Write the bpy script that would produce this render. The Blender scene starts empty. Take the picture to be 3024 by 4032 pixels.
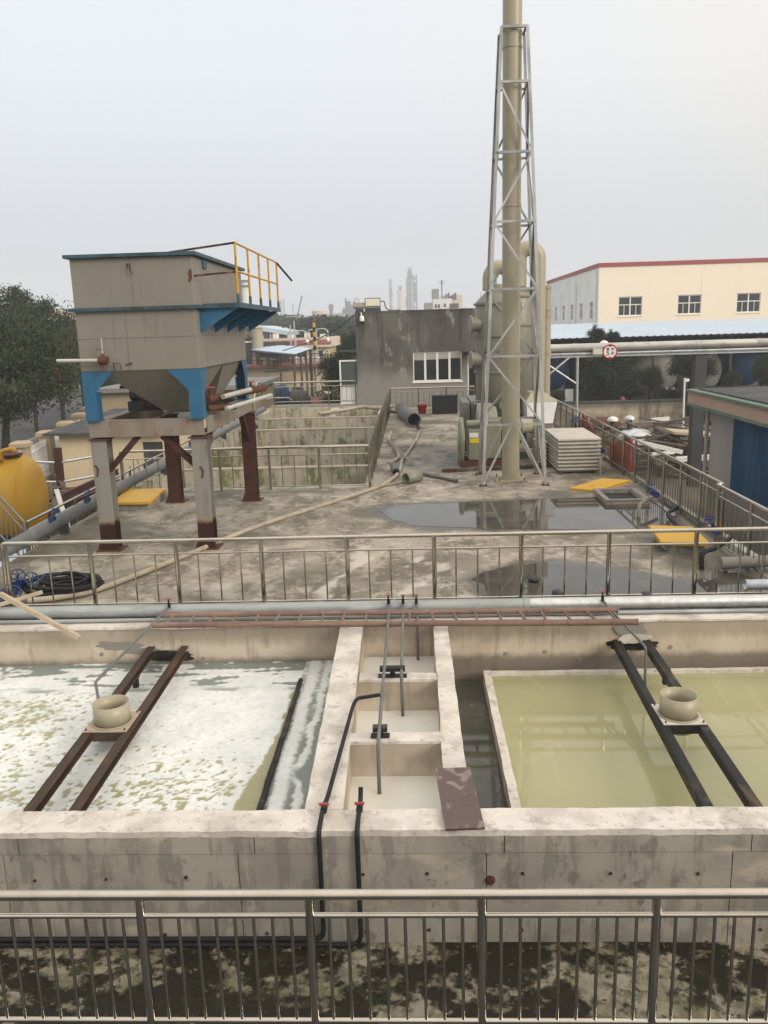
import bpy, math, random
from mathutils import Vector, Matrix, noise
R = math.radians
random.seed(7)
scene = bpy.context.scene
C = scene.collection

# ------------------------------------------------------------------ camera
CAM_H, FPX, PCX, PCY = 4.05, 3260.0, 1512.0, 2016.0      # photograph is 3024 x 4032
PSI, PITCH, ROLL = R(2.3), R(12.5), R(-1.7)
CAM_R = Matrix.Rotation(PSI, 3, 'Z') @ Matrix.Rotation(math.pi/2 - PITCH, 3, 'X') @ Matrix.Rotation(ROLL, 3, 'Z')
cam = bpy.data.cameras.new('camera')
cam.sensor_fit = 'VERTICAL'; cam.sensor_height = 36.0; cam.sensor_width = 27.0
cam.lens = 36.0*FPX/4032.0
cam.clip_start, cam.clip_end = 0.05, 6000
cam_o = bpy.data.objects.new('camera', cam); C.objects.link(cam_o)
cam_o.matrix_world = Matrix.Translation((0, 0, CAM_H)) @ CAM_R.to_4x4()
scene.camera = cam_o

# ------------------------------------------------------------------ sky and sun
SUN_EL, SUN_AZ = R(24), R(126)            # azimuth clockwise from +Y: low sun behind and to the right
world = bpy.data.worlds.new('World'); scene.world = world; world.use_nodes = True
nt = world.node_tree; nt.nodes.clear()
def wn(t, **k):
    n = nt.nodes.new(t)
    for a, b in k.items(): setattr(n, a, b)
    return n
sky = wn('ShaderNodeTexSky', sky_type='NISHITA', sun_disc=False, sun_elevation=SUN_EL, sun_rotation=SUN_AZ)
sky.air_density, sky.dust_density, sky.ozone_density = 1.6, 8.0, 1.0
hsv = wn('ShaderNodeHueSaturation'); hsv.inputs['Saturation'].default_value = 0.35
nt.links.new(sky.outputs[0], hsv.inputs['Color'])
sc_ = wn('ShaderNodeVectorMath', operation='SCALE'); sc_.inputs['Scale'].default_value = 0.07
nt.links.new(hsv.outputs[0], sc_.inputs[0])
tc = wn('ShaderNodeTexCoord')
sep = wn('ShaderNodeSeparateXYZ'); nt.links.new(tc.outputs['Generated'], sep.inputs[0])
ramp = wn('ShaderNodeValToRGB')
nt.links.new(sep.outputs['Z'], ramp.inputs[0])
cr = ramp.color_ramp; cr.interpolation = 'EASE'
cr.elements[0].position = 0.0; cr.elements[0].color = (.50, .56, .65, 1)
cr.elements[1].position = 1.0; cr.elements[1].color = (1.36, 1.39, 1.40, 1)
e = cr.elements.new(0.30); e.color = (.78, .83, .88, 1)
e = cr.elements.new(0.62); e.color = (1.08, 1.11, 1.12, 1)
sd = Vector((math.sin(SUN_AZ), math.cos(SUN_AZ), 0))
dt = wn('ShaderNodeVectorMath', operation='DOT_PRODUCT'); dt.inputs[1].default_value = sd
nt.links.new(tc.outputs['Generated'], dt.inputs[0])
mr = wn('ShaderNodeMapRange', interpolation_type='SMOOTHSTEP')
mr.inputs['From Min'].default_value = -0.72; mr.inputs['From Max'].default_value = 0.05
nt.links.new(dt.outputs['Value'], mr.inputs[0])
warm = wn('ShaderNodeMix', data_type='RGBA', blend_type='MULTIPLY')
warm.inputs[7].default_value = (1.17, 1.035, .915, 1)
nt.links.new(mr.outputs[0], warm.inputs[0]); nt.links.new(ramp.outputs[0], warm.inputs[6])
mx = wn('ShaderNodeMix', data_type='RGBA'); mx.inputs[0].default_value = 0.82
nt.links.new(sc_.outputs[0], mx.inputs[6]); nt.links.new(warm.outputs[2], mx.inputs[7])
bg = wn('ShaderNodeBackground'); bg.inputs[1].default_value = 1.0
nt.links.new(mx.outputs[2], bg.inputs[0])
out = wn('ShaderNodeOutputWorld'); nt.links.new(bg.outputs[0], out.inputs[0])
sun = bpy.data.lights.new('sun', 'SUN'); sun.energy = 2.0; sun.angle = R(22); sun.color = (1.0, .91, .79)
sun_o = bpy.data.objects.new('sun', sun); C.objects.link(sun_o)
sdir = Vector((math.sin(SUN_AZ)*math.cos(SUN_EL), math.cos(SUN_AZ)*math.cos(SUN_EL), math.sin(SUN_EL)))
sun_o.rotation_euler = sdir.to_track_quat('Z', 'Y').to_euler()
scene.view_settings.view_transform = 'Standard'; scene.view_settings.look = 'None'
scene.view_settings.exposure = 0.36; scene.view_settings.gamma = 1.0
scene.view_settings.use_curve_mapping = False
scene.cycles.max_bounces = 6; scene.cycles.diffuse_bounces = 3; scene.cycles.glossy_bounces = 4
scene.cycles.volume_bounces = 1; scene.cycles.use_denoising = True
scene.cycles.caustics_reflective = False; scene.cycles.caustics_refractive = False

# ------------------------------------------------------------------ measuring helpers (photo pixel -> point at a real depth)
CAM_P = Vector((0, 0, CAM_H))
def ray(x, y): return CAM_R @ Vector(((x-PCX)/FPX, -(y-PCY)/FPX, -1.0))
def atY(x, y, Y): d = ray(x, y); return CAM_P + d*(Y/d.y)
def atZ(x, y, z=0.0): d = ray(x, y); return CAM_P + d*((z-CAM_H)/d.z)
def atX(x, y, X): d = ray(x, y); return CAM_P + d*(X/d.x)
G = -2.5                                   # yard level; the roof deck is z = 0

# ------------------------------------------------------------------ materials
def mat(name, base, rough=.6, metal=0.0, layers=(), bump=None, spec=.5, trans=0.0, ior=1.5, alpha=1.0):
    m = bpy.data.materials.new(name); m.use_nodes = True
    t = m.node_tree; N = t.nodes; L = t.links
    b = N['Principled BSDF']
    b.inputs['Metallic'].default_value = metal
    b.inputs['Specular IOR Level'].default_value = spec if (metal > .3 or rough < .5) else min(spec, .22)
    b.inputs['IOR'].default_value = ior
    b.inputs['Transmission Weight'].default_value = trans
    b.inputs['Alpha'].default_value = alpha
    geo = N.new('ShaderNodeNewGeometry')
    def noise_fac(s, det=5, dist=0.0, kind='noise', off=0.0):
        mp = N.new('ShaderNodeMapping'); L.new(geo.outputs['Position'], mp.inputs[0])
        mp.inputs['Scale'].default_value = (s, s, s) if not isinstance(s, tuple) else s
        mp.inputs['Location'].default_value = (off, off*.7, off*.3)
        if kind == 'voronoi':
            n = N.new('ShaderNodeTexVoronoi'); n.inputs['Scale'].default_value = 1; L.new(mp.outputs[0], n.inputs['Vector']); return n.outputs['Distance']
        n = N.new('ShaderNodeTexNoise'); n.inputs['Scale'].default_value = 1
        n.inputs['Detail'].default_value = det; n.inputs['Distortion'].default_value = dist
        n.inputs['Roughness'].default_value = .6
        L.new(mp.outputs[0], n.inputs['Vector']); return n.outputs['Fac']
    col = N.new('ShaderNodeRGB'); col.outputs[0].default_value = (*base, 1); col = col.outputs[0]
    rg = N.new('ShaderNodeValue'); rg.outputs[0].default_value = rough; rg = rg.outputs[0]
    for i, l in enumerate(layers):
        k = l.get('t', 'noise')
        lo, hi, f = l.get('lo', .45), l.get('hi', .6), l.get('f', 1.0)
        if k == 'attr':
            a = N.new('ShaderNodeAttribute'); a.attribute_name = l['a']; src = a.outputs['Fac']
        elif k == 'z':                     # a paint line at a height, with a ragged edge
            sp = N.new('ShaderNodeSeparateXYZ'); L.new(geo.outputs['Position'], sp.inputs[0])
            nz = noise_fac(l.get('s', 6.0), 4)
            ma = N.new('ShaderNodeMath'); ma.operation = 'MULTIPLY_ADD'; ma.inputs[1].default_value = l.get('amp', .2)
            L.new(nz, ma.inputs[0]); L.new(sp.outputs['Z'], ma.inputs[2]); src = ma.outputs[0]
        else:
            src = noise_fac(l.get('s', 2.0), l.get('d', 5), l.get('dist', 0.0), k, l.get('o', i*3.7))
            if 'mul' in l:                 # broken up by a second noise
                s2 = noise_fac(l['mul'], 3, 0, 'noise', 11.3+i)
                mm = N.new('ShaderNodeMath'); mm.operation = 'MULTIPLY_ADD'
                L.new(s2, mm.inputs[0]); mm.inputs[1].default_value = .5
                L.new(src, mm.inputs[2]); 
                m3 = N.new('ShaderNodeMath'); m3.operation = 'SUBTRACT'; L.new(mm.outputs[0], m3.inputs[0]); m3.inputs[1].default_value = .25
                src = m3.outputs[0]
        r_ = N.new('ShaderNodeMapRange'); r_.interpolation_type = 'SMOOTHSTEP'
        r_.inputs['From Min'].default_value = lo; r_.inputs['From Max'].default_value = hi
        if hi < lo:
            r_.inputs['From Min'].default_value = hi; r_.inputs['From Max'].default_value = lo
            r_.inputs['To Min'].default_value = f; r_.inputs['To Max'].default_value = 0
        else:
            r_.inputs['To Min'].default_value = 0; r_.inputs['To Max'].default_value = f
        L.new(src, r_.inputs[0])
        mxn = N.new('ShaderNodeMix'); mxn.data_type = 'RGBA'; mxn.blend_type = l.get('b', 'MIX')
        L.new(r_.outputs[0], mxn.inputs[0]); L.new(col, mxn.inputs[6]); mxn.inputs[7].default_value = (*l['c'], 1)
        col = mxn.outputs[2]
        if 'r' in l:
            mf = N.new('ShaderNodeMix'); L.new(r_.outputs[0], mf.inputs[0]); L.new(rg, mf.inputs[2]); mf.inputs[3].default_value = l['r']
            rg = mf.outputs[0]
    L.new(col, b.inputs['Base Color']); L.new(rg, b.inputs['Roughness'])
    if bump:
        s, st, ds = bump
        bn = N.new('ShaderNodeBump'); bn.inputs['Strength'].default_value = st; bn.inputs['Distance'].default_value = ds
        L.new(noise_fac(s, 6), bn.inputs['Height']); L.new(bn.outputs[0], b.inputs['Normal'])
    return m

STREAK = (7.0, 7.0, .55)
M = {}
M['stainless'] = mat('stainless', (.50, .465, .40), .10, 1.0, [dict(s=3, lo=.4, hi=.7, c=(.40, .36, .29), f=.7), dict(s=40, lo=.62, hi=.75, c=(.2, .16, .12), f=.5, r=.3)])
M['galv'] = mat('galvanised', (.52, .54, .54), .38, .75, [dict(s=9, lo=.4, hi=.65, c=(.66, .68, .68), f=.8), dict(s=2, lo=.5, hi=.75, c=(.3, .3, .29), f=.5)])
M['galv_white'] = mat('tower_steel', (.46, .46, .44), .4, .55, [dict(s=(2, 2, .6), lo=.42, hi=.6, c=(.27, .28, .29), f=.8), dict(s=30, lo=.62, hi=.72, c=(.22, .13, .08), f=.5)])
M['deck'] = mat('deck_concrete', (.325, .292, .238), .82, 0, [
    dict(s=.55, lo=.42, hi=.62, c=(.19, .17, .135), f=.85), dict(s=(1.6, .5, 1), lo=.46, hi=.62, c=(.11, .094, .07), f=.75, mul=7.0),
    dict(s=2.6, lo=.52, hi=.68, c=(.45, .41, .345), f=.75, mul=14.0), dict(s=35, lo=.6, hi=.75, c=(.14, .12, .1), f=.45),
    dict(t='attr', a='dirt', lo=0.1, hi=1.0, c=(.115, .108, .075), f=.85),
    dict(t='attr', a='scuff', lo=0.1, hi=1.0, c=(.56, .53, .47), f=.8),
    dict(t='attr', a='damp', lo=0.0, hi=1.0, c=(.075, .068, .058), f=.92, r=.16)], bump=(22, .35, .012))
M['wall'] = mat('basin_concrete', (.335, .308, .265), .85, 0, [
    dict(s=1.3, lo=.4, hi=.62, c=(.24, .22, .188), f=.85), dict(s=(9, 9, 1.4), lo=.50, hi=.62, c=(.165, .150, .128), f=.58, mul=3.0), dict(s=(4, 4, 5), lo=.60, hi=.70, c=(.14, .125, .105), f=.55, mul=12.0),
    dict(s=(1.2, 1.2, 3.0), lo=.56, hi=.70, c=(.50, .43, .34), f=.6), dict(s=26, lo=.66, hi=.74, c=(.1, .085, .07), f=.7),
    dict(s=(5, 5, 1.2), lo=.66, hi=.74, c=(.10, .09, .075), f=.7, mul=9.0)], bump=(30, .3, .008))
M['wall_in'] = mat('basin_inner_concrete', (.53, .46, .375), .85, 0, [
    dict(s=1.1, lo=.4, hi=.65, c=(.42, .355, .275), f=.8), dict(s=STREAK, lo=.55, hi=.72, c=(.26, .20, .14), f=.6, mul=2.0),
    dict(s=28, lo=.66, hi=.74, c=(.12, .1, .08), f=.7), dict(s=(3.0, 3, .8), lo=.68, hi=.78, c=(.20, .15, .1), f=.6),
    dict(t='z', lo=-.36, hi=-.50, s=5.0, amp=.14, c=(.10, .085, .07), f=.75), dict(t='z', lo=-.20, hi=-.02, s=(7.0, 7.0, 1.0), amp=.30, c=(.24, .195, .15), f=.55)], bump=(30, .3, .008))
M['coping'] = mat('coping_cement', (.60, .56, .51), .88, 0, [
    dict(s=2.2, lo=.42, hi=.62, c=(.44, .40, .355), f=.85), dict(s=(5, 5, 5), lo=.56, hi=.68, c=(.33, .30, .265), f=.6, mul=18.0), dict(s=9, lo=.58, hi=.72, c=(.24, .205, .175), f=.55, mul=30.0),
    dict(s=34, lo=.64, hi=.73, c=(.15, .13, .11), f=.7), dict(s=(.9, .9, .9), lo=.58, hi=.7, c=(.38, .33, .30), f=.6)], bump=(25, .4, .01))
M['tankwall'] = mat('mossy_concrete', (.43, .39, .31), .9, 0, [
    dict(s=STREAK, lo=.44, hi=.66, c=(.28, .25, .19), f=.8, mul=2.0), dict(s=(2.2, 2.2, .6), lo=.50, hi=.64, c=(.125, .15, .045), f=.85, mul=4.0),
    dict(s=(3.5, 3.5, .5), lo=.60, hi=.72, c=(.075, .07, .045), f=.8), dict(s=20, lo=.64, hi=.74, c=(.1, .09, .07), f=.6)], bump=(18, .4, .012))
M['moss_floor'] = mat('mossy_floor', (.30, .27, .205), .85, 0, [
    dict(s=3.2, lo=.40, hi=.6, c=(.16, .147, .10), f=.9), dict(s=11, lo=.48, hi=.64, c=(.10, .105, .05), f=.75), dict(s=(.9, 1.5, 1), lo=.41, hi=.51, c=(.013, .012, .007), f=.97, mul=7.0, d=10, r=.45, dist=.6),
    dict(s=(4, 5, 1), lo=.56, hi=.66, c=(.030, .030, .012), f=.9, mul=22.0)], bump=(24, .5, .02))
M['cement_grey'] = mat('grey_render', (.085, .081, .074), .9, 0, [
    dict(s=(.5, .5, .35), lo=.42, hi=.62, c=(.14, .134, .123), f=.8), dict(s=(2.0, 2, .25), lo=.5, hi=.68, c=(.052, .05, .046), f=.8),
    dict(s=(1.2, 1.2, .35), lo=.60, hi=.74, c=(.30, .285, .26), f=.75, mul=3.0), dict(t='z', lo=3.1, hi=1.6, s=1.2, amp=1.1, c=(.27, .255, .232), f=.75),
    dict(s=9, lo=.6, hi=.75, c=(.07, .066, .06), f=.5)], bump=(10, .3, .02))
M['paint_grey'] = mat('tank_paint', (.225, .208, .178), .5, 0, [
    dict(s=.8, lo=.4, hi=.7, c=(.20, .184, .156), f=.8), dict(s=(7, 7, .25), lo=.56, hi=.72, c=(.13, .112, .088), f=.6), dict(s=(3, 3, 1), lo=.66, hi=.76, c=(.16, .09, .05), f=.6), dict(s=14, lo=.62, hi=.74, c=(.27, .25, .215), f=.4), dict(s=(13, 13, .5), lo=.60, hi=.72, c=(.14, .095, .065), f=.32, mul=2.0)])
M['paint_blue'] = mat('blue_paint', (.017, .105, .205), .45, 0, [dict(s=2.5, lo=.45, hi=.7, c=(.028, .125, .225), f=.7), dict(s=14, lo=.64, hi=.74, c=(.10, .085, .075), f=.7)])
M['lid_blue'] = mat('weathered_blue', (.045, .095, .125), .5, 0, [dict(s=3, lo=.45, hi=.65, c=(.035, .05, .055), f=.9), dict(s=9, lo=.62, hi=.72, c=(.12, .07, .04), f=.7)])
M['rust'] = mat('rust', (.10, .045, .027), .85, 0, [dict(s=5, lo=.45, hi=.65, c=(.075, .03, .02), f=.9), dict(s=14, lo=.55, hi=.7, c=(.18, .085, .045), f=.7)], bump=(40, .3, .005))
M['primer'] = mat('red_primer', (.062, .023, .017), .75, 0, [dict(s=4, lo=.45, hi=.65, c=(.035, .016, .013), f=.8), dict(s=16, lo=.6, hi=.7, c=(.13, .06, .035), f=.6)])
M['column'] = mat('column_steel', (.235, .225, .205), .55, .1, [
    dict(s=(3, 3, .5), lo=.45, hi=.7, c=(.17, .152, .132), f=.8), dict(s=(6, 6, 1), lo=.58, hi=.72, c=(.15, .072, .036), f=.8),
    dict(t='z', lo=.74, hi=.62, s=7.0, amp=.1, c=(.27, .21, .135), f=.8), dict(t='z', lo=.66, hi=.55, s=9.0, amp=.10, c=(.036, .014, .011), f=1.0)])
M['beam'] = mat('beam_steel', (.235, .21, .18), .6, .1, [dict(s=(2.5, 2.5, 1.5), lo=.44, hi=.62, c=(.21, .16, .115), f=.85), dict(s=(7, 7, 3), lo=.56, hi=.7, c=(.23, .11, .05), f=.8), dict(s=2, lo=.6, hi=.7, c=(.31, .295, .275), f=.6)])
M['yellow'] = mat('yellow_paint', (.54, .315, .035), .5, 0, [dict(s=2, lo=.45, hi=.7, c=(.55, .32, .05), f=.7), dict(s=11, lo=.62, hi=.72, c=(.25, .13, .04), f=.6), dict(s=3, lo=.70, hi=.78, c=(.12, .07, .04), f=.8)])
M['yellow_rail'] = mat('yellow_rail_paint', (.55, .30, .03), .5, 0, [dict(s=(14, 14, 5), lo=.60, hi=.66, c=(.05, .045, .05), f=.9), dict(s=(9, 9, 3), lo=.64, hi=.70, c=(.10, .14, .19), f=.8)])
M['black_rail'] = mat('dark_rail_paint', (.035, .025, .022), .6, 0, [dict(s=5, lo=.5, hi=.6, c=(.22, .10, .03), f=.8)])
M['frp'] = mat('beige_fibreglass', (.33, .295, .21), .42, 0, [dict(s=.9, lo=.4, hi=.7, c=(.33, .30, .215), f=.8), dict(s=(8, 8, .4), lo=.6, hi=.76, c=(.26, .235, .17), f=.6)])
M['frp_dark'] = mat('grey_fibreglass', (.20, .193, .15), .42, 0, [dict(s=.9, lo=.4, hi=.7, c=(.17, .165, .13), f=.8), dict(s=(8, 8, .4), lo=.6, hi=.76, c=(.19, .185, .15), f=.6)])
M['green_grey'] = mat('fan_green', (.20, .21, .145), .45, 0, [dict(s=3, lo=.45, hi=.7, c=(.165, .172, .12), f=.8), dict(s=12, lo=.64, hi=.74, c=(.12, .10, .07), f=.6)])
M['grey_box'] = mat('grey_enamel', (.17, .165, .15), .4, .2, [dict(s=2, lo=.45, hi=.7, c=(.14, .135, .125), f=.8)])
M['pale_sheet'] = mat('pale_sheet', (.70, .71, .72), .4, 0, [dict(s=3, lo=.5, hi=.7, c=(.60, .61, .62), f=.7)])
M['white'] = mat('white_paint', (.74, .74, .71), .5, 0, [dict(s=4, lo=.5, hi=.7, c=(.62, .61, .57), f=.6)])
M['cream'] = mat('cream_render', (.66, .55, .37), .85, 0, [dict(s=.7, lo=.45, hi=.7, c=(.60, .50, .33), f=.8), dict(s=(3, 3, .3), lo=.6, hi=.75, c=(.46, .38, .25), f=.5)])
M['cream_wall'] = mat('cream_cladding', (.88, .79, .64), .8, 0, [dict(s=.12, lo=.4, hi=.7, c=(.85, .76, .61), f=.8), dict(s=(1.2, 1.2, .12), lo=.6, hi=.75, c=(.72, .64, .51), f=.5)])
M['pale_wall'] = mat('pale_cladding', (.80, .815, .81), .8, 0, [dict(s=.3, lo=.4, hi=.7, c=(.70, .715, .71), f=.8)])
M['red_trim'] = mat('red_trim', (.34, .085, .08), .6, 0, [dict(s=.4, lo=.45, hi=.7, c=(.36, .07, .06), f=.7)])
M['brick_red'] = mat('dusty_red', (.26, .105, .09), .7, 0, [dict(s=.6, lo=.45, hi=.7, c=(.33, .16, .135), f=.7)])
M['tan_post'] = mat('tan_pillar', (.38, .31, .205), .85, 0, [dict(s=1.5, lo=.45, hi=.7, c=(.36, .29, .19), f=.8)])
M['roof_dark'] = mat('dark_roof', (.055, .057, .058), .8, 0, [dict(s=1.2, lo=.45, hi=.7, c=(.10, .10, .098), f=.8)])
M['roof_blue'] = mat('blue_roof_sheet', (.44, .53, .62), .45, 0, [dict(s=.4, lo=.45, hi=.7, c=(.40, .48, .56), f=.8)])
M['glass'] = mat('window_glass', (.018, .022, .022), .06, 0, [dict(s=.8, lo=.45, hi=.7, c=(.03, .036, .036), f=.8)], spec=.6)
M['blind'] = mat('window_blind', (.34, .33, .30), .8)
M['clear_glass'] = mat('door_glass', (.10, .13, .12), .05, 0, spec=.6, alpha=.55)
M['black'] = mat('black_plastic', (.011, .011, .012), .6, 0, [dict(s=8, lo=.5, hi=.7, c=(.03, .03, .03), f=.7)])
M['black_pipe'] = mat('black_pipe', (.012, .014, .015), .55, 0, [dict(s=8, lo=.5, hi=.7, c=(.022, .024, .025), f=.7)])
M['hose_tan'] = mat('tan_hose', (.34, .295, .225), .75, 0, [dict(s=4, lo=.45, hi=.65, c=(.24, .205, .155), f=.8), dict(s=1.1, lo=.5, hi=.62, c=(.42, .38, .31), f=.7)])
M['grey_pvc'] = mat('grey_pvc', (.12, .128, .128), .6, 0, [dict(s=3, lo=.45, hi=.7, c=(.17, .18, .178), f=.8), dict(s=20, lo=.62, hi=.74, c=(.11, .11, .105), f=.5)])
M['main_pipe'] = mat('main_pipe_paint', (.29, .315, .315), .42, .1, [dict(s=(2, 8, 8), lo=.45, hi=.65, c=(.22, .24, .24), f=.8), dict(s=(1.3, 6, 6), lo=.56, hi=.68, c=(.42, .435, .43), f=.7), dict(s=25, lo=.66, hi=.75, c=(.16, .12, .09), f=.6)])
M['khaki_pipe'] = mat('khaki_pipe', (.225, .205, .15), .6, 0, [dict(s=4, lo=.45, hi=.7, c=(.17, .15, .11), f=.8)])
M['red_valve'] = mat('red_handle', (.30, .045, .04), .45)
M['blue_valve'] = mat('blue_cast', (.012, .032, .12), .4, 0, [dict(s=20, lo=.55, hi=.7, c=(.02, .03, .07), f=.8)])
M['bamboo'] = mat('bamboo', (.165, .105, .082), .65, 0, [dict(s=(1.0, 9, 9), lo=.45, hi=.65, c=(.235, .165, .13), f=.8), dict(s=(2, 14, 14), lo=.6, hi=.72, c=(.12, .075, .055), f=.7)])
M['bamboo_end'] = mat('bamboo_cut', (.50, .40, .27), .8)
M['timber'] = mat('pale_timber', (.42, .35, .26), .8, 0, [dict(s=(3, 12, 12), lo=.45, hi=.65, c=(.33, .27, .2), f=.8)])
M['plywood'] = mat('brown_film_board', (.085, .050, .042), .38, 0, [dict(s=(5, 2, 3), lo=.53, hi=.58, c=(.23, .17, .15), f=.8, dist=1.6), dict(s=3, lo=.5, hi=.7, c=(.055, .032, .028), f=.7)])
M['channel'] = mat('black_channel', (.020, .020, .019), .6, .1, [dict(s=(5, 1.2, 5), lo=.52, hi=.66, c=(.11, .07, .045), f=.8), dict(s=2, lo=.55, hi=.7, c=(.10, .10, .098), f=.7)])
M['channel_rust'] = mat('rusty_channel', (.055, .036, .025), .65, .15, [dict(s=(5, 1.2, 5), lo=.46, hi=.62, c=(.10, .055, .032), f=.85), dict(s=2, lo=.5, hi=.66, c=(.05, .048, .042), f=.8)])
M['asphalt'] = mat('asphalt', (.065, .067, .07), .9, 0, [dict(s=.25, lo=.42, hi=.62, c=(.095, .097, .10), f=.8), dict(s=(.2, 1.2, 1), lo=.55, hi=.66, c=(.05, .05, .052), f=.6)])
M['dirt'] = mat('yard_ground', (.105, .095, .078), .95, 0, [dict(s=.2, lo=.42, hi=.62, c=(.15, .138, .115), f=.8), dict(s=1.3, lo=.5, hi=.64, c=(.09, .085, .06), f=.7)])
M['verge'] = mat('verge', (.19, .175, .14), .95, 0, [dict(s=.5, lo=.45, hi=.6, c=(.11, .12, .065), f=.8)])
M['old_wall'] = mat('stained_boundary', (.42, .36, .27), .9, 0, [dict(s=.6, lo=.42, hi=.62, c=(.22, .19, .14), f=.8), dict(s=(1.6, 1.6, .3), lo=.48, hi=.66, c=(.09, .08, .062), f=.85), dict(t='z', lo=-1.5, hi=-1.0, s=.9, amp=.5, c=(.085, .08, .07), f=.7)])
M['dark_steel'] = mat('dark_grey_steel', (.058, .062, .066), .6, .1, [dict(s=.8, lo=.45, hi=.7, c=(.075, .08, .084), f=.8)])
M['white_pipe'] = mat('aluminium_lagging', (.50, .49, .45), .45, .3, [dict(s=(.8, 3, 3), lo=.45, hi=.65, c=(.38, .375, .35), f=.8), dict(s=2, lo=.55, hi=.70, c=(.26, .245, .215), f=.7)])
M['green_trim'] = mat('green_trim', (.12, .165, .13), .7, 0, [dict(s=1, lo=.45, hi=.7, c=(.16, .20, .165), f=.8)])
M['pink_fascia'] = mat('pink_fascia', (.42, .30, .235), .8, 0, [dict(s=.8, lo=.45, hi=.7, c=(.36, .26, .205), f=.8)])
M['sheet_grey'] = mat('grey_sheet_wall', (.40, .40, .38), .5, .1, [dict(s=(.6, .6, .2), lo=.45, hi=.7, c=(.33, .33, .315), f=.8)])
M['sheet_blue'] = mat('blue_sheet_door', (.022, .072, .155), .5, 0, [dict(s=(1.5, 1.5, .25), lo=.45, hi=.65, c=(.05, .115, .20), f=.8), dict(s=(4, 4, .6), lo=.6, hi=.7, c=(.09, .11, .13), f=.7)])
M['tank_blue'] = mat('storage_tank_blue', (.008, .038, .10), .5)
M['tank_silver'] = mat('storage_tank_silver', (.27, .258, .235), .45, .2, [dict(s=.7, lo=.45, hi=.7, c=(.21, .20, .18), f=.8)])
M['scrap'] = mat('scrap', (.10, .078, .062), .85, 0, [dict(s=3, lo=.45, hi=.6, c=(.075, .05, .04), f=.9), dict(s=6, lo=.58, hi=.68, c=(.28, .25, .21), f=.7)])
M['bark'] = mat('bark', (.035, .028, .022), .95, 0, [dict(s=(8, 8, 2), lo=.45, hi=.65, c=(.03, .024, .02), f=.8)])
M['leaf'] = mat('leaf_green', (.026, .038, .013), .65, 0, [dict(s=.45, lo=.42, hi=.62, c=(.046, .058, .020), f=.85), dict(s=2.5, lo=.5, hi=.65, c=(.020, .030, .010), f=.8)])
M['leaf_dark'] = mat('leaf_dark', (.017, .029, .012), .6, 0, [dict(s=.5, lo=.42, hi=.62, c=(.032, .044, .017), f=.85), dict(s=2.5, lo=.5, hi=.65, c=(.016, .025, .011), f=.8)])
M['leaf_far'] = mat('leaf_far', (.020, .031, .020), .9, 0, [dict(s=.12, lo=.42, hi=.62, c=(.030, .040, .024), f=.85)])
M['far_grey'] = mat('far_concrete', (.20, .20, .20), .9, 0, [dict(s=.03, lo=.45, hi=.65, c=(.28, .275, .27), f=.8)])
M['far_dark'] = mat('far_steelwork', (.06, .07, .09), .9)
M['far_cream'] = mat('far_cream', (.58, .50, .40), .9)
M['far_white'] = mat('far_white', (.62, .62, .60), .9)
M['far_blue'] = mat('far_blue_dome', (.10, .30, .40), .8)
M['lamp_yellow'] = mat('lamp_face', (.62, .60, .46), .4)
M['red_plastic'] = mat('red_board', (.40, .03, .02), .55, 0, [dict(s=2, lo=.5, hi=.7, c=(.30, .03, .02), f=.7)])
M['sign_red'] = mat('sign_red', (.50, .02, .03), .5)
M['sign_black'] = mat('sign_black', (.02, .02, .02), .6)
M['sticker_yellow'] = mat('sticker_yellow', (.62, .50, .02), .5)
M['water_olive'] = mat('olive_water', (.335, .325, .18), .03, 0, [dict(s=.5, lo=.4, hi=.65, c=(.30, .295, .17), f=.8), dict(s=(2.2, .8, 1), lo=.56, hi=.7, c=(.39, .38, .23), f=.5, dist=.8)], spec=.5, ior=1.33, bump=(3.0, .05, .01))
M['water_dark'] = mat('dark_channel_water', (.075, .075, .062), .03, 0, [dict(s=1.2, lo=.45, hi=.62, c=(.11, .105, .08), f=.8), dict(s=5, lo=.62, hi=.70, c=(.24, .23, .2), f=.5)], ior=1.33)
M['water_milk'] = mat('milky_water', (.68, .67, .60), .06, 0, [dict(s=1.4, lo=.42, hi=.62, c=(.72, .72, .67), f=.8)], ior=1.33)
M['puddle'] = mat('puddle_water', (.05, .046, .04), .03, 0, [dict(s=1.6, lo=.46, hi=.66, c=(.095, .085, .07), f=.7)], ior=1.34)
M['litter'] = mat('dead_leaf', (.13, .085, .045), .8, 0, [dict(s=20, lo=.4, hi=.6, c=(.05, .035, .02), f=.9)])

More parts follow.
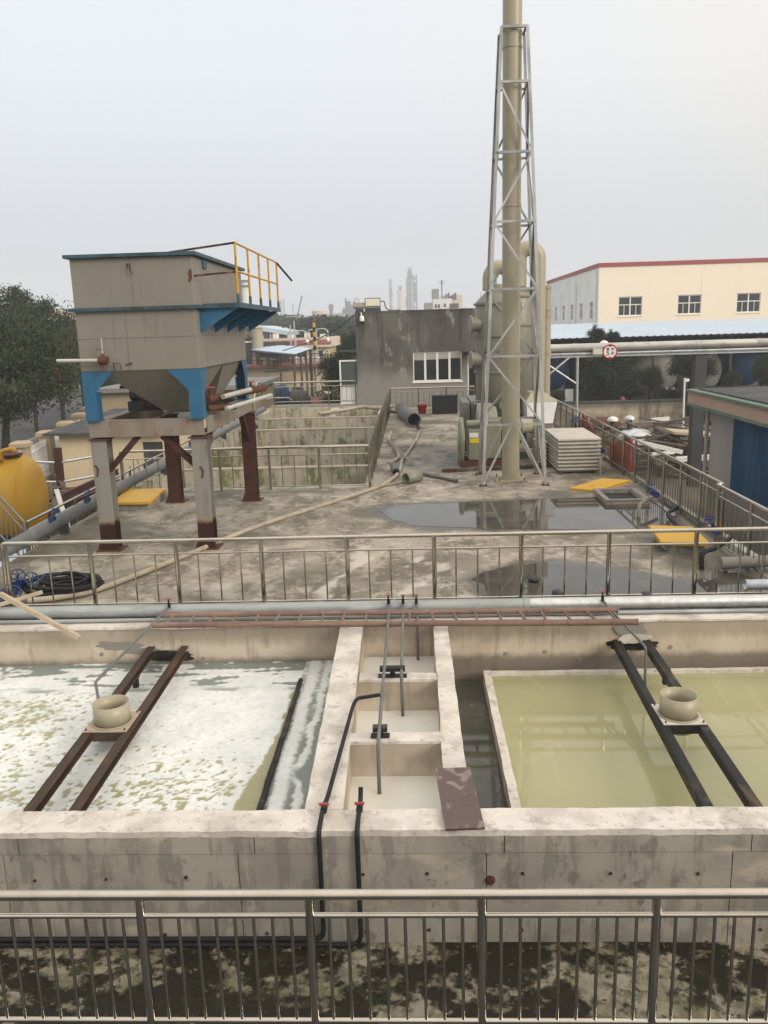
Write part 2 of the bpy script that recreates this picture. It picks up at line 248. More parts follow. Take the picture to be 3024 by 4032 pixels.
# ------------------------------------------------------------------ geometry helpers
class MB:
    def __init__(s): s.v = []; s.f = []; s.sm = []
    def add(s, vs, fs, smooth=False):
        o = len(s.v); s.v += [tuple(p) for p in vs]
        for f in fs: s.f.append(tuple(i+o for i in f)); s.sm.append(smooth)
        return s
    def box(s, x0, x1, y0, y1, z0, z1):
        vs = [(x0,y0,z0),(x1,y0,z0),(x1,y1,z0),(x0,y1,z0),(x0,y0,z1),(x1,y0,z1),(x1,y1,z1),(x0,y1,z1)]
        return s.hexa(vs)
    def hexa(s, vs):
        return s.add(vs, [(0,3,2,1),(4,5,6,7),(0,1,5,4),(1,2,6,5),(2,3,7,6),(3,0,4,7)])
    def obox(s, c, dx, dy, dz, rz=0.0, rx=0.0, ry=0.0):
        m = Matrix.Translation(c) @ Matrix.Rotation(rz, 4, 'Z') @ Matrix.Rotation(ry, 4, 'Y') @ Matrix.Rotation(rx, 4, 'X')
        hx, hy, hz = dx/2, dy/2, dz/2
        vs = [m @ Vector(p) for p in ((-hx,-hy,-hz),(hx,-hy,-hz),(hx,hy,-hz),(-hx,hy,-hz),(-hx,-hy,hz),(hx,-hy,hz),(hx,hy,hz),(-hx,hy,hz))]
        return s.hexa(vs)
    def bar(s, p0, p1, w, h, up=(0,0,1)):
        p0, p1 = Vector(p0), Vector(p1); d = (p1-p0).normalized(); u = Vector(up)
        if abs(d.dot(u)) > .98: u = Vector((0,1,0))
        r = d.cross(u).normalized()*(w/2); u = r.cross(d).normalized()*(h/2)
        vs = [p0-r-u, p0+r-u, p1+r-u, p1-r-u, p0-r+u, p0+r+u, p1+r+u, p1-r+u]
        return s.hexa(vs)
    def cyl(s, p0, p1, r0, r1=None, n=16, cap=True):
        r1 = r0 if r1 is None else r1
        p0, p1 = Vector(p0), Vector(p1); d = (p1-p0).normalized()
        a = d.orthogonal().normalized(); b = d.cross(a)
        vs = []
        for k in range(n):
            t = 2*math.pi*k/n; q = a*math.cos(t)+b*math.sin(t); vs += [p0+q*r0, p1+q*r1]
        s.add(vs, [(2*k, 2*((k+1)%n), 2*((k+1)%n)+1, 2*k+1) for k in range(n)], True)
        if cap:
            s.add([vs[2*k] for k in range(n)], [tuple(reversed(range(n)))])
            s.add([vs[2*k+1] for k in range(n)], [tuple(range(n))])
        return s
    def ring(s, p0, p1, ro, ri, n=24):       # an open pipe with wall thickness
        p0, p1 = Vector(p0), Vector(p1); d = (p1-p0).normalized()
        a = d.orthogonal().normalized(); b = d.cross(a); vs = []
        for k in range(n):
            t = 2*math.pi*k/n; q = a*math.cos(t)+b*math.sin(t); vs += [p0+q*ro, p1+q*ro, p1+q*ri, p0+q*ri]
        fs = []
        for k in range(n):
            i, j = 4*k, 4*((k+1) % n)
            for e_ in range(4): fs.append((i+e_, j+e_, j+(e_+1) % 4, i+(e_+1) % 4))
        return s.add(vs, fs, True)
    def tube(s, pts, r, n=10, smooth_path=True, sub=6):
        pts = [Vector(p) for p in pts]
        if smooth_path and len(pts) > 2:
            q = []
            for i in range(len(pts)-1):
                a = pts[max(i-1,0)]; b = pts[i]; c = pts[i+1]; d = pts[min(i+2,len(pts)-1)]
                for k in range(sub):
                    t = k/sub
                    q.append(.5*((2*b)+(c-a)*t+(2*a-5*b+4*c-d)*t*t+(3*b-a-3*c+d)*t**3))
            pts = q+[pts[-1]]
        vs = []; prev = None
        for i, p in enumerate(pts):
            d = (pts[min(i+1,len(pts)-1)]-pts[max(i-1,0)]).normalized()
            if prev is None: a = d.orthogonal().normalized()
            else: a = (prev-d*prev.dot(d)).normalized()
            prev = a; b = d.cross(a)
            for k in range(n):
                t = 2*math.pi*k/n; vs.append(p+(a*math.cos(t)+b*math.sin(t))*r)
        fs = []
        for i in range(len(pts)-1):
            for k in range(n):
                fs.append((i*n+k, i*n+(k+1)%n, (i+1)*n+(k+1)%n, (i+1)*n+k))
        s.add(vs, fs, True)
        s.add(vs[:n], [tuple(reversed(range(n)))]); s.add(vs[-n:], [tuple(range(n))])
        return s
    def lathe(s, c, prof, n=24, axis='Z'):
        vs = []; c = Vector(c)
        for (r, h) in prof:
            for k in range(n):
                t = 2*math.pi*k/n
                if axis == 'Z': vs.append(c+Vector((r*math.cos(t), r*math.sin(t), h)))
                elif axis == 'Y': vs.append(c+Vector((r*math.cos(t), h, r*math.sin(t))))
                else: vs.append(c+Vector((h, r*math.cos(t), r*math.sin(t))))
        fs = [(i*n+k, i*n+(k+1)%n, (i+1)*n+(k+1)%n, (i+1)*n+k) for i in range(len(prof)-1) for k in range(n)]
        return s.add(vs, fs, True)
    def prism(s, poly, z0, z1):
        n = len(poly)
        vs = [(x, y, z0) for x, y in poly]+[(x, y, z1) for x, y in poly]
        return s.add(vs, [tuple(reversed(range(n))), tuple(range(n, 2*n))]+[(k, (k+1)%n, n+(k+1)%n, n+k) for k in range(n)])
    def plate(s, poly, th):                  # planar 3D polygon given thickness vector
        n = len(poly); th = Vector(th); poly = [Vector(p) for p in poly]
        vs = poly+[p+th for p in poly]
        return s.add(vs, [tuple(reversed(range(n))), tuple(range(n, 2*n))]+[(k, (k+1)%n, n+(k+1)%n, n+k) for k in range(n)])
    def rough(s, x0, x1, y0, y1, z0, z1, st=.12, amp=.008, sc=3.0, faces='all'):
        # box with subdivided faces whose corners and edges wander a little
        def dsp(p):
            q = Vector(p)*sc; return Vector(p)+noise.noise_vector(q)*amp+noise.noise_vector(q*3.7)*amp*.45
        def lin(a, b): n = max(1, int(round((b-a)/st))); return [a+(b-a)*k/n for k in range(n+1)]
        X, Y_, Z_ = lin(x0,x1), lin(y0,y1), lin(z0,z1)
        def grid(A, B, fn, flip):
            vs = [dsp(fn(a,b)) for a in A for b in B]; nb = len(B)
            fs = []
            for i in range(len(A)-1):
                for j in range(nb-1):
                    f = (i*nb+j, (i+1)*nb+j, (i+1)*nb+j+1, i*nb+j+1); fs.append(tuple(reversed(f)) if flip else f)
            s.add(vs, fs)
        grid(X, Y_, lambda a,b: (a,b,z1), False); grid(X, Y_, lambda a,b: (a,b,z0), True)
        grid(X, Z_, lambda a,b: (a,y0,b), False); grid(X, Z_, lambda a,b: (a,y1,b), True)
        grid(Y_, Z_, lambda a,b: (x1,a,b), False); grid(Y_, Z_, lambda a,b: (x0,a,b), True)
        return s
    def mesh(s, name, m=None):
        me = bpy.data.meshes.new(name); me.from_pydata([tuple(v) for v in s.v], [], s.f)
        me.polygons.foreach_set('use_smooth', s.sm)
        if m: me.materials.append(M[m] if isinstance(m, str) else m)
        me.update(); return me
    def build(s, name, m, parent=None, bevel=0.0):
        return obj(name, s.mesh(name, m), parent, bevel)

def obj(name, me, parent=None, bevel=0.0, mw=None):
    o = bpy.data.objects.new(name, me); C.objects.link(o)
    if mw is not None: o.matrix_basis = mw
    if parent is not None:
        o.parent = parent
        if parent.type == 'EMPTY': o.matrix_parent_inverse = Matrix.Translation(-parent.location)
    if bevel:
        b = o.modifiers.new('bevel', 'BEVEL'); b.width = bevel; b.segments = 2; b.limit_method = 'ANGLE'
    return o
def thing(name, label, cat, loc=(0,0,0), group=None):
    o = bpy.data.objects.new(name, None); C.objects.link(o); o.location = loc; o.empty_display_size = .2
    o['label'] = label; o['category'] = cat
    if group: o['group'] = group
    return o
def tag(o, label, cat, group=None):
    o['label'] = label; o['category'] = cat
    if group: o['group'] = group
    return o
def struct(o, kind='structure', label=None):
    o['kind'] = kind
    if label: o['label'] = label
    return o
_unit = {}
def unit(kind, m, n=10):
    k = (kind, m, n)
    if k not in _unit:
        if kind == 'cyl': _unit[k] = MB().cyl((0,0,0), (0,0,1), 1, n=n).mesh('rod', m)
        else: _unit[k] = MB().box(-.5,.5,-.5,.5,0,1).mesh('block', m)
    return _unit[k]
def rod(name, p0, p1, r, m, parent=None, n=10, kind='cyl', r2=None, up=None):
    """a straight bar between two points, sharing one mesh between all alike bars"""
    p0, p1 = Vector(p0), Vector(p1); d = p1-p0; L = d.length
    z = d.normalized()
    u = Vector(up) if up else (Vector((0,1,0)) if abs(z.y) < .9 else Vector((1,0,0)))
    x = u.cross(z).normalized(); y = z.cross(x)
    rot = Matrix((x, y, z)).transposed().to_4x4()
    mw = Matrix.Translation(p0) @ rot @ Matrix.Diagonal((r, r2 or r, L, 1))
    return obj(name, unit(kind, m, n), parent, mw=mw)
def bl(name, x0, x1, y0, y1, z0, z1, m, parent=None):
    """a plain block sharing the unit mesh"""
    return rod(name, ((x0+x1)/2, (y0+y1)/2, z0), ((x0+x1)/2, (y0+y1)/2, z1), x1-x0, m, parent, kind='box', r2=y1-y0, up=(0,1,0))

def railing(name, label, pts, top, second, bottom, spacing, nb, r=(.03,.03,.016,.01), base=0.0, m='stainless', group='tubular guard rails', posts=None, ends=(True,True), z=None):
    t = thing(name, label, 'railing', (*pts[0], base), group)
    for i in range(len(pts)-1):
        a, b = Vector((*pts[i], 0)), Vector((*pts[i+1], 0)); L = (b-a).length; d = (b-a)/L
        rod('top_rail', a+Vector((0,0,top)), b+Vector((0,0,top)), r[0], m, t, 14)
        ps = posts if posts else [L*k/max(1,round(L/spacing)) for k in range(max(1,round(L/spacing))+1)]
        for k, q in enumerate(ps):
            if i > 0 and k == 0: continue
            p = a+d*q
            if 0 <= q <= L+.001: rod('post', p+Vector((0,0,base)), p+Vector((0,0,top-r[0]*.4)), r[1], m, t, 14)
            if k+1 < len(ps):
                q2 = ps[k+1]; e0, e1 = a+d*max(0,q+r[1]*.8), a+d*min(L,q2-r[1]*.8)
                if q2 <= 0 or q >= L: continue
                rod('middle_rail', e0+Vector((0,0,second)), e1+Vector((0,0,second)), r[2], m, t, 10)
                rod('bottom_rail', e0+Vector((0,0,bottom)), e1+Vector((0,0,bottom)), r[2], m, t, 10)
                for j in range(1, nb+1):
                    qq = q+(q2-q)*j/(nb+1)
                    if qq < 0 or qq > L: continue
                    pp = a+d*qq; rod('baluster', pp+Vector((0,0,bottom+r[2]*.5)), pp+Vector((0,0,second-r[2]*.5)), r[3], m, t, 8)
    return t

# ------------------------------------------------------------------ ground, road, decks
GS = 1600
g = MB(); g.add([(-GS,-500,G),(GS,-500,G),(GS,GS,G),(-GS,GS,G)], [(0,1,2,3)])
struct(g.build('ground', 'dirt'))
# road on the left, running away along the plant fence
r0 = MB(); ra, rb = (-25.2, 30.0), (-41.0, 150.0)
def road_pt(t, off):
    a, b = Vector(ra), Vector(rb); d = (b-a).normalized(); n = Vector((-d.y, d.x)); p = a+d*t+n*off; return p
pl = [];
for off in (-3.0, 8.6):
    pl.append(road_pt(-40, off)); pl.append(road_pt(230, off))
r0.add([(pl[0].x,pl[0].y,G+.02),(pl[1].x,pl[1].y,G+.02),(pl[3].x,pl[3].y,G+.02),(pl[2].x,pl[2].y,G+.02)], [(0,1,2,3)])
struct(r0.build('road', 'asphalt'))
vg = MB(); a_, b_, c_, d_ = road_pt(-40,8.9), road_pt(230,8.9), road_pt(230,17), road_pt(-40,17)
vg.add([(p.x,p.y,G+.12) for p in (a_,b_,c_,d_)]+[(a_.x,a_.y,G),(b_.x,b_.y,G)], [(0,1,2,3),(4,5,1,0)])
struct(vg.build('path', 'verge'))
kb = MB()
for off in (-3.15, 8.75):
    a_, b_ = road_pt(-40,off), road_pt(230,off); kb.bar((a_.x,a_.y,G+.075),(b_.x,b_.y,G+.075),.3,.17)
struct(kb.build('kerb', 'far_grey'))

# deck top as a fine sheet carrying dampness and dirt
PUD1 = [(1490,2012),(1560,1992),(1700,1985),(1840,1978),(1990,1972),(2130,1966),(2280,1962),(2420,1958),(2560,1962),(2640,1985),(2660,2030),(2600,2075),(2470,2092),(2330,2090),(2200,2082),(2060,2080),(1950,2084),(1830,2078),(1700,2075),(1600,2066),(1560,2050),(1530,2036)]
PUD2 = [(1852,2282),(1900,2255),(1980,2238),(2050,2228),(2110,2215),(2180,2206),(2240,2208),(2300,2222),(2380,2240),(2480,2254),(2580,2268),(2680,2290),(2760,2280),(2830,2240),(2900,2250),(3010,2300),(3060,2420),(2900,2440),(2500,2440),(2150,2440),(2000,2420),(1960,2380),(1910,2330),(1890,2300)]
PUD3 = [(1555,1772),(1600,1752),(1680,1750),(1760,1762),(1840,1768),(1880,1790),(1890,1830),(1820,1856),(1740,1858),(1660,1848),(1600,1836),(1560,1815),(1540,1790)]
def world_poly(px): return [(p.x, p.y) for p in (atZ(x, y, 0) for x, y in px)]
PW = [world_poly(PUD1), world_poly(PUD2), world_poly(PUD3)]
def sdist(P, x, y):
    ins = False; best = 1e9; n = len(P)
    for i in range(n):
        ax, ay = P[i]; bx, by = P[(i+1) % n]
        if (ay > y) != (by > y) and x < (bx-ax)*(y-ay)/(by-ay)+ax: ins = not ins
        dx, dy = bx-ax, by-ay; t = max(0, min(1, ((x-ax)*dx+(y-ay)*dy)/(dx*dx+dy*dy)))
        d = (x-ax-dx*t)**2+(y-ay-dy*t)**2
        if d < best: best = d
    best = math.sqrt(best); return -best if ins else best
def sstep(a, b, x): t = max(0, min(1, (x-a)/(b-a))); return t*t*(3-2*t)
def deck_sheet(name, x0, x1, y0, y1, st):
    nx, ny = int((x1-x0)/st)+1, int((y1-y0)/st)+1
    vs = []; fs = []; damp = []; dirt = []; scuff = []
    for j in range(ny):
        y = y0+(y1-y0)*j/(ny-1)
        for i in range(nx):
            x = x0+(x1-x0)*i/(nx-1); vs.append((x, y, 0.0))
            n1 = noise.noise((x*1.3, y*1.3, 3)); n2 = noise.noise((x*4, y*4, 9)); n3 = noise.noise((x*.5, y*.5, 1.7))
            dm = 0
            for k, P in enumerate(PW):
                xs = [p[0] for p in P]; ys = [p[1] for p in P]
                if x < min(xs)-1.6 or x > max(xs)+1.6 or y < min(ys)-1.6 or y > max(ys)+1.6: continue
                s_ = sdist(P, x, y)+n1*.24+n2*.12
                w = (.55, .38, .5)[k]; dm = max(dm, sstep(w, -.05, s_)*(1 if k < 2 else max(.15, min(1, .62+.7*n1+.5*n2))))
            # water seeping from the right-hand valves and around the open hatch
            dm = max(dm, .85*sstep(2.0, .3, abs(x-5.2)+n1*.8+n2*.4)*sstep(21.5, 19.5, y+n1)*sstep(11, 14, y))
            dm = max(dm, .8*sstep(.9, .2, math.hypot((x-3.3)/1.6, (y-19.7)/.8)+n1*.5+n2*.3))
            damp.append(dm)
            dr = sstep(.0, .55, n3+n2*.25+.45*sstep(-2.0, -6.5, x)*sstep(23, 17, y)-.10)*.9
            dr = max(dr, sstep(.35, .0, abs(y-20.9)+n2*.2)*sstep(-1, -2, x)*.9, sstep(.5, .0, abs(x+7.0)+n2*.3)*.9)
            dirt.append(dr*(1-.6*sstep(-1, 3, x)*sstep(16, 12, y)))
            sx = noise.noise((x*1.1+y*.25, y*.9-x*1.9, 5.0)); scuff.append(sstep(.30, .5, sx+.3*n2)*sstep(-3.4, -1.5, x)*sstep(1.6, 0, x)*sstep(17, 14, y)*.8+.5*sstep(.25, .6, noise.noise((x*.8, y*1.6, 7))+.2*n2)*sstep(24, 20, y))
    for j in range(ny-1):
        for i in range(nx-1):
            a = j*nx+i; fs.append((a, a+1, a+nx+1, a+nx))
    me = bpy.data.meshes.new(name); me.from_pydata(vs, [], fs); me.materials.append(M['deck'])
    for nm, dat in (('damp', damp), ('dirt', dirt), ('scuff', scuff)):
        at_ = me.attributes.new(nm, 'FLOAT', 'POINT'); at_.data.foreach_set('value', dat)
    return struct(obj(name, me))
deck_sheet('deck_floor', -7.6, 5.78, 11.3, 21.35, .09)
deck_sheet('deck_floor', -1.36, 5.78, 21.35, 43.3, .16)
db = MB()
db.box(-7.6, 5.78, 11.3, 21.34, G, -.012); db.box(-1.36, 5.78, 21.36, 43.3, G, -.012)
struct(db.build('deck_slab', 'wall'))
for P, nm in zip(PW[:2], ('wide shallow puddle below the chimney', 'dark puddle behind the middle railing')):
    Q = []
    n = len(P)
    for i in range(n):
        a, b = Vector(P[i]), Vector(P[(i+1) % n]); k = max(2, int((b-a).length/.06))
        for q in range(k):
            p = a.lerp(b, q/k); nn = noise.noise_vector((p.x*2.2, p.y*2.2, 4)); n4 = noise.noise_vector((p.x*8, p.y*8, 2))
            Q.append((min(5.7, p.x+nn.x*.10+n4.x*.035), max(11.34, p.y+nn.y*.13+n4.y*.05)))
    m_ = MB(); m_.add([(x, y, .004) for x, y in Q], [tuple(range(len(Q)))])
    struct(m_.build('water_puddle', 'puddle'), label=nm)
# lower walkway with moss, in front of the basin
wf = MB(); nx, ny = 90, 22
vs = []
for j in range(ny+1):
    for i in range(nx+1):
        x, y = -9+18*i/nx, 2.0+4.15*j/ny; vs.append((x, y, -1.07+.012*noise.noise((x*1.5, y*1.5, 0))))
wf.add(vs, [(j*(nx+1)+i, j*(nx+1)+i+1, (j+1)*(nx+1)+i+1, (j+1)*(nx+1)+i) for j in range(ny) for i in range(nx)], True)
struct(wf.build('walkway_floor', 'moss_floor'))
rl = random.Random(33); lt = MB()
for k in range(420):
    x = rl.uniform(-4.5, 4.5); y = 6.08-abs(rl.gauss(0, .12)) if rl.random() < .55 else rl.uniform(4.9, 6.0)
    s_ = rl.uniform(.008, .028); a = rl.uniform(0, 6.28); d = Vector((math.cos(a)*s_, math.sin(a)*s_, rl.uniform(-.004, .006))); n_ = Vector((-d.y, d.x, rl.uniform(-.003, .006)))*.55; c0 = Vector((x, y, -1.045+rl.uniform(0, .006)))
    lt.add([c0-d, c0-n_, c0+d, c0+n_], [(0,1,2,3)])
struct(lt.build('leaf_litter', 'litter'), 'stuff', 'scraps of dead leaf along the foot of the basin wall')
pf = MB(); pf.box(-6, 6, -3.0, 4.70, -.72, -.56)
struct(pf.build('unseen_landing', 'dark_steel'))  # out of view; coloured dark so the near railing posts reflect something dark

# ------------------------------------------------------------------ the concrete basin
WL, WR = -7.6, 7.0
basin = thing('concrete_basin', 'long concrete settling basin with foam on one side and olive water on the other', 'basin', (0, 6.1, -1.07))
fw = MB(); fw.rough(WL, WR, 6.13, 6.40, -1.6, -.055, .14, .004); fw.build('front_wall', 'wall', basin)
cp = MB(); cp.rough(WL, WR, 6.10, 6.415, -.055, 0.0, .05, .009, 4.5); cp.build('coping', 'coping', basin)
seams = [-9.0, -5.60, -3.565, -1.557, .52, 2.53, 4.5, 7.0]
for i in range(len(seams)-1):
    a, b = max(WL, seams[i]), seams[i+1]
    p = MB(); p.rough(a+.004, b-.004, 6.105, 6.14, -1.08, -.215, .12, .0035, 4.0); p.build('panel', 'wall', basin)
    p = MB(); p.rough(a+.15, b+.142, 6.100, 6.14, -.209, -.056, .10, .004, 4.0); p.build('panel', 'wall', basin)
bw = MB(); bw.rough(WL, WR, 11.02, 11.3, -1.7, -.03, .14, .006); bw.build('back_wall', 'wall_in', basin)
cp = MB(); cp.rough(WL, WR, 11.0, 11.3, -.03, .0, .1, .01); cp.build('coping', 'coping', basin)
sw = MB(); sw.rough(WL-.25, WL, 6.1, 11.3, -1.6, 0, .3, .006); sw.rough(WR, WR+.25, 6.1, 11.3, -1.6, 0, .3, .006); sw.build('end_wall', 'wall', basin)
def divider(x0a, x1a, x0b, x1b, nm='divider_wall'):
    d = MB(); d.rough(0, 1, 0, 1, -1.5, -.02, .12, 0)
    for mbx, z0, z1, mt, am in ((None, -1.5, -.04, 'wall_in', .006), (None, -.04, 0.0, 'coping', .012)):
        q = MB(); q.rough(0, 1, 6.41, 11.03, z0, z1, .11, 0)
        vs = []
        for (u, y, z) in q.v:
            t = (y-6.41)/(11.03-6.41); x0 = x0a+(x0b-x0a)*t; x1 = x1a+(x1b-x1a)*t
            p = Vector((x0+(x1-x0)*u, y, z)); w = noise.noise_vector(p*2.8)*am+noise.noise_vector(p*9)*am*.4; w.y = 0
            if z == z1 and z1 < 0: w.z = 0
            vs.append(p+w)
        q.v = vs; q.build(nm if mt == 'wall_in' else 'coping', mt, basin)
divider(-1.02, -.690, -1.10, -.785); divider(.205, .416, .198, .402)
for (y0, y1) in ((7.62, 7.80), (9.115, 9.295)):
    c_ = MB(); c_.rough(-.75, .205, y0, y1, -1.5, -.035, .1, .005); c_.build('cross_wall', 'wall_in', basin)
    c_ = MB(); c_.rough(-.72, .20, y0-.008, y1+.008, -.035, -.004, .08, .009); c_.build('coping', 'coping', basin)
we = MB(); we.rough(.885, .985, 6.41, 10.88, -1.5, -.665, .10, .008); we.rough(.985, 6.9, 10.80, 10.88, -1.5, -.672, .12, .010); we.build('weir', 'coping', basin)
ww = MB(); ww.rough(-1.625, -1.575, 6.41, 10.33, -1.4, -.50, .09, .010, 5); ww.build('weir', 'channel', basin)
# pockets where the girders enter the back wall
def smear(nm, cx, cz, rx, rz, m, seed, th=.012, y=11.022):
    pl = []
    for k in range(40):
        a = 2*math.pi*k/40; n_ = 1+.34*noise.noise((math.cos(a)*1.6+seed, math.sin(a)*1.6, seed))+.16*noise.noise((math.cos(a)*5+seed, math.sin(a)*5, 2))
        pl.append((cx+rx*n_*math.copysign(abs(math.cos(a))**.7, math.cos(a)), y, min(-.03, cz+rz*n_*math.sin(a))))
    MB().plate(pl, (0, -th, 0)).build(nm, m, basin)
smear('girder_pocket', -3.60, -.44, .36, .075, 'channel', 1.3, .006); smear('girder_pocket', 2.96, -.36, .36, .085, 'channel', 2.1, .006)
smear('mortar_patch', 2.95, -.14, .20, .10, 'cement_grey', 4.4, .03); smear('mortar_patch', 2.98, -.27, .22, .06, 'coping', 5.2, .05)
smear('mortar_patch', -4.30, -.27, .34, .065, 'cement_grey', 6.7, .006); smear('mortar_patch', -3.98, -.36, .26, .05, 'cement_grey', 8.1, .005)
# formwork tie holes on the front face
for (px, py) in ((137,3468),(418,3463),(732,3455),(1430,3443),(1682,3440),(2058,3440),(2405,3440),(2748,3440),(57,3686),(650,3680),(1052,3675),(1443,3668),(1690,3662),(2054,3662),(2350,3660),(2995,3660)):
    p = atY(px, py, 6.1); rod('tie_hole', (p.x, 6.112, p.z), (p.x, 6.094, p.z), .012+.005*random.random(), 'primer', basin, 10)
for px in (400, 800, 1990, 2145, 2280, 2640):
    p = atY(px, 2555+random.uniform(-10,40), 11.02); rod('tie_hole', (p.x, 11.03, p.z), (p.x, 11.008, p.z), .028, 'cement_grey', basin, 10)
h = MB(); h.cyl((.55, 6.13, -.47), (.55, 6.075, -.47), .055, .03, 12); h.build('pipe_stub', 'primer', basin)

# ------------------------------------------------------------------ water in the basin
def quad(name, x0, x1, y0, y1, z, m, label):
    q = MB(); q.add([(x0,y0,z),(x1,y0,z),(x1,y1,z),(x0,y1,z)], [(0,1,2,3)]); return struct(q.build(name, m), label=label)
quad('water', .95, 7.0, 6.39, 10.84, -.72, 'water_olive', 'olive green water in the wide basin')
quad('water', .3, 7.0, 6.39, 11.03, -.86, 'water_dark', 'dark water in the narrow overflow channel')
quad('water', -.78, .25, 9.2, 11.03, -.50, 'water_milk', 'milky water in the farthest small compartment')
quad('water', -.78, .25, 7.7, 9.2, -.40, 'water_milk', 'milky water in the middle small compartment')
quad('water', -.78, .25, 6.39, 7.7, -.39, 'water_milk', 'milky water in the nearest small compartment')
def foam_sheet():
    x0, x1, y0, y1, st = -7.6, -1.0, 6.39, 11.04, .026
    nx, ny = int((x1-x0)/st)+1, int((y1-y0)/st)+1
    vs = []; fs = []; ol = []; gr = []
    nz = noise.noise
    for j in range(ny):
        y = y0+(y1-y0)*j/(ny-1)
        for i in range(nx):
            x = x0+(x1-x0)*i/(nx-1)
            big = nz((x*.8, y*.8, 2.0)); med = nz((x*4.2, y*5.2, 5.0)); fin = nz((x*11, y*13, 8.0)); vf = nz((x*25, y*30, 1.0))
            holes = 0.0
            dens = .40*sstep(-3.0, -4.8, x)+.50*math.exp(-((x+2.9)/.85)**2-((y-7.6)/.8)**2)+.16*sstep(8.9, 7.2, y)+.26*big-.06
            h = .30*med+.50*fin+.50*vf+dens*.62
            holes = sstep(.31, .48, h)
            holes = max(holes, .30*sstep(.22, .75, dens*.7+big*.5+med*.3+.25*fin))*(1-sstep(9.9, 10.3, y))
            grey = 0.0
            if x > -1.6:      # overflow channel behind the weir: grey-green water with torn foam
                u = (x+1.6)/.52; w = .40+.18*nz((y*1.2, 3, 1))+.05*fin
                foam = sstep(.26, .05, abs(u-.26-.20*nz((y*.9, 1, 4))-.06*fin-.05*vf))+sstep(.15, .02, abs(u-.62-.20*nz((y*1.3, 7, 2))-.08*fin))*sstep(-.3, .2, nz((y*2.2, x*4, 3))+.3)
                foam = max(foam, sstep(8.8, 10.2, y+med*.6)*(.45+.5*fin))
                grey = 1-min(1, foam); holes = 0
            else:
                edge = -1.62-.05-.21*sstep(9.2, 6.9, y)+.05*med+.03*fin   # clear olive strip in front of the weir
                holes = max(holes, sstep(edge-.015, edge+.015, x)*sstep(10.3, 10.0, y))
                band = sstep(10.08, 10.3, y+.10*big+.03*med)
                st_ = sstep(-.05, .28, nz((x*1.6, y*9, 3.0))+.35*fin+.15*med+.5*sstep(10.55, 10.95, y)-.1)
                grey = band*st_*.85
                grey = max(grey, .9*sstep(.09, .03, abs(y-10.12+.06*nz((x*1.1, 2, 2))))*sstep(-.2, .25, nz((x*1.7, 8, 8)))*.7)
                gl = sstep(-5.75, -6.15, x+.75*(10.2-y)*.55)*sstep(9.5, 10.0, y); grey = max(grey, gl*.7*sstep(-.2, .3, fin+med))
            vs.append((x, y, -.555+(.004+.012*max(0, .5+med*.6+fin*.7+vf*.4) if holes < .5 and grey < .5 else 0))); ol.append(holes); gr.append(grey)
    for j in range(ny-1):
        for i in range(nx-1):
            a = j*nx+i; fs.append((a, a+1, a+nx+1, a+nx))
    me = bpy.data.meshes.new('foam_water'); me.from_pydata(vs, [], fs)
    fm = mat('foam_on_water', (.70, .72, .70), .55, 0, [
        dict(s=2.0, lo=.42, hi=.62, c=(.60, .625, .61), f=.8), dict(s=14, lo=.52, hi=.66, c=(.51, .52, .48), f=.6, mul=40.0),
        dict(t='attr', a='olive', lo=.1, hi=.9, c=(.30, .285, .145), f=.92, r=.06),
        dict(t='attr', a='grey', lo=.1, hi=.9, c=(.17, .205, .185), f=.94, r=.04)], bump=(38, .5, .012))
    me.materials.append(fm)
    for nm, dat in (('olive', ol), ('grey', gr)):
        at_ = me.attributes.new(nm, 'FLOAT', 'POINT'); at_.data.foreach_set('value', dat)
    me.polygons.foreach_set('use_smooth', [True]*len(fs))
    return struct(obj('foam_water', me), label='white foam with olive holes floating on the basin')
foam_sheet()

# ------------------------------------------------------------------ guard rails
V = Vector
railing('guard_railing', 'closest stainless railing with bars across the bottom of the picture', [(-4.6, 4.65), (4.6, 4.65)], .505, .352, -.455, 1.11, 8,
        r=(.034, .030, .019, .0115), base=-.56, posts=[-4.075+4.6+1.11*k-.0 for k in range(9)])
mr = railing('guard_railing', 'stainless railing along the far edge of the basin', [(-6.24, 11.93), (5.55, 11.93)], 1.035, .83, .055, 1.29, 3,
        r=(.030, .034, .016, .012), base=0, posts=[0, 1.30, 2.61, 3.90, 5.19, 6.49, 7.78, 9.07, 10.34, 11.64])
e_ = MB(); e_.tube([(-6.20, 11.93, 1.035), (-6.255, 11.93, 1.03), (-6.285, 11.93, .99), (-6.29, 11.93, .9)], .030, 12); e_.tube([(-6.29, 11.93, .9), (-6.29, 11.93, 0)], .030, 12); e_.build('end_bend', 'stainless', mr)
railing('guard_railing', 'right-hand stainless railing from the corner joint back past the scrubbers', [(5.60, 15.0), (5.60, 43.0)], 1.10, .91, .16, 1.22, 6,
        r=(.032, .030, .016, .010), base=0)
nr = railing('guard_railing', 'short right-hand stainless railing section beside the blue shed door', [(5.48, 11.95), (5.48, 14.92)], 1.10, .91, .06, 1.30, 6,
        r=(.032, .032, .016, .010), base=0)
e_ = MB(); e_.tube([(5.48, 14.90, 1.10), (5.48, 14.99, 1.10), (5.52, 15.03, 1.10), (5.60, 15.03, 1.10)], .032, 12, sub=3); e_.build('end_bend', 'stainless', nr)
railing('guard_railing', 'stainless railing on the near side of the mossy open tank', [(-7.72, 21.25), (-1.20, 21.25)], 1.10, .90, .08, 1.30, 3,
        r=(.032, .036, .016, .013), base=0)
railing('guard_railing', 'stainless railing running away beside the mossy open tank', [(-1.20, 21.28), (-1.20, 41.0)], 1.12, .93, .10, 1.23, 4,
        r=(.034, .034, .016, .012), base=0)
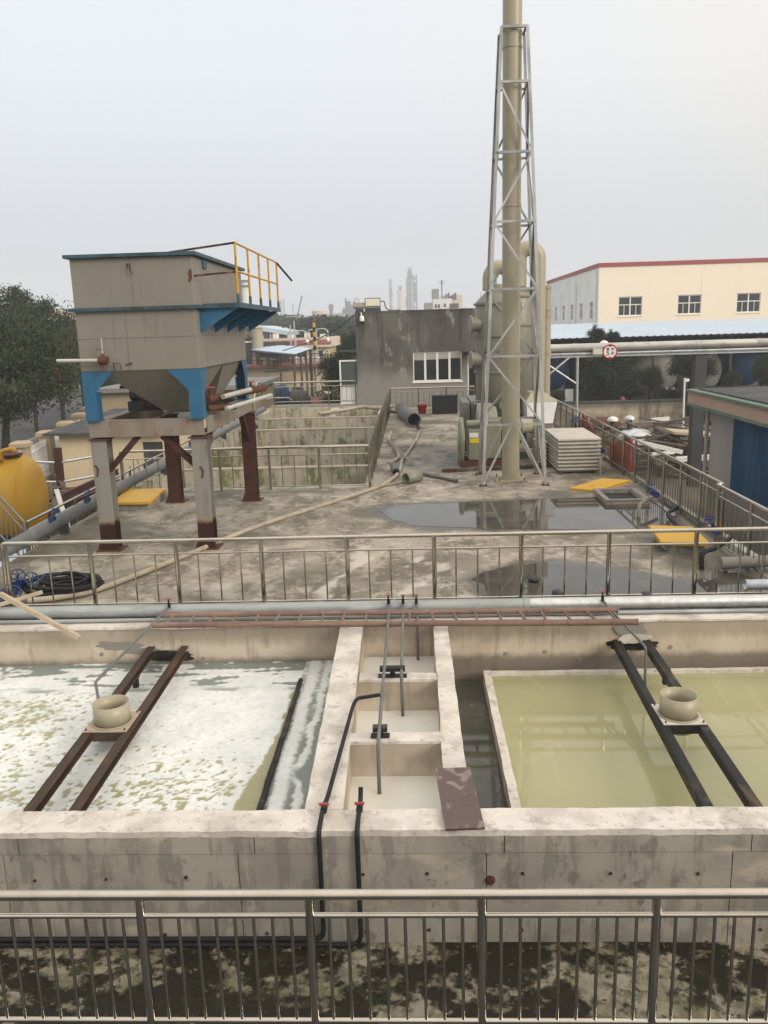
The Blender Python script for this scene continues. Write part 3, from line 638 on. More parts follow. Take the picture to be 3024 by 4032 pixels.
railing('guard_railing', 'railing across the deck in front of the grey building', [(-1.16, 41.0), (2.95, 41.0)], 1.15, .98, .12, 1.36, 4,
        r=(.040, .034, .016, .012), base=0)
railing('guard_railing', 'far railing left of the grey building beyond the open tank', [(-7.35, 43.6), (-3.05, 43.6)], 1.42, 1.20, .42, 1.43, 5,
        r=(.045, .036, .02, .014), base=.2)
lr = railing('guard_railing', 'low stainless railing along the deck edge beside the yellow tank', [(-7.92, 16.1), (-7.92, 40.0)], .41, .25, -.45, 1.25, 8,
        r=(.030, .030, .018, .013), base=-.6)
# stair guard that climbs away from the corner post, in dark painted tube
sr = thing('stair_railing', 'dark sloping stair railing in front of the yellow tank', 'railing', (-7.95, 16.1, -.6))
A_, B_ = V((-7.95, 16.08, .43)), V((-9.9, 16.1, 2.85))
for dz, rr in ((0, .032), (-.2, .02)): rod('top_rail' if dz == 0 else 'middle_rail', A_+V((0,0,dz)), B_+V((0,0,dz)), rr, 'grey_box', sr)
rod('bottom_rail', A_+V((0,0,-.92)), B_+V((0,0,-.92)), .02, 'grey_box', sr)
rod('post', A_+V((0,0,-1.06)), A_, .036, 'grey_box', sr)
for k in range(1, 20):
    p = A_.lerp(B_, k/20); rod('baluster', p+V((0,0,-.92)), p+V((0,0,-.2)), .012, 'grey_box', sr, 8)

# ------------------------------------------------------------------ feed-well bridges over the basin
def feedwell(name, label, n1, f1, n2, f2, plate, drum_c, mats):
    t = thing(name, label, 'feed well', (drum_c[0], drum_c[1], -.72))
    def channel(a, b, m, side):
        q = MB(); w, h, th = .10, .10, .012
        d = (V(b)-V(a)).normalized(); s_ = V((d.y, -d.x, 0))*side
        a, b = V(a), V(b)
        q.bar(a, b, th, h)                                                    # web
        q.bar(a+s_*w*.5+V((0,0,h/2-th/2)), b+s_*w*.5+V((0,0,h/2-th/2)), w-.004, th)
        q.bar(a+s_*w*.5-V((0,0,h/2-th/2)), b+s_*w*.5-V((0,0,h/2-th/2)), w-.004, th)
        q.build('girder', m, t)
    channel(n1, f1, mats[0], 1); channel(n2, f2, mats[1], 1)
    x0, x1, y0, y1, z = plate
    p = MB(); p.box(x0, x1, y0, y1, z, z+.012); p.build('base_plate', 'timber' if mats[0] == 'channel_rust' else 'coping', t)
    for sx in (x0+.03, x1-.03):
        for sy in (y0+.03, y1-.03): rod('bolt', (sx, sy, z+.012), (sx, sy, z+.035), .010, 'rust', t, 8)
    for ya in (y0+.005, y1-.02): b = MB(); b.box(x0+.04, x1-.02, ya, ya+.015, z-.11, z-.002); b.build('cross_bracket', mats[0], t)
    d = MB(); d.ring((*drum_c, z+.012), (*drum_c, z+.255), .203, .192, 40); d.build('drum', 'frp', t)
    d = MB(); d.ring((*drum_c, z+.012), (*drum_c, z+.030), .222, .204, 40); d.build('flange', 'frp', t)
    d = MB(); d.ring((*drum_c, -.44), (*drum_c, z-.005), .18, .17, 32); d.build('drum_skirt', 'frp', t)
    return t
feedwell('feed_well', 'beige feed drum on rusty girders over the foam', (-3.745, 6.3, -.34), (-3.875, 11.25, -.34), (-3.315, 6.3, -.34), (-3.39, 11.25, -.34), (-3.80, -3.30, 8.42, 8.92, -.285), (-3.54, 8.66), ('channel_rust', 'channel_rust'))
feedwell('feed_well', 'beige feed drum on black girders over the olive water', (2.53, 6.3, -.34), (2.72, 11.25, -.34), (2.98, 6.3, -.34), (3.12, 11.25, -.34), (2.66, 3.13, 8.45, 8.95, -.285), (2.885, 8.68), ('channel', 'channel'))
for (x, y, lab) in ((-3.80, 10.2, 'short black bracket hanging from the rusty girder'), (3.22, 10.25, 'short black bracket hanging from the black girder')):
    b = MB(); b.box(x-.035, x+.035, y-.03, y+.03, -.62, -.392); b.box(x-.05, x+.05, y-.045, y+.045, -.41, -.392)
    tag(b.build('hanger_bracket', 'channel'), lab, 'bracket', 'girder hangers')

# ------------------------------------------------------------------ pipes along and across the basin
def pipe_thing(name, label, pts, r, m, cat='pipe', smooth=False, n=12, group=None):
    q = MB(); q.tube(pts, r, n, smooth)
    return tag(q.build(name, m), label, cat, group)
def elbow_path(pts, rad=.05):
    out = [V(pts[0])]
    for i in range(1, len(pts)-1):
        a, b, c = V(pts[i-1]), V(pts[i]), V(pts[i+1]); u = (a-b).normalized(); w = (c-b).normalized()
        for t in (0, .25, .5, .75, 1): out.append((b+u*rad).lerp(b, t).lerp(b.lerp(b+w*rad, t), t))
    out.append(V(pts[-1])); return out
mp = thing('main_pipe', 'long grey-green main pipe lying along the basin edge', 'pipe', (-1, 11.42, 0))
q = MB(); q.cyl((-8.2, 11.42, .105), (-.35, 11.42, .105), .092, n=24); q.build('pipe_run', 'main_pipe', mp)
q = MB(); q.cyl((-.35, 11.42, .105), (1.6, 11.42, .105), .095, n=24); q.build('pipe_run', 'main_pipe', mp)
for x in (-5.6, -3.9, -2.0, -.2, 1.2):
    b = MB(); b.box(x-.07, x+.07, 11.36, 11.50, 0.002, .03); b.build('saddle', 'dark_steel', mp)
for x in (-.36, 1.55):
    c_ = MB(); c_.cyl((x-.04, 11.42, .105), (x+.04, 11.42, .105), .103, n=24); c_.build('coupling', 'main_pipe', mp)
mp2 = thing('main_pipe', 'shiny galvanised main pipe continuing to the right edge', 'pipe', (5, 11.42, 0))
q = MB(); q.cyl((1.6, 11.42, .108), (8.0, 11.42, .108), .094, n=24); q.build('pipe_run', 'galv', mp2)
for x in (2.3, 4.4, 6.2):
    b = MB(); b.box(x-.07, x+.07, 11.36, 11.50, 0.002, .03); b.build('saddle', 'dark_steel', mp2)
pipe_thing('basin_pipe', 'thin pale pipe under the ladder along the basin wall', [(-7.6, 11.22, .035), (7, 11.22, .035)], .028, 'main_pipe')
def valve_stub(t, x, y, z):
    rod('valve_stem', (x, y, z), (x, y, z+.09), .012, 'black_pipe', t, 8)
    b = MB(); b.obox((x, y, z+.10), .065, .018, .014, .3); b.build('valve_handle', 'red_valve', t)
    rod('valve_body', (x, y, z-.03), (x, y, z+.045), .022, 'black_pipe', t, 10)
def feed_pipe(label, pts, r, m, valve):
    t = thing('feed_pipe', label, 'pipe', pts[0], 'small dosing pipes')
    q = MB(); q.tube(elbow_path(pts), r, 12, False); q.build('pipe_run', m, t)
    if valve: valve_stub(t, *valve)
    return t
feed_pipe('thin grey pipe with red valve bending down to the rusty-girder drum', [(-3.62, 11.45, .19), (-3.66, 11.16, .16), (-3.92, 9.20, -.02), (-3.73, 8.78, -.03), (-3.72, 8.76, -.50)], .018, 'grey_pvc', (-3.62, 11.33, .21))
feed_pipe('thin grey pipe with red valve bending down to the black-girder drum', [(2.62, 11.45, .19), (2.66, 11.12, .14), (2.86, 9.95, .02), (2.86, 9.90, -.70)], .018, 'grey_pvc', (2.62, 11.33, .21))
feed_pipe('longest thin grey pipe running over the small compartments', [(-.42, 11.45, .19), (-.42, 11.15, .14), (-.42, 7.35, .10), (-.42, 7.30, -.45)], .019, 'grey_pvc', (-.43, 11.33, .21))
feed_pipe('thin grey pipe dropping into the middle compartment', [(-.22, 11.45, .19), (-.22, 11.15, .14), (-.215, 9.0, .10), (-.21, 8.97, -.50)], .019, 'grey_pvc', (-.22, 11.33, .21))
feed_pipe('short thin pipe dropping into the farthest compartment', [(-.02, 11.45, .19), (-.02, 11.12, .13), (-.02, 10.9, .06), (-.02, 10.88, -.60)], .019, 'grey_pvc', (-.03, 11.33, .21))
bt = feed_pipe('black hose pipe with red valve running down the divider to the front wall', [(-.44, 8.42, .13), (-.70, 8.42, .09), (-.735, 8.30, .055), (-.83, 6.55, .05), (-.855, 6.30, .05), (-.862, 6.075, .01), (-.862, 6.070, -.96), (-.90, 6.066, -1.005), (-7.5, 6.066, -1.02)], .021, 'black_pipe', None)
for (x, y) in ((-.845, 6.36),):
    b = MB(); b.obox((x, y, .085), .085, .022, .018, .05); b.build('valve_handle', 'red_valve', bt); rod('valve_body', (x, y-.05, .05), (x, y+.05, .05), .03, 'black_pipe', bt)
bt = feed_pipe('short black hose pipe with red valve standing on the front wall', [(-.535, 6.50, .16), (-.537, 6.46, .06), (-.542, 6.25, .05), (-.545, 6.075, .01), (-.545, 6.055, -1.00), (-.60, 6.045, -1.045), (-7.5, 6.040, -1.048)], .021, 'black_pipe', None)
b = MB(); b.obox((-.54, 6.37, .085), .085, .022, .018, .05); b.build('valve_handle', 'red_valve', bt); rod('valve_body', (-.54, 6.32, .05), (-.54, 6.42, .05), .03, 'black_pipe', bt)
for (x, y, w, h, lab) in ((-.325, 9.20, .30, .16, 'black pipe stand carrying two pipes over the compartments'), (-.415, 7.72, .15, .15, 'narrow black pipe stand near the brown board')):
    t = thing('pipe_stand', lab, 'pipe stand', (x, y, 0), 'black pipe stands')
    b = MB(); b.box(x-w/2-.02, x+w/2+.02, y-.045, y+.045, .003, .018); b.build('foot_plate', 'channel', t)
    b = MB(); b.box(x-.03, x+.03, y-.02, y+.02, .018, h-.05); b.build('stem', 'channel', t)
    b = MB(); b.box(x-w/2, x+w/2, y-.04, y+.04, h-.05, h-.035); b.box(x-w/2, x+w/2, y-.05, y-.04, h-.08, h-.035); b.build('cradle', 'channel', t)

# ------------------------------------------------------------------ bamboo ladder across the basin edge
lad = thing('bamboo_ladder', 'long bamboo ladder lying across the basin edge', 'ladder', (-.4, 10.9, .1))
def bamboo(a, b, r, n_nodes, seed):
    rnd = random.Random(seed); a, b = V(a), V(b); q = MB(); prof = []; L = (b-a).length
    cuts = sorted([0]+[L*(k+rnd.uniform(-.25,.25))/n_nodes for k in range(1, n_nodes)]+[L])
    d = (b-a)/L
    for k in range(len(cuts)-1):
        p0, p1 = a+d*cuts[k], a+d*cuts[k+1]
        q.cyl(p0, p1-d*.012, r*rnd.uniform(.95,1.04), n=12); q.cyl(p1-d*.012, p1, r*1.14, n=12)
    return q
far_a, far_b, near_a, near_b = V((-3.66, 11.115, .145)), V((2.76, 11.02, .145)), V((-3.70, 10.78, .118)), V((2.93, 10.60, .118))
bamboo(far_a, far_b, .040, 20, 1).build('ladder_rail', 'bamboo', lad); bamboo(near_a, near_b, .043, 20, 2).build('ladder_rail', 'bamboo', lad)
rod('cut_end', far_b, far_b+V((.006,0,0)), .038, 'bamboo_end', lad); rod('cut_end', near_b, near_b+V((.006,0,0)), .041, 'bamboo_end', lad)
NR = 21
for k in range(NR):
    t = (k+.55)/NR; p, q_ = far_a.lerp(far_b, t*1.0), near_a.lerp(near_b, t*.985+.004*math.sin(k*2.1)); rod('rung', p, q_, .019+.003*math.sin(k*1.7), 'bamboo', lad, 10)

bd = MB(); bd.obox((.315, 6.56, .022), .325, .96, .018, R(3.5)); tag(bd.build('plywood_board', 'plywood'), 'dark brown film-faced board laid over the divider wall', 'board')
bt_ = MB(); bt_.bar((-5.78, 10.75, .62), (-4.72, 10.72, -.03), .055, .07, (0,1,0)); tag(bt_.build('timber_batten', 'timber'), 'pale timber batten leaning down over the basin edge', 'timber')
bt_ = MB(); bt_.bar((-6.6, 11.2, .16), (-5.6, 11.62, .36), .04, .05); tag(bt_.build('timber_batten', 'timber'), 'short pale timber stick beside the blue valves', 'timber')

# ------------------------------------------------------------------ blue gate valves
def gate_valve(label, p, wheel_dir, size=1.0, stem_dir=None, group='blue gate valves'):
    t = thing('gate_valve', label, 'valve', p, group); p = V(p); w = V(wheel_dir).normalized()
    q = MB(); q.cyl(p-V((0,.09,0))*size, p+V((0,.09,0))*size, .045*size, n=12); q.cyl(p-V((0,.10,0))*size, p-V((0,.075,0))*size, .075*size, n=14); q.cyl(p+V((0,.075,0))*size, p+V((0,.10,0))*size, .075*size, n=14)
    q.cyl(p, p+w*.17*size, .04*size, .025*size, n=12); q.build('valve_body', 'blue_valve', t)
    rod('stem', p+w*.15*size, p+w*.30*size, .012*size, 'blue_valve', t, 8)
    c = p+w*.27*size; a = w.orthogonal().normalized(); b = w.cross(a); r = .105*size
    ring = [c+(a*math.cos(2*math.pi*k/20)+b*math.sin(2*math.pi*k/20))*r for k in range(21)]
    q = MB(); q.tube(ring, .013*size, 8, False)
    for k in range(5):
        th = 2*math.pi*k/5; q.cyl(c, c+(a*math.cos(th)+b*math.sin(th))*r, .009*size, n=6)
    q.build('handwheel', 'blue_valve', t)
    return t
gate_valve('blue gate valve with big handwheel, topmost in the left corner', atY(70, 2300, 12.55), (.35, -.55, .75))
gate_valve('blue gate valve behind the topmost one beside the black hose', atY(105, 2300, 12.75), (.55, -.5, .45))
gate_valve('blue gate valve with side-turned wheel next to the coiled hose', atY(128, 2292, 12.95), (1, -.35, .1))
gate_valve('blue gate valve low in the left corner over the khaki pipe', atY(48, 2330, 12.35), (.5, -.8, .2))
gate_valve('blue gate valve at the very left edge by the timber stick', atY(8, 2350, 12.2), (.6, -.7, .3))
kp = MB(); kp.cyl(atY(40, 2390, 12.15), atY(150, 2325, 12.75), .11, n=18); kp.cyl(atY(138, 2332, 12.7), atY(152, 2324, 12.8), .15, n=18)
tag(kp.build('flanged_pipe', 'khaki_pipe'), 'thick khaki flanged pipe in the left corner', 'pipe')
cw = MB(); cw.tube([(-8.6, 12.2, .9), (-7.3, 12.15, .9), (-6.75, 12.15, .88), (-6.62, 12.15, .75), (-6.62, 12.15, .2)], .075, 14); tag(cw.build('bent_pipe', 'khaki_pipe'), 'bent khaki pipe coming down behind the railing end', 'pipe')
lp = thing('edge_pipe', 'long grey pipe on stands along the left deck edge', 'pipe', (-7.45, 20, 0))
q = MB(); q.cyl((-7.45, 11.6, .33), (-7.50, 41.0, .30), .135, n=18); q.build('pipe_run', 'grey_pvc', lp)
for y in (13.5, 16.8, 20.2, 24, 28, 32): 
    b = MB(); b.box(-7.55, -7.37, y-.06, y+.06, 0, .2); b.build('pipe_support', 'dark_steel', lp)
gate_valve('small blue valve on the edge pipe behind the left steel column', (-7.35, 17.9, .50), (.3, -.2, 1), .75)
gate_valve('blue valve on the edge pipe just left of the left column', (-7.33, 16.0, .50), (.5, -.1, .8), .75)
gate_valve('far blue valve on the edge pipe seen under the settler frame', (-7.35, 27.0, .50), (0, 0, 1), 1.2)
gate_valve('farthest blue valve beside the mossy tank wall', (-6.2, 32.0, .45), (0, -.1, 1), 1.2)
gate_valve('blue valve against the right railing next to the open hatch', (5.12, 17.6, .42), (-.5, -.5, .5), .95)
gate_valve('blue valve beside the puddle at the right railing', (5.12, 14.0, .50), (-.5, -.3, .8), .95)
gate_valve('blue valve behind the stacked trays at the right railing', (5.25, 23.4, .5), (-.5, -.3, .6), 1.1)
gate_valve('small far blue valve in front of the red board', (5.35, 27.6, .55), (-.2, -.3, .9), 1.5)
for pts, lab in (([(5.35, 18.2, .30), (5.0, 17.7, .28), (4.75, 17.4, .22), (4.72, 17.3, -.02)], 'grey drain pipe below the hatch valve'),
                 ([(5.5, 14.3, .28), (5.0, 13.6, .30), (4.72, 13.4, .26), (4.70, 13.35, -.02)], 'black elbow pipe standing in the puddle'),
                 ([(5.3, 23.3, .4), (5.1, 22.7, .38), (5.0, 22.4, .3), (5.0, 22.35, 0)], 'grey elbow pipe behind the stacked trays'),
                 ([(5.6, 17.6, .10), (5.2, 16.9, .12), (5.15, 15.9, .06)], 'dark hose lying along the right railing')):
    q = MB(); q.tube(pts, .042, 12); tag(q.build('drain_pipe', 'khaki_pipe' if 'grey' in lab else 'black_pipe'), lab, 'pipe', 'small drain pipes')
q = MB(); q.cyl((4.95, 13.22, .14), (5.75, 13.30, .14), .10, n=18); q.cyl((4.96, 13.22, .01), (4.96, 13.22, .14), .045); tag(q.build('pipe_stub', 'cement_grey'), 'thick short grey pipe under the right railing', 'pipe')
q = MB(); q.ring((4.72, 11.62, .285), (7.0, 11.66, .285), .075, .069, 20); tag(q.build('steel_tube', 'galv'), 'open-ended steel tube with rust spot lying on the main pipe', 'pipe')

# ------------------------------------------------------------------ hoses and loose things on the deck
co = MB(); pts = []
rnd = random.Random(4)
for k in range(8*22):
    t = 2*math.pi*k/22; lap = k/22
    rr = .40+.11*math.sin(lap*2.3)+.03*math.sin(t*2+lap); pts.append((-5.74+rr*1.16*math.cos(t+.3*lap)+.03*math.sin(lap*5), 12.76+rr*1.0*math.sin(t+.3*lap), .035+.022*lap+.012*math.sin(t*3+lap*2)))
co.tube(pts, .030, 8, False); tag(co.build('hose_coil', 'black'), 'coil of black hose on the deck behind the railing', 'hose')
hz = [(-6.1,12.15),(-5.6,12.30),(-5.15,12.72),(-4.4,14.4),(-3.42,16.82),(-2.2,18.95),(-1.4,20.3),(-.95,21.1),(-.62,22.2),(-.45,23.6),(-.42,25.2),(-.22,27.3),(.05,30.2),(.20,32.8),(.10,35.0),(-.15,36.6),(-.45,38.3),(-.9,40.3),(-1.6,41.2)]
hp = MB(); hp.tube([(x, y, .05+.01*math.sin(i)) for i, (x, y) in enumerate(hz[:-5])], .048, 10); tag(hp.build('discharge_hose', 'hose_tan'), 'long tan hose snaking diagonally across the deck', 'hose')
hp = MB(); hp.tube([(x, y, .06) for x, y in hz[-6:]], .052, 10); tag(hp.build('black_hose', 'black_pipe'), 'black hose joining the tan hose by the big grey pipe', 'hose')
hp = MB(); hp.tube([(-.85,25.0,.04),(-.55,25.8,.05),(-.62,27.5,.05),(-.95,30.0,.06),(-.9,31.5,.2)], .05, 8); tag(hp.build('bent_hose', 'hose_tan'), 'short bent hose against the tank railing', 'hose')
def open_pipe(label, a, b, r, m):
    t = thing('loose_pipe', label, 'pipe', (a[0], a[1], 0), 'loose pipes on the deck')
    q = MB(); q.ring(a, b, r, r*.88, 24); q.build('pipe_wall', m, t)
    d = (V(b)-V(a)).normalized(); q = MB(); q.cyl(V(a)+d*.25*r, V(a)+d*.3*r+d*.5, r*.86, n=20); 
    return t
open_pipe('large grey pipe length lying open-ended by the far railing', (-.02, 34.4, .30), (-.62, 39.2, .30), .30, 'grey_pvc')
open_pipe('short beige pipe offcut on the deck', (-.27, 21.62, .15), (.10, 21.98, .15), .145, 'frp_dark')
open_pipe('short grey pipe offcut by the tan hose', (-.55, 22.85, .12), (-.65, 24.0, .12), .11, 'grey_pvc')
open_pipe('thin grey pipe lying alone on the deck', (1.10, 21.65, .05), (.20, 22.85, .05), .045, 'grey_pvc')
q = MB(); q.tube([(-.95, 21.3, .04), (-.7, 21.4, .04), (-.33, 21.7, .06)], .035, 8); tag(q.build('hose_end', 'khaki_pipe'), 'bit of hose running into the beige offcut', 'hose')
q = MB(); q.tube([(-.9, 27.3, .45), (-.1, 24.6, .06)], .03, 8, False); tag(q.build('timber_pole', 'khaki_pipe'), 'thin pole leaning from the tank railing', 'pole')
bk = thing('bucket', 'small red bucket in front of the far railing', 'bucket', (.37, 39.8, 0))
q = MB(); q.lathe((.37, 39.8, 0), [(.01, .01), (.17, .01), (.225, .42), (.24, .42), (.24, .45), (.215, .45), (.165, .03)], 20); q.build('bucket_body', 'red_plastic', bk)
q = MB(); q.tube([(.37-.23*math.cos(t), 39.8-.06, .43+.12*math.sin(t)) for t in [math.pi*k/8 for k in range(9)]], .008, 6, False); q.build('bucket_handle', 'galv', bk)
bx = thing('storage_box', 'black storage box standing by the far railing', 'box', (1.45, 39.7, 0))
q = MB(); q.box(.85, 2.05, 39.4, 40.0, 0, .80); q.build('box_body', 'black', bx, .02); q = MB(); q.box(.83, 2.07, 39.38, 40.02, .80, .86); q.build('lid', 'black', bx, .015)
def blob(name, label, cat, c, s, m, seed):
    q = MB(); n1, n2 = 14, 9; vs = []
    for i in range(n2+1):
        for j in range(n1):
            th, ph = math.pi*i/n2, 2*math.pi*j/n1; p = V((math.sin(th)*math.cos(ph), math.sin(th)*math.sin(ph), math.cos(th)))
            p *= 1+.25*noise.noise(p*1.8+V((seed,0,0))); vs.append((c[0]+p.x*s[0], c[1]+p.y*s[1], max(c[2]+.003-s[2]*.0, c[2]+s[2]*(.9+p.z))))
    q.add(vs, [(i*n1+j, i*n1+(j+1)%n1, (i+1)*n1+(j+1)%n1, (i+1)*n1+j) for i in range(n2) for j in range(n1)], True)
    return tag(q.build(name, m), label, cat)
blob('sack', 'crumpled white sack by the grey cabinets', 'sack', (2.62, 38.0, 0), (.35, .3, .28), 'white', 3)
for i, (px, py, s) in enumerate(((2105, 2292, .10), (2195, 2346, .09), (2545, 2354, .09), (2300, 2352, .05), (2400, 2360, .06))):
    p = atZ(px, py, 0)
    if p.y > 11.6: blob('rubble_lump', ('dark lump standing out of the near puddle', 'small dark lump at the puddle edge behind a railing post', 'dark lump at the puddle edge near the red valve', 'tiny lump in the near puddle', 'small flat lump at the near puddle front')[i], 'rubble', (p.x, p.y, 0), (s, s*.8, s*.6), 'dark_steel', i)

# ------------------------------------------------------------------ hatches
def hatch_cover(name, label, corners, th, m, curb=None):
    t = thing(name, label, 'hatch', tuple(corners[0]))
    q = MB(); q.plate(corners, (0, 0, th)); q.build('cover', m, t)
    e = MB()
    for i in range(4): e.bar(V(corners[i])+V((0,0,-.02)), V(corners[(i+1)%4])+V((0,0,-.02)), .02, .05)
    e.build('cover_rim', m, t)
    if curb:
        x0, x1, y0, y1, z = curb; c_ = MB()
        c_.box(x0, x1, y0, y0+.10, 0, z); c_.box(x0, x1, y1-.10, y1, 0, z); c_.box(x0, x0+.10, y0+.10, y1-.10, 0, z); c_.box(x1-.10, x1, y0+.10, y1-.10, 0, z)
        c_.build('curb', 'wall', t)
    return t
hatch_cover('floor_hatch', 'yellow hatch cover on a low curb behind the left columns', [(-7.22, 19.02, .19), (-6.30, 18.98, .19), (-6.42, 20.7, .19), (-7.45, 20.75, .19)], .012, 'yellow', (-7.25, -6.36, 19.08, 20.65, .15))
hatch_cover('floor_hatch', 'yellow hatch cover by the right railing above the near puddle', [(4.311, 14.305, .22), (5.105, 14.173, .22), (5.195, 15.392, .22), (4.435, 15.561, .22)], .012, 'yellow', (4.475, 5.085, 14.355, 15.342, .18))
hatch_cover('tipped_hatch', 'yellow lid tipped against the open hatch frame', [(3.80, 20.36, .03), (4.40, 19.92, .05), (5.22, 19.98, .27), (4.62, 20.42, .25)], .014, 'yellow')
hf = thing('open_hatch', 'open square hatch frame beside the tipped yellow lid', 'hatch', (4.8, 19.2, 0))
for (xa, xb, ya, yb) in ((4.30, 5.28, 18.50, 18.62), (4.30, 5.28, 19.75, 19.87), (4.30, 4.42, 18.62, 19.75), (5.16, 5.28, 18.62, 19.75)): MB().box(xa, xb, ya, yb, 0, .095).build('curb', 'wall', hf)
for (xa, xb, ya, yb) in ((4.28, 5.30, 18.48, 18.60), (4.28, 5.30, 19.77, 19.89), (4.28, 4.40, 18.60, 19.77), (5.18, 5.30, 18.60, 19.77)): MB().box(xa, xb, ya, yb, .097, .115).build('steel_rim', 'cement_grey', hf)
c_ = MB(); c_.add([(4.42,18.62,.012),(5.16,18.62,.012),(5.16,19.75,.012),(4.42,19.75,.012)], [(0,1,2,3)]); c_.build('pit_shade', 'black', hf)  # black sheet on the solid deck, painting the shade of a deep pit

# ------------------------------------------------------------------ open mossy tank beside the deck
tk = thing('open_tank', 'empty concrete tank with mossy cross walls beyond the settler', 'tank', (-4.5, 31, -2.5))
q = MB(); q.rough(-7.72, -1.36, 21.36, 21.62, G, -.002, .3, .01); q.build('near_wall', 'tankwall', tk)
q = MB(); q.rough(-7.72, -7.45, 21.62, 43.2, G, .04, .5, .01); q.build('side_wall', 'tankwall', tk)
for i, (y, z) in enumerate(((24.9, -.02), (29.6, -.03), (34.7, 0), (39.2, 0))):
    q = MB(); q.rough(-7.45, -1.37, y, y+.28, G, z-.04, .25, .012); q.build('cross_wall', 'tankwall', tk)
    q = MB(); q.rough(-7.44, -1.372, y-.012, y+.30, z-.04, z, .25, .010); q.build('coping', 'wall_in', tk)
    for k in range(8):
        x = -6.9+k*.74; 
        if i in (1, 2): rod('tie_hole', (x, y+.02, z-.55), (x, y-.02, z-.55), .055, 'cement_grey', tk, 10)
q = MB(); q.rough(-7.72, -1.37, 43.2, 43.5, G, .12, .4, .012); q.build('far_wall', 'tankwall', tk)
q = MB(); q.box(-7.4, -1.4, 21.65, 43.2, G+.01, -2.2); q.build('tank_bottom', 'moss_floor', tk)
q = MB(); q.rough(-4.3, -3.85, 40.2, 43.3, -.1, .06, .4, .01); q.build('gangway', 'coping', tk); q = MB(); q.rough(-1.75, -1.4, 39.6, 43.3, -.1, .07, .4, .01); q.build('gangway', 'coping', tk)
q = MB(); q.tube([(-4.6, 39.9, .12), (-3.4, 40.6, .2), (-2.6, 41.2, .28), (-1.9, 41.1, .22), (-1.0, 40.9, .3)], .09, 8); tag(q.build('bent_hose', 'hose_tan'), 'pale hose lying over the far end of the open tank', 'hose')

# ------------------------------------------------------------------ steel frame and the plate settler on it
fr = thing('support_trestle', 'rusty steel support frame with four H-columns under the grey settler', 'frame', (-5, 17.5, 0))
def hcol(x, y, z0, z1, m):
    w, tf, tw = .30, .022, .018
    q = MB(); q.box(x-w/2, x+w/2, y-w/2, y-w/2+tf, z0, z1); q.box(x-w/2, x+w/2, y+w/2-tf, y+w/2, z0, z1); q.box(x-tw/2, x+tw/2, y-w/2+tf, y+w/2-tf, z0, z1)
    q.build('column', m, fr)
    q = MB(); q.box(x-.19, x+.19, y-.19, y+.19, z1, z1+.022); q.build('cap_plate', 'rust', fr)
    q = MB(); q.box(x-.24, x+.24, y-.22, y+.22, .002, .022); q.build('base_plate', 'rust', fr)
    for s_ in (-1, 1): q = MB(); q.plate([(x+s_*.15, y-.155, .022), (x+s_*.22, y-.155, .022), (x+s_*.15, y-.155, .24)], (0, -.012, 0)); q.build('gusset', 'primer', fr)
XL, XR, YF, YB = -5.94, -4.04, 15.42, 19.95
for (x, y, m) in ((XL, YF, 'column'), (XR, YF, 'column'), (XL, YB, 'primer'), (XR, YB, 'primer')): hcol(x, y, .022, 2.15, m)
def hbeam(a, b, m='beam', h=.31, w=.24):
    a, b = V(a), V(b); q = MB(); tf = .02
    d = (b-a).normalized(); s_ = V((d.y, -d.x, 0))
    q.bar(a+s_*(w/2-.014), b+s_*(w/2-.014), .018, h-2*tf); q.bar(a+V((0,0,h/2-tf/2)), b+V((0,0,h/2-tf/2)), w, tf); q.bar(a-V((0,0,h/2-tf/2)), b-V((0,0,h/2-tf/2)), w, tf)
    q.build('beam', m, fr)
zb = 2.36
hbeam((-6.10, 15.40, zb), (-3.92, 15.40, zb)); hbeam((-3.92+.0, 20.1, zb), (-6.10, 20.1, zb))
hbeam((-4.04, 15.54, zb-.002), (-4.04, 19.97, zb-.002)); hbeam((-5.98, 19.97, zb-.002), (-5.98, 15.54, zb-.002))
for (a, b) in (((XL+.1, YF, 1.55), (XL+.72, YF, 2.2)), ((XR-.1, YF, 1.60), (XR-.72, YF, 2.2)), ((XR, YB-.1, 1.5), (XR, YB-.75, 2.2)), ((XL, YB-.1, 1.5), (XL, YB-.75, 2.2)), ((XR, YF+.1, 1.5), (XR, YF+.75, 2.2))):
    q = MB(); q.bar(a, b, .10, .12, (0, 1, .1) if a[1] == b[1] else (1, 0, 0)); q.build('knee_brace', 'primer', fr)
# burn marks cut through the webs
for (px, py, sc_) in ((382, 1855, 1), (795, 1860, 1)):
    p = atY(px, py, YF-.15); q = MB(); q.tube([(p.x-.03*sc_, YF-.153, p.z+.11), (p.x+.02, YF-.153, p.z+.05), (p.x+.015, YF-.153, p.z-.03), (p.x-.005, YF-.153, p.z-.10)], .019, 8); q.build('burn_mark', 'rust', fr)

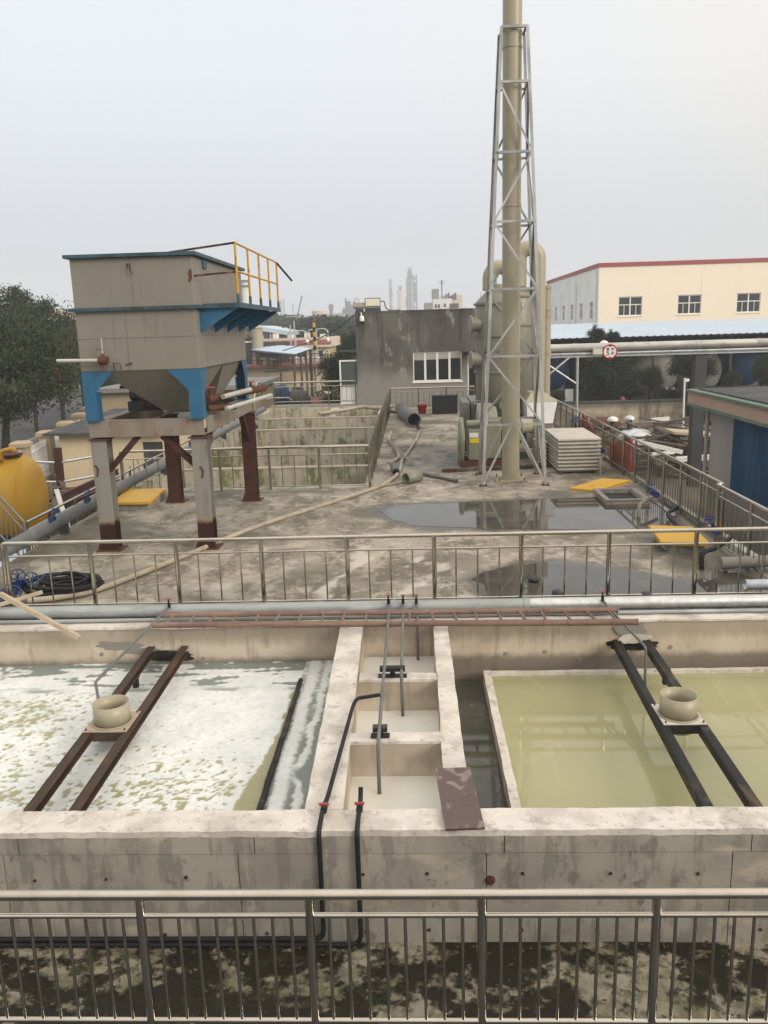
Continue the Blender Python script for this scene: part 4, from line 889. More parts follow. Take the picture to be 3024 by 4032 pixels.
st = thing('plate_settler', 'grey steel plate settler tank with hopper bottom and blue legs', 'tank', (-5, 17.4, 2.53))
X0, X1, Y0, Y1 = -6.10, -3.90, 15.20, 19.55
q = MB(); q.box(X0, X1, Y0, Y1, 3.43, 5.42); q.build('tank_body', 'paint_grey', st, .012)
q = MB()
q.box(X0-.085, X1+.085, Y0-.085, Y0+.06, 5.422, 5.482); q.box(X0-.085, X1+.085, Y1-.06, Y1+.085, 5.422, 5.482); q.box(X0-.085, X0+.06, Y0+.06, Y1-.06, 5.422, 5.482); q.box(X1-.06, X1+.085, Y0+.06, Y1-.06, 5.422, 5.482)
q.build('top_rim', 'lid_blue', st)
q = MB(); q.box(X0+.06, X1-.06, Y0+.06, Y1-.06, 5.40, 5.43); q.build('top_cover', 'lid_blue', st)
q = MB(); q.box(X0-.085, X1+.085, Y0-.085, Y0-.002, 4.50, 4.56); q.box(X0-.085, X0-.002, Y0, Y1, 4.50, 4.56); q.box(X1+.002, X1+.085, Y0, Y1, 4.50, 4.56); q.build('middle_band', 'lid_blue', st)
# hopper: two pyramids
q = MB(); zc = 2.62
for (ya, yb) in ((Y0+.02, (Y0+Y1)/2), ((Y0+Y1)/2, Y1-.02)):
    cy_ = (ya+yb)/2; cx_ = (X0+X1)/2
    q.add([(X0+.3,ya,3.43),(X1-.06,ya,3.43),(X1-.06,yb,3.43),(X0+.3,yb,3.43),(cx_+.1,cy_-.25,zc),(cx_+.6,cy_-.25,zc),(cx_+.6,cy_+.25,zc),(cx_+.1,cy_+.25,zc)], [(0,1,5,4),(1,2,6,5),(2,3,7,6),(3,0,4,7),(4,5,6,7)])
q.build('hopper_bottom', 'paint_grey', st)
def bleg(x, y, sx, sy):
    q = MB(); t_ = .014
    # face across X
    xa, xb = x, x+sx*.24; ye = y
    q.plate([(xa, ye, 2.54), (xb, ye, 2.54), (xb, ye, 3.05), (x+sx*.60, ye, 3.425), (xa, ye, 3.425)], (0, sy*t_, 0))
    q.plate([(xa, ye+sy*t_, 2.54), (xa, ye+sy*.26, 2.54), (xa, ye+sy*.26, 3.05), (xa, ye+sy*.52, 3.425), (xa, ye+sy*t_, 3.425)], (sx*t_, 0, 0))
    q.plate([(xb, ye+sy*t_, 2.54), (xb, ye+sy*.24, 2.54), (xb, ye+sy*.24, 3.05), (xb, ye+sy*t_, 3.05)], (-sx*t_, 0, 0))
    q.box(min(xa, xb)-.02, max(xa, xb)+.02, min(ye, ye+sy*.26)-.015, max(ye, ye+sy*.26)+.015, 2.522, 2.54)
    q.build('leg', 'paint_blue', st)
bleg(X0, Y0, 1, 1); bleg(X1, Y0, -1, 1); bleg(X0, Y1, 1, -1); bleg(X1, Y1, -1, -1)
# side platform with brackets and yellow rail
PX = -3.14
pl_ = MB(); pl_.box(X1+.086, PX, 15.42, 20.15, 4.545, 4.585); pl_.box(X1+.086, PX, 15.40, 15.418, 4.50, 4.585); pl_.box(PX+.001, PX+.015, 15.40, 20.17, 4.50, 4.59)
plo = pl_.build('platform', 'lid_blue', st)
for y in (15.48, 16.6, 17.75, 18.9, 20.05):
    b = MB(); b.plate([(X1+.004, y, 4.49), (PX-.04, y, 4.53), (PX-.04, y, 4.50), (X1+.004, y, 4.06)], (0, .012, 0)); b.build('platform_bracket', 'paint_blue', st)
ys = [15.46+ (20.10-15.46)*k/4 for k in range(5)]
for y in ys:
    rod('rail_post', (PX-.02, y, 4.59), (PX-.02, y, 5.62), .022, 'yellow_rail', st); rod('post_socket', (PX-.02, y, 4.588), (PX-.02, y, 4.74), .027, 'lid_blue', st)
for z in (5.63, 5.14): rod('guard_bar', (PX-.02, ys[0], z), (PX-.02, ys[-1], z), .02, 'yellow_rail', st)
rod('guard_bar', (PX-.02, ys[0], 5.63), (-4.35, 15.44, 5.50), .020, 'black_rail', st); rod('guard_bar', (PX-.02, ys[0], 5.13), (X1-.01, 15.30, 5.07), .018, 'black_rail', st)
rod('loose_bar', (PX-.02, ys[-1], 5.63), (PX+.33, ys[-1], 5.20), .024, 'black', st)
q = MB(); q.box(X1+.003, X1+.03, 15.95, 16.2, 5.24, 5.41); q.build('lifting_lug', 'lid_blue', st)
q = MB(); q.tube([(-5.05, 15.18, 5.24), (-5.04, 15.14, 5.30), (-5.0, 15.14, 5.28), (-5.0, 15.14, 5.20), (-4.97, 15.14, 5.12)], .012, 8); q.build('hook', 'rust', st)
q = MB(); q.plate([(X1-.01, 15.197, 5.18), (X1-.06, 15.197, 5.17), (X1-.08, 15.197, 5.10), (X1-.06, 15.197, 5.03), (X1-.09, 15.197, 4.98), (X1-.05, 15.197, 4.95), (X1-.04, 15.197, 5.02), (X1-.01, 15.197, 4.99)], (0, -.004, 0)); q.build('rust_patch', 'rust', st)
# sludge valve on the front face with a wrapped pipe
vz, vx = 3.63, -5.61
q = MB(); q.cyl((-6.46, 15.06, vz+.015), (vx-.02, 15.06, vz), .034, n=12); q.build('inlet_pipe', 'white_pipe', st)
q = MB(); q.cyl((vx-.08, 15.06, vz), (vx+.08, 15.06, vz), .075, n=14); q.cyl((vx, 15.06, vz), (vx, 15.19, vz), .05); q.cyl((vx, 15.06, vz), (vx, 15.06, vz+.12), .03); q.build('valve', 'rust', st)
for (xa, ya, za, xb, yb, zb2) in ((X0, Y0-.003, 4.02, X1, Y0-.003, 4.02), (-5.18, Y0-.003, 3.44, -5.18, Y0-.003, 4.49), (-4.62, Y0-.003, 4.03, -4.62, Y0-.003, 4.49), (-5.0, Y0-.003, 4.57, -5.0, Y0-.003, 5.41), (X1+.003, 17.4, 3.44, X1+.003, 17.4, 4.45), (X1+.003, Y0, 4.02, X1+.003, Y1, 4.02)): rod('weld_seam', (xa, ya, za), (xb, yb, zb2), .006, 'paint_grey', st, 6)
for k in range(15): rod('bolt', (X0+.05+.15*k, Y0-.09, 4.53), (X0+.05+.15*k, Y0-.082, 4.53), .013, 'rust', st, 8)
rod('valve_spindle', (vx, 15.06, vz+.10), (vx, 15.06, vz+.40), .012, 'galv', st); q = MB(); q.obox((vx-.04, 15.06, vz+.20), .13, .02, .014, .1); q.build('valve_lever', 'dark_steel', st)
for dx in (-.05, 0, .05): rod('bolt', (vx+dx, 15.05, vz-.20), (vx+dx, 15.05, vz-.07), .012, 'rust', st, 8)
q = MB(); q.tube([(vx+.15, 15.17, 3.45), (vx+.15, 15.13, 3.57), (vx+.27, 15.13, 3.57), (vx+.27, 15.17, 3.46)], .011, 8, False); q.build('bracket_loop', 'rust', st)
q = MB(); q.obox((vx+.42, 15.185, 3.55), .12, .012, .03, 0, 0, -.2); q.build('nameplate', 'dark_steel', st)
q = MB(); q.cyl((-6.52, 15.2, 3.30), (-6.50, 15.1, 3.50), .03); q.build('pipe_end', 'rust', st)
# drain pipework under the hoppers
dp = thing('drain_manifold', 'rusty drain pipes with red valves under the settler hopper', 'pipework', (-3.7, 17, 2.55))
q = MB(); q.cyl((-4.0, 16.0, 2.80), (-3.35, 18.6, 2.83), .075, n=14); q.cyl((-3.98, 15.9, 2.64), (-3.55, 16.4, 2.62), .06, n=12); q.build('drain_pipe', 'rust', dp)
q = MB(); q.cyl((-3.62, 15.9, 2.63), (-3.02, 17.5, 2.74), .045, n=14); q.cyl((-3.75, 16.25, 2.83), (-3.45, 17.5, 2.87), .052, n=14); q.build('lagged_pipe', 'white_pipe', dp)
for (x, y) in ((-3.95, 16.1), (-3.45, 17.6)):
    q = MB(); q.cyl((x, y, 2.84), (x, y, 3.02), .03); q.build('valve', 'rust', dp); q = MB(); q.obox((x, y, 3.03), .18, .05, .025, .6); q.build('valve_handle', 'red_valve', dp)
mo = thing('agitator_drive', 'dark motor and pipework hanging inside the left blue leg', 'motor', (-5.6, 17, 2.6))
q = MB(); q.cyl((-5.9, 17.3, 2.86), (-5.25, 17.2, 2.86), .15, n=18); q.cyl((-5.25, 17.2, 2.86), (-5.10, 17.18, 2.86), .09, n=14); q.box(-5.95, -5.3, 17.1, 17.4, 2.52, 2.72); q.build('motor_body', 'dark_steel', mo)
q = MB(); q.tube(elbow_path([(-5.9, 16.6, 3.05), (-5.45, 16.6, 3.05), (-5.45, 16.6, 2.60), (-4.9, 16.8, 2.60)], .07), .03, 10, False); q.build('pipe_run', 'rust', mo)

# ------------------------------------------------------------------ exhaust chimney and its lattice tower
ch = thing('exhaust_chimney', 'tall beige exhaust chimney inside the lattice tower', 'chimney', (2.53, 21.9, 0))
q = MB(); q.cyl((2.53, 21.9, .03), (2.53, 21.9, 17.5), .232, n=32); q.build('flue', 'frp', ch)
for z in (3.3, 6.9, 10.5, 14.0):
    q = MB(); q.cyl((2.53, 21.9, z), (2.53, 21.9, z+.07), .246, n=32); q.build('collar', 'frp', ch)
q = MB(); q.box(2.12, 2.94, 21.5, 22.3, .004, .035); q.build('base_plate', 'frp', ch)
for (x, y) in ((2.2, 21.55), (2.86, 21.55), (2.2, 22.25), (2.86, 22.25)): rod('anchor_bolt', (x, y, .03), (x, y, .11), .016, 'rust', ch, 8)
tw = thing('lattice_tower', 'tapering galvanised lattice tower around the beige chimney', 'tower', (2.53, 21.9, 0))
foot = [V((1.735, 21.10, 0)), V((3.325, 21.05, 0)), V((3.36, 22.72, 0)), V((1.77, 22.85, 0))]
ztop = atY(2015, 102, 21.6).z
topc = [V((2.245, 21.60, ztop)), V((2.85, 21.60, ztop)), V((2.85, 22.2, ztop)), V((2.245, 22.2, ztop))]
zs = [0]+[atY(2012, y, 21.25).z for y in (1670, 1402, 1137, 868, 590, 306)]+[ztop]
def tp(i, z): return foot[i].lerp(topc[i], z/ztop)
def angle_bar(name, a, b, w, nrm, parent):
    a, b = V(a), V(b); q = MB(); d = (b-a).normalized(); n_ = V(nrm); n_ = (n_-d*n_.dot(d)).normalized(); s_ = d.cross(n_).normalized()
    q.bar(a, b, w, .008, n_); q.bar(a+s_*(w/2-.004)-n_*(w/2+.004), b+s_*(w/2-.004)-n_*(w/2+.004), .008, w-.002, n_); return q.build(name, 'galv_white', parent)
ctr = V((2.53, 21.9, 0))
for i in range(4):
    o_ = (foot[i]-ctr); angle_bar('leg', foot[i]+V((0,0,.015)), topc[i], .075, (0, -1 if o_.y < 0 else 1, 0), tw)
    q = MB(); q.box(foot[i].x-.10, foot[i].x+.10, foot[i].y-.10, foot[i].y+.10, .003, .016); q.build('foot_plate', 'rust', tw)
    for dx in (-.07, .07): rod('anchor_bolt', (foot[i].x+dx, foot[i].y-.06, .016), (foot[i].x+dx, foot[i].y-.06, .08), .012, 'rust', tw, 8)
nrm4 = [(0,-1,0), (1,0,0), (0,1,0), (-1,0,0)]
for s_ in range(4):
    a_i, b_i = s_, (s_+1) % 4
    n_ = nrm4[s_]
    for lv in range(1, 8):
        z = zs[lv]; angle_bar('strut', tp(a_i, z), tp(b_i, z), .06, n_, tw)
    m0 = (tp(a_i, zs[1])+tp(b_i, zs[1]))/2
    angle_bar('brace', foot[a_i]+V((0,0,.05)), m0-(tp(b_i,zs[1])-tp(a_i,zs[1])).normalized()*.06, .052, n_, tw); angle_bar('brace', foot[b_i]+V((0,0,.05)), m0+(tp(b_i,zs[1])-tp(a_i,zs[1])).normalized()*.06, .052, n_, tw)
    for lv in range(1, 6):
        za, zb_ = zs[lv], zs[lv+1]
        if (lv % 2 == 1): p, q_ = tp(b_i, za), tp(a_i, zb_)
        else: p, q_ = tp(a_i, za), tp(b_i, zb_)
        angle_bar('brace', p, q_, .05, n_, tw)

# ------------------------------------------------------------------ scrubber towers, ducts and fan behind the chimney
def vessel(label, c, r, z1, fl, m='frp_dark'):
    t = thing('scrubber_tower', label, 'scrubber', (c[0], c[1], 0), 'fibreglass scrubber towers')
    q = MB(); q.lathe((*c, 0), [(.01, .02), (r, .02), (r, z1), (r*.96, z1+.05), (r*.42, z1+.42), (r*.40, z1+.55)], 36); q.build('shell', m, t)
    for z in fl: q = MB(); q.cyl((*c, z), (*c, z+.06), r+.055, n=36); q.build('flange', m, t)
    for z in (3.02, 4.1):
        q = MB(); q.cyl((c[0]-r*.8, c[1]-.25, z), (c[0]-r-.14, c[1]-.30, z), .22, n=20); q.cyl((c[0]-r-.14, c[1]-.30, z), (c[0]-r-.19, c[1]-.31, z), .27, n=20); q.build('manhole', m, t)
    for z in (1.6, 3.2, 4.6): q = MB(); q.cyl((c[0]+.1, c[1]-r*.97, z), (c[0]+.1, c[1]-r-.05, z), .14, n=16); q.build('sight_port', m, t)
    return t
vA = vessel('nearer beige scrubber tower left of the chimney', (2.66, 26.6), .70, 4.72, (1.2, 2.6, 3.7, 4.66))
vB = vessel('second scrubber tower half hidden behind the chimney', (3.45, 29.6), .78, 5.0, (1.3, 2.9, 4.0, 4.95))
def duct(label, pts, r, m='frp'):
    q = MB(); q.tube(pts, r, 22, False); return tag(q.build('bent_duct', m), label, 'duct', 'bent exhaust ducts')
def arch(xa, xb, y, z0, ztop_, n=10):
    c = (xa+xb)/2; rr = (xb-xa)/2; return [V((xa, y, z0))]+[V((c-rr*math.cos(math.pi*k/n), y, ztop_-rr+rr*math.sin(math.pi*k/n))) for k in range(n+1)]
duct('round-topped duct rising from the nearer scrubber', arch(2.42, 3.05, 26.75, 5.1, 5.80)+[V((3.05, 26.75, 5.0))], .22)
duct('tall arched duct curving down beside the second scrubber', arch(3.65, 4.30, 29.4, 5.3, 6.55)+[V((4.30, 29.4, .6))], .26)
t = thing('vent_pipe', 'beige vent pipe with collars at the right of the scrubbers', 'pipe', (4.72, 30.4, 0))
q = MB(); q.cyl((4.72, 30.4, .02), (4.72, 30.4, 5.36), .2, n=20); q.build('pipe_run', 'frp', t)
for z in (5.26, 4.5, 4.3, 3.0): q = MB(); q.cyl((4.72, 30.4, z), (4.72, 30.4, z+.08), .23, n=20); q.build('collar', 'frp', t)
t = thing('transition_duct', 'square beige duct hood with pale lower panel behind the tower', 'duct', (4.35, 25.8, 0))
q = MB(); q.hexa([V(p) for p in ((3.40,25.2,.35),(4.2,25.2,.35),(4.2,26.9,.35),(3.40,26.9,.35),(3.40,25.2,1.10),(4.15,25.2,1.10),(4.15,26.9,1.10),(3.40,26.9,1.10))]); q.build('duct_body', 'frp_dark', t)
q = MB(); q.hexa([V(p) for p in ((3.36,25.17,1.76),(4.32,25.17,1.76),(4.32,26.9,1.76),(3.36,26.9,1.76),(3.55,25.5,2.0),(4.0,25.5,2.0),(4.0,26.6,2.0),(3.55,26.6,2.0))]); q.build('hood', 'frp', t)
q = MB(); q.hexa([V(p) for p in ((3.42,25.16,1.105),(4.17,25.16,1.105),(4.17,26.9,1.105),(3.42,26.9,1.105),(3.38,25.18,1.755),(4.30,25.18,1.755),(4.30,26.9,1.755),(3.38,26.9,1.755))]); q.build('pale_panel', 'pale_sheet', t)
q = MB(); q.cyl((2.8, 24.1, 1.16), (3.48, 24.3, 1.16), .215, n=24); q.cyl((3.40, 24.28, 1.16), (3.45, 24.295, 1.16), .25, n=24); q.cyl((3.02, 24.16, 1.16), (3.07, 24.18, 1.16), .25, n=24); tag(q.build('round_duct', 'frp'), 'short round beige duct joining the chimney', 'duct')
fan = thing('blower_fan', 'green-grey blower with belt guard and yellow sticker beside the tower', 'fan', (1.9, 24.3, 0))
q = MB(); q.lathe((2.15, 24.9, .95), [(.05, -.28), (.72, -.28), (.74, -.24), (.74, .24), (.72, .28), (.05, .28)], 30, 'X'); q.build('housing', 'green_grey', fan)
q = MB(); q.box(1.55, 1.95, 24.0, 24.55, .22, 1.10); q.build('motor_stand', 'green_grey', fan, .02); q = MB(); q.box(1.98, 2.5, 24.05, 24.6, .25, 1.35); q.build('bearing_box', 'green_grey', fan, .02)
q = MB(); q.tube([(1.35, 24.15+.34*math.cos(t_), .78+.62*math.sin(t_)) for t_ in [2*math.pi*k/24 for k in range(25)]], .07, 10, False); q.lathe((1.35, 24.15, .78), [(.01, -.09), (.40, -.09), (.40, .09), (.01, .09)], 24, 'X'); q.build('belt_guard', 'green_grey', fan)
q = MB(); q.cyl((1.52, 24.28, 1.25), (2.4, 24.28, 1.25), .11, n=16); q.build('shaft_cover', 'green_grey', fan)
q = MB(); q.box(1.58, 1.86, 23.985, 23.998, .72, .86); q.build('yellow_sticker', 'sticker_yellow', fan); q = MB(); q.box(1.58, 1.84, 23.985, 23.998, .88, 1.02); q.build('name_plate', 'pale_sheet', fan)
for ya in (23.9, 24.9): MB().box(1.3, 2.7, ya, ya+.15, .002, .20).build('base_beam', 'rust', fan)
cb = thing('control_cabinet', 'open grey control cabinets standing left of the tower', 'cabinet', (1.7, 27.6, 0))
q = MB(); q.box(1.76, 2.5, 26.0, 28.2, .70, 1.76); q.build('cabinet_body', 'grey_box', cb, .015); q = MB(); q.box(1.49, 1.73, 25.9, 27.6, .55, 1.74); q.build('cabinet_body', 'grey_box', cb, .015)
q = MB(); q.plate([(1.86, 25.995, 1.70), (2.40, 25.995, 1.70), (2.40, 25.995, 1.20)], (0, -.02, 0)); q.build('pale_cover', 'pale_sheet', cb)
q = MB(); q.box(1.48, 1.489, 26.2, 26.3, 1.2, 1.35); q.build('handle', 'black', cb)
for y in (26.05, 27.4):
    for (x, zt_) in ((1.53, .56), (1.69, .56), (1.82, .71), (2.44, .71)): MB().box(x-.03, x+.03, y, y+.06, 0, zt_).build('cabinet_foot', 'dark_steel', cb)
jb = thing('junction_box', 'pale blue-grey junction boxes fixed beside the chimney', 'junction box', (2.1, 25.6, 1.3))
for k in range(3): q = MB(); q.box(1.92+.16*k, 2.06+.16*k, 25.55, 25.75, 1.22, 1.72); q.build('box', 'galv', jb)
q = MB(); q.box(1.9, 2.5, 25.76, 25.84, .0, 1.75); q.build('stand', 'dark_steel', jb)
for k, (x, y, rz, l) in enumerate(((1.5, 23.4, .1, 1.5), (2.2, 23.55, -.05, 1.3), (3.1, 23.6, .2, 1.6))):
    q = MB(); q.obox((x, y, .05), l, .14, .09, rz); tag(q.build('timber_bearer', 'scrap'), ('old timber bearer under the blower', 'short timber bearer behind the chimney foot', 'timber bearer by the right tower leg')[k], 'timber', 'timber bearers')

# ------------------------------------------------------------------ stacked trays, red board
ords = ('topmost', 'second from the top', 'third from the top', 'fourth from the top', 'fifth from the top', 'sixth from the top', 'seventh from the top', 'eighth from the top', 'lowest')
NT = 9; th = .102
def tray_mesh():
    q = MB(); x0, x1, y0, y1 = 0, 1.165, 0, 2.45
    # folded lip profile all round, open hollow groove between the trays
    prof = [(0, .012), (-.0, .052), (.045, .058), (.045, .084)]
    q.box(x0, x1, y0, y1, .055, .100); q.box(x0+.06, x1-.06, y0+.09, y1-.06, 0, .055); q.hexa([V(p) for p in ((x0+.06,y0+.085,.02),(x1-.06,y0+.085,.02),(x1-.06,y0+.09,.02),(x0+.06,y0+.09,.02),(x0,y0+.005,.0549),(x1,y0+.005,.0549),(x1-.06,y0+.09,.0549),(x0+.06,y0+.09,.0549))])
    return q.mesh('tray', 'tray')
M['tray'] = mat('tray_grp', (.50, .47, .41), .6, 0, [dict(s=2, lo=.42, hi=.65, c=(.42, .395, .34), f=.8), dict(s=9, lo=.6, hi=.72, c=(.30, .27, .22), f=.6)])
tm = tray_mesh()
for k in range(NT):
    o = obj('slatted_tray', tm, mw=Matrix.Translation((3.90+.012*math.sin(k*2.3), 22.58+.012*math.cos(k*1.7), .05+th*k)) @ Matrix.Rotation(.004*math.sin(k*3.1), 4, 'Z'))
    tag(o, 'grey tray by the tower, %s of its stack' % ords[NT-1-k], 'tray', 'stacked grey trays')
for (x, lab) in ((3.98, 'left timber skid under the tray stack'), (4.93, 'right timber skid under the tray stack')):
    q = MB(); q.box(x-.05, x+.05, 22.5, 25.1, .002, .048); tag(q.build('timber_skid', 'scrap'), lab, 'timber', 'skids under the tray stack')
for k in range(6):
    q = MB(); q.box(3.55, 3.86, 24.2, 25.0, .06+.11*k, .14+.11*k); tag(q.build('small_tray', 'tray'), 'narrow tray behind the big stack, %s from the ground' % ('first', 'second', 'third', 'fourth', 'fifth', 'sixth')[k], 'tray', 'narrow trays behind the stack')
rb_ = MB(); rb_.hexa([V(p) for p in ((5.72,22.05,.10),(5.78,22.05,.10),(5.78,24.4,.08),(5.72,24.4,.08),(5.72,22.05,.97),(5.78,22.05,.97),(5.78,24.4,.55),(5.72,24.4,.55))]); tag(rb_.build('red_board', 'red_plastic'), 'large red board standing behind the right railing', 'board')
rb_ = MB(); rb_.hexa([V(p) for p in ((5.72,25.6,.05),(5.78,25.6,.05),(5.78,28.6,.08),(5.72,28.6,.08),(5.72,25.6,.45),(5.78,25.6,.45),(5.78,28.6,1.05),(5.72,28.6,1.05))]); tag(rb_.build('red_board', 'red_plastic'), 'smaller red board farther along the right railing', 'board')
q = MB(); q.box(5.66, 5.80, 15.05, 43.2, -.2, .10); struct(q.build('kerb', 'wall'))

# ------------------------------------------------------------------ grey cement building at the end of the deck
YBD = 43.6
gb = thing('cement_building', 'low grey cement building with a four-pane window behind the tower', 'building', (0.5, YBD, 0))
bx0, bx1, bz1 = -2.93, 4.2, 4.86
wx0, wx1, wz0, wz1 = -.02, 2.50, 1.30, 2.80; dx0, dx1, dz1 = 2.80, 3.75, 2.62
q = MB()
q.box(bx0, wx0, YBD, YBD+.3, 0, bz1); q.box(wx0, wx1, YBD, YBD+.3, 0, wz0); q.box(wx0, wx1, YBD, YBD+.3, wz1, bz1); q.box(wx1, dx0, YBD, YBD+.3, 0, bz1); q.box(dx0, dx1, YBD, YBD+.3, dz1, bz1); q.box(dx1, bx1, YBD, YBD+.3, 0, bz1)
q.box(bx0, bx0+.3, YBD+.3, YBD+7, 0, bz1); q.box(bx1-.3, bx1, YBD+.3, YBD+7, 0, bz1); q.box(bx0+.3, bx1-.3, YBD+6.7, YBD+7, 0, bz1)
q.build('wall', 'cement_grey', gb)
q = MB(); q.box(bx0+.3, bx1-.3, YBD+.3, YBD+6.7, bz1-.25, bz1-.1); rf = q.build('roof', 'far_grey', gb)
q = MB(); q.box(bx0-.03, bx1+.03, YBD-.03, YBD+.33, bz1, bz1+.07); q.build('parapet_cap', 'cement_grey', gb)
q = MB(); q.box(bx0+.3, bx1-.3, YBD+2.4, YBD+2.6, 0, bz1-.26); q.build('inner_wall', 'roof_dark', gb)
nw = 4; ww_ = (wx1-wx0)/nw
for k in range(nw):
    a, b = wx0+ww_*k, wx0+ww_*(k+1)
    w_ = MB(); f_ = .055; w_.box(a+.004, a+f_, YBD+.06, YBD+.14, wz0, wz1); w_.box(b-f_, b-.004, YBD+.06, YBD+.14, wz0, wz1); w_.box(a+f_, b-f_, YBD+.06, YBD+.14, wz0, wz0+f_); w_.box(a+f_, b-f_, YBD+.06, YBD+.14, wz1-f_, wz1)
    wo = w_.build('window', 'white', gb)
    MB().box(a+f_, b-f_, YBD+.09, YBD+.105, wz0+f_, wz1-f_).build('pane', 'glass', wo); MB().box(a+f_, b-f_, YBD+.078, YBD+.088, wz1-.42+.02*k, wz1-f_).build('blind', 'blind', wo)
q = MB(); q.box(wx0-.05, wx1+.05, YBD-.06, YBD+.06, wz0-.08, wz0-.002); q.build('sill', 'white', gb)
q = MB(); q.box(dx0, dx0+.07, YBD+.1, YBD+.2, 0, dz1); q.box(dx1-.07, dx1, YBD+.1, YBD+.2, 0, dz1); q.box(dx0+.07, dx1-.07, YBD+.1, YBD+.2, dz1-.07, dz1); dr = q.build('door', 'white', gb); MB().box(dx0+.07, dx1-.07, YBD+.13, YBD+.15, .05, dz1-.07).build('pane', 'glass', dr)
q = MB(); q.box(2.55, 3.9, YBD-.35, YBD-.002, 2.74, 2.84); q.build('door_canopy', 'cement_grey', gb)
sg = thing('side_screen', 'white framed glass screen fixed left of the grey building', 'screen', (-3.4, 43.7, 0))
q = MB(); q.box(-3.86, -3.78, 43.66, 43.74, .2, 2.50); q.box(-3.78, -2.95, 43.66, 43.74, 2.42, 2.50); q.box(-3.78, -2.95, 43.66, 43.74, 1.14, 1.20); q.build('frame', 'white', sg)
q = MB(); q.box(-3.78, -2.95, 43.69, 43.71, 1.20, 2.42); q.build('glass_pane', 'clear_glass', sg); q = MB(); q.box(-3.78, -2.95, 43.69, 43.71, .22, 1.14); q.build('lower_panel', 'pale_sheet', sg)
q = MB(); q.box(-3.8, -2.95, 43.4, 44.2, 2.92, 2.98); q.build('canopy', 'roof_dark', sg)
q = MB(); q.rough(-7.6, -2.95, 43.5, 44.6, -.1, .2, .4, .01); struct(q.build('gangway_floor', 'cement_grey'))
# floodlights and camera on the roof corner
fl = thing('floodlight', 'square floodlight facing forward on the grey roof edge', 'floodlight', (-2.03, 43.8, 4.93))
q = MB(); q.box(-2.42, -1.62, 43.55, 43.95, 4.931, 5.12); q.build('bracket', 'dark_steel', fl); q = MB(); q.obox((-2.02, 43.75, 5.37), .82, .10, .46, 0, R(-8)); q.build('housing', 'grey_box', fl, .02); q = MB(); q.obox((-2.02, 43.69, 5.37), .72, .03, .36, 0, R(-8)); q.build('lamp_face', 'lamp_yellow', fl)
q = MB(); q.tube([(-1.6, 43.75, 5.4), (-1.42, 43.75, 5.38), (-1.36, 43.75, 5.1), (-1.15, 43.8, 4.96), (-.6, 43.8, 4.95)], .03, 8); q.build('cable', 'grey_pvc', fl)
fl = thing('floodlight', 'brownish floodlight tilted upward at the grey roof corner', 'floodlight', (-2.72, 43.8, 4.93))
q = MB(); q.box(-2.9, -2.5, 43.6, 43.9, 4.931, 5.06); q.build('bracket', 'dark_steel', fl); q = MB(); q.obox((-2.72, 43.7, 5.22), .62, .12, .36, .25, R(-50)); q.build('housing', 'khaki_pipe', fl, .02)
cm = thing('security_camera', 'white dome camera hanging on the grey wall below the floodlights', 'camera', (-2.6, 43.5, 4.5))
rod('arm', (-2.62, 43.58, 4.86), (-2.60, 43.40, 4.70), .03, 'white', cm); q = MB(); q.lathe((-2.58, 43.40, 4.42), [(.02, .30), (.09, .28), (.12, .12), (.12, .02)], 16); q.build('housing', 'white', cm); q = MB(); q.lathe((-2.58, 43.40, 4.30), [(.01, -.02), (.08, 0), (.118, .08), (.118, .14)], 16); q.build('lens_dome', 'black', cm)
q = MB(); q.tube([(-2.95, 43.8, 4.75), (-5.5, 50, 3.6), (-9.0, 58, 2.75)], .03, 6); tag(q.build('overhead_cable', 'dark_steel'), 'dark cable sagging left from the grey building', 'cable')

# ------------------------------------------------------------------ trees
def crown_mesh(name, rx, ry, rz, n_cl, n_leaf, leaf, seed, m, flat=.15):
    rnd = random.Random(seed); vs = []; fs = []
    cl = []
    while len(cl) < n_cl:
        p = V((rnd.uniform(-1,1), rnd.uniform(-1,1), rnd.uniform(-1,1)))
        if .25 < p.length < 1 and not (p.z < -.55 and p.length > .8):
            p *= .80+.55*noise.noise(p*1.5+V((seed,0,0))); cl.append((p, rnd.uniform(.13,.27)))
    per = n_leaf//n_cl
    for p, r in cl:
        for _ in range(per):
            q = V((rnd.gauss(0,1), rnd.gauss(0,1), rnd.gauss(0,.8)))*r*.62+p
            c = V((q.x*rx, q.y*ry, q.z*rz)); s = leaf*rnd.uniform(.6,1.35)
            n = V((rnd.gauss(0,1), rnd.gauss(0,1), rnd.gauss(.5,1))).normalized(); a = n.orthogonal().normalized(); b = n.cross(a)
            th = rnd.uniform(0,6.28); a, b = a*math.cos(th)+b*math.sin(th), b*math.cos(th)-a*math.sin(th)
            i = len(vs); vs += [c-a*s, c-b*s*.42+n*s*.1, c+a*s, c+b*s*.42+n*s*.1]; fs.append((i,i+1,i+2,i+3))
    me = bpy.data.meshes.new(name); me.from_pydata([tuple(v) for v in vs], [], fs); me.materials.append(M[m]); return me
def trunk_mb(base, top, r, seed, limbs=6, spread=1.5):
    rnd = random.Random(seed); q = MB(); base, top = V(base), V(top); mid = base.lerp(top, .5)+V((rnd.uniform(-.15,.15), rnd.uniform(-.15,.15), 0))
    q.tube([base, mid, top], r, 8, True, 4)
    for k in range(limbs):
        a = base.lerp(top, .55+.45*k/limbs); th = rnd.uniform(0, 6.28); q.cyl(a, a+V((math.cos(th)*spread, math.sin(th)*spread, spread*rnd.uniform(.5,1.1))), r*.45, r*.12, 6)
    return q
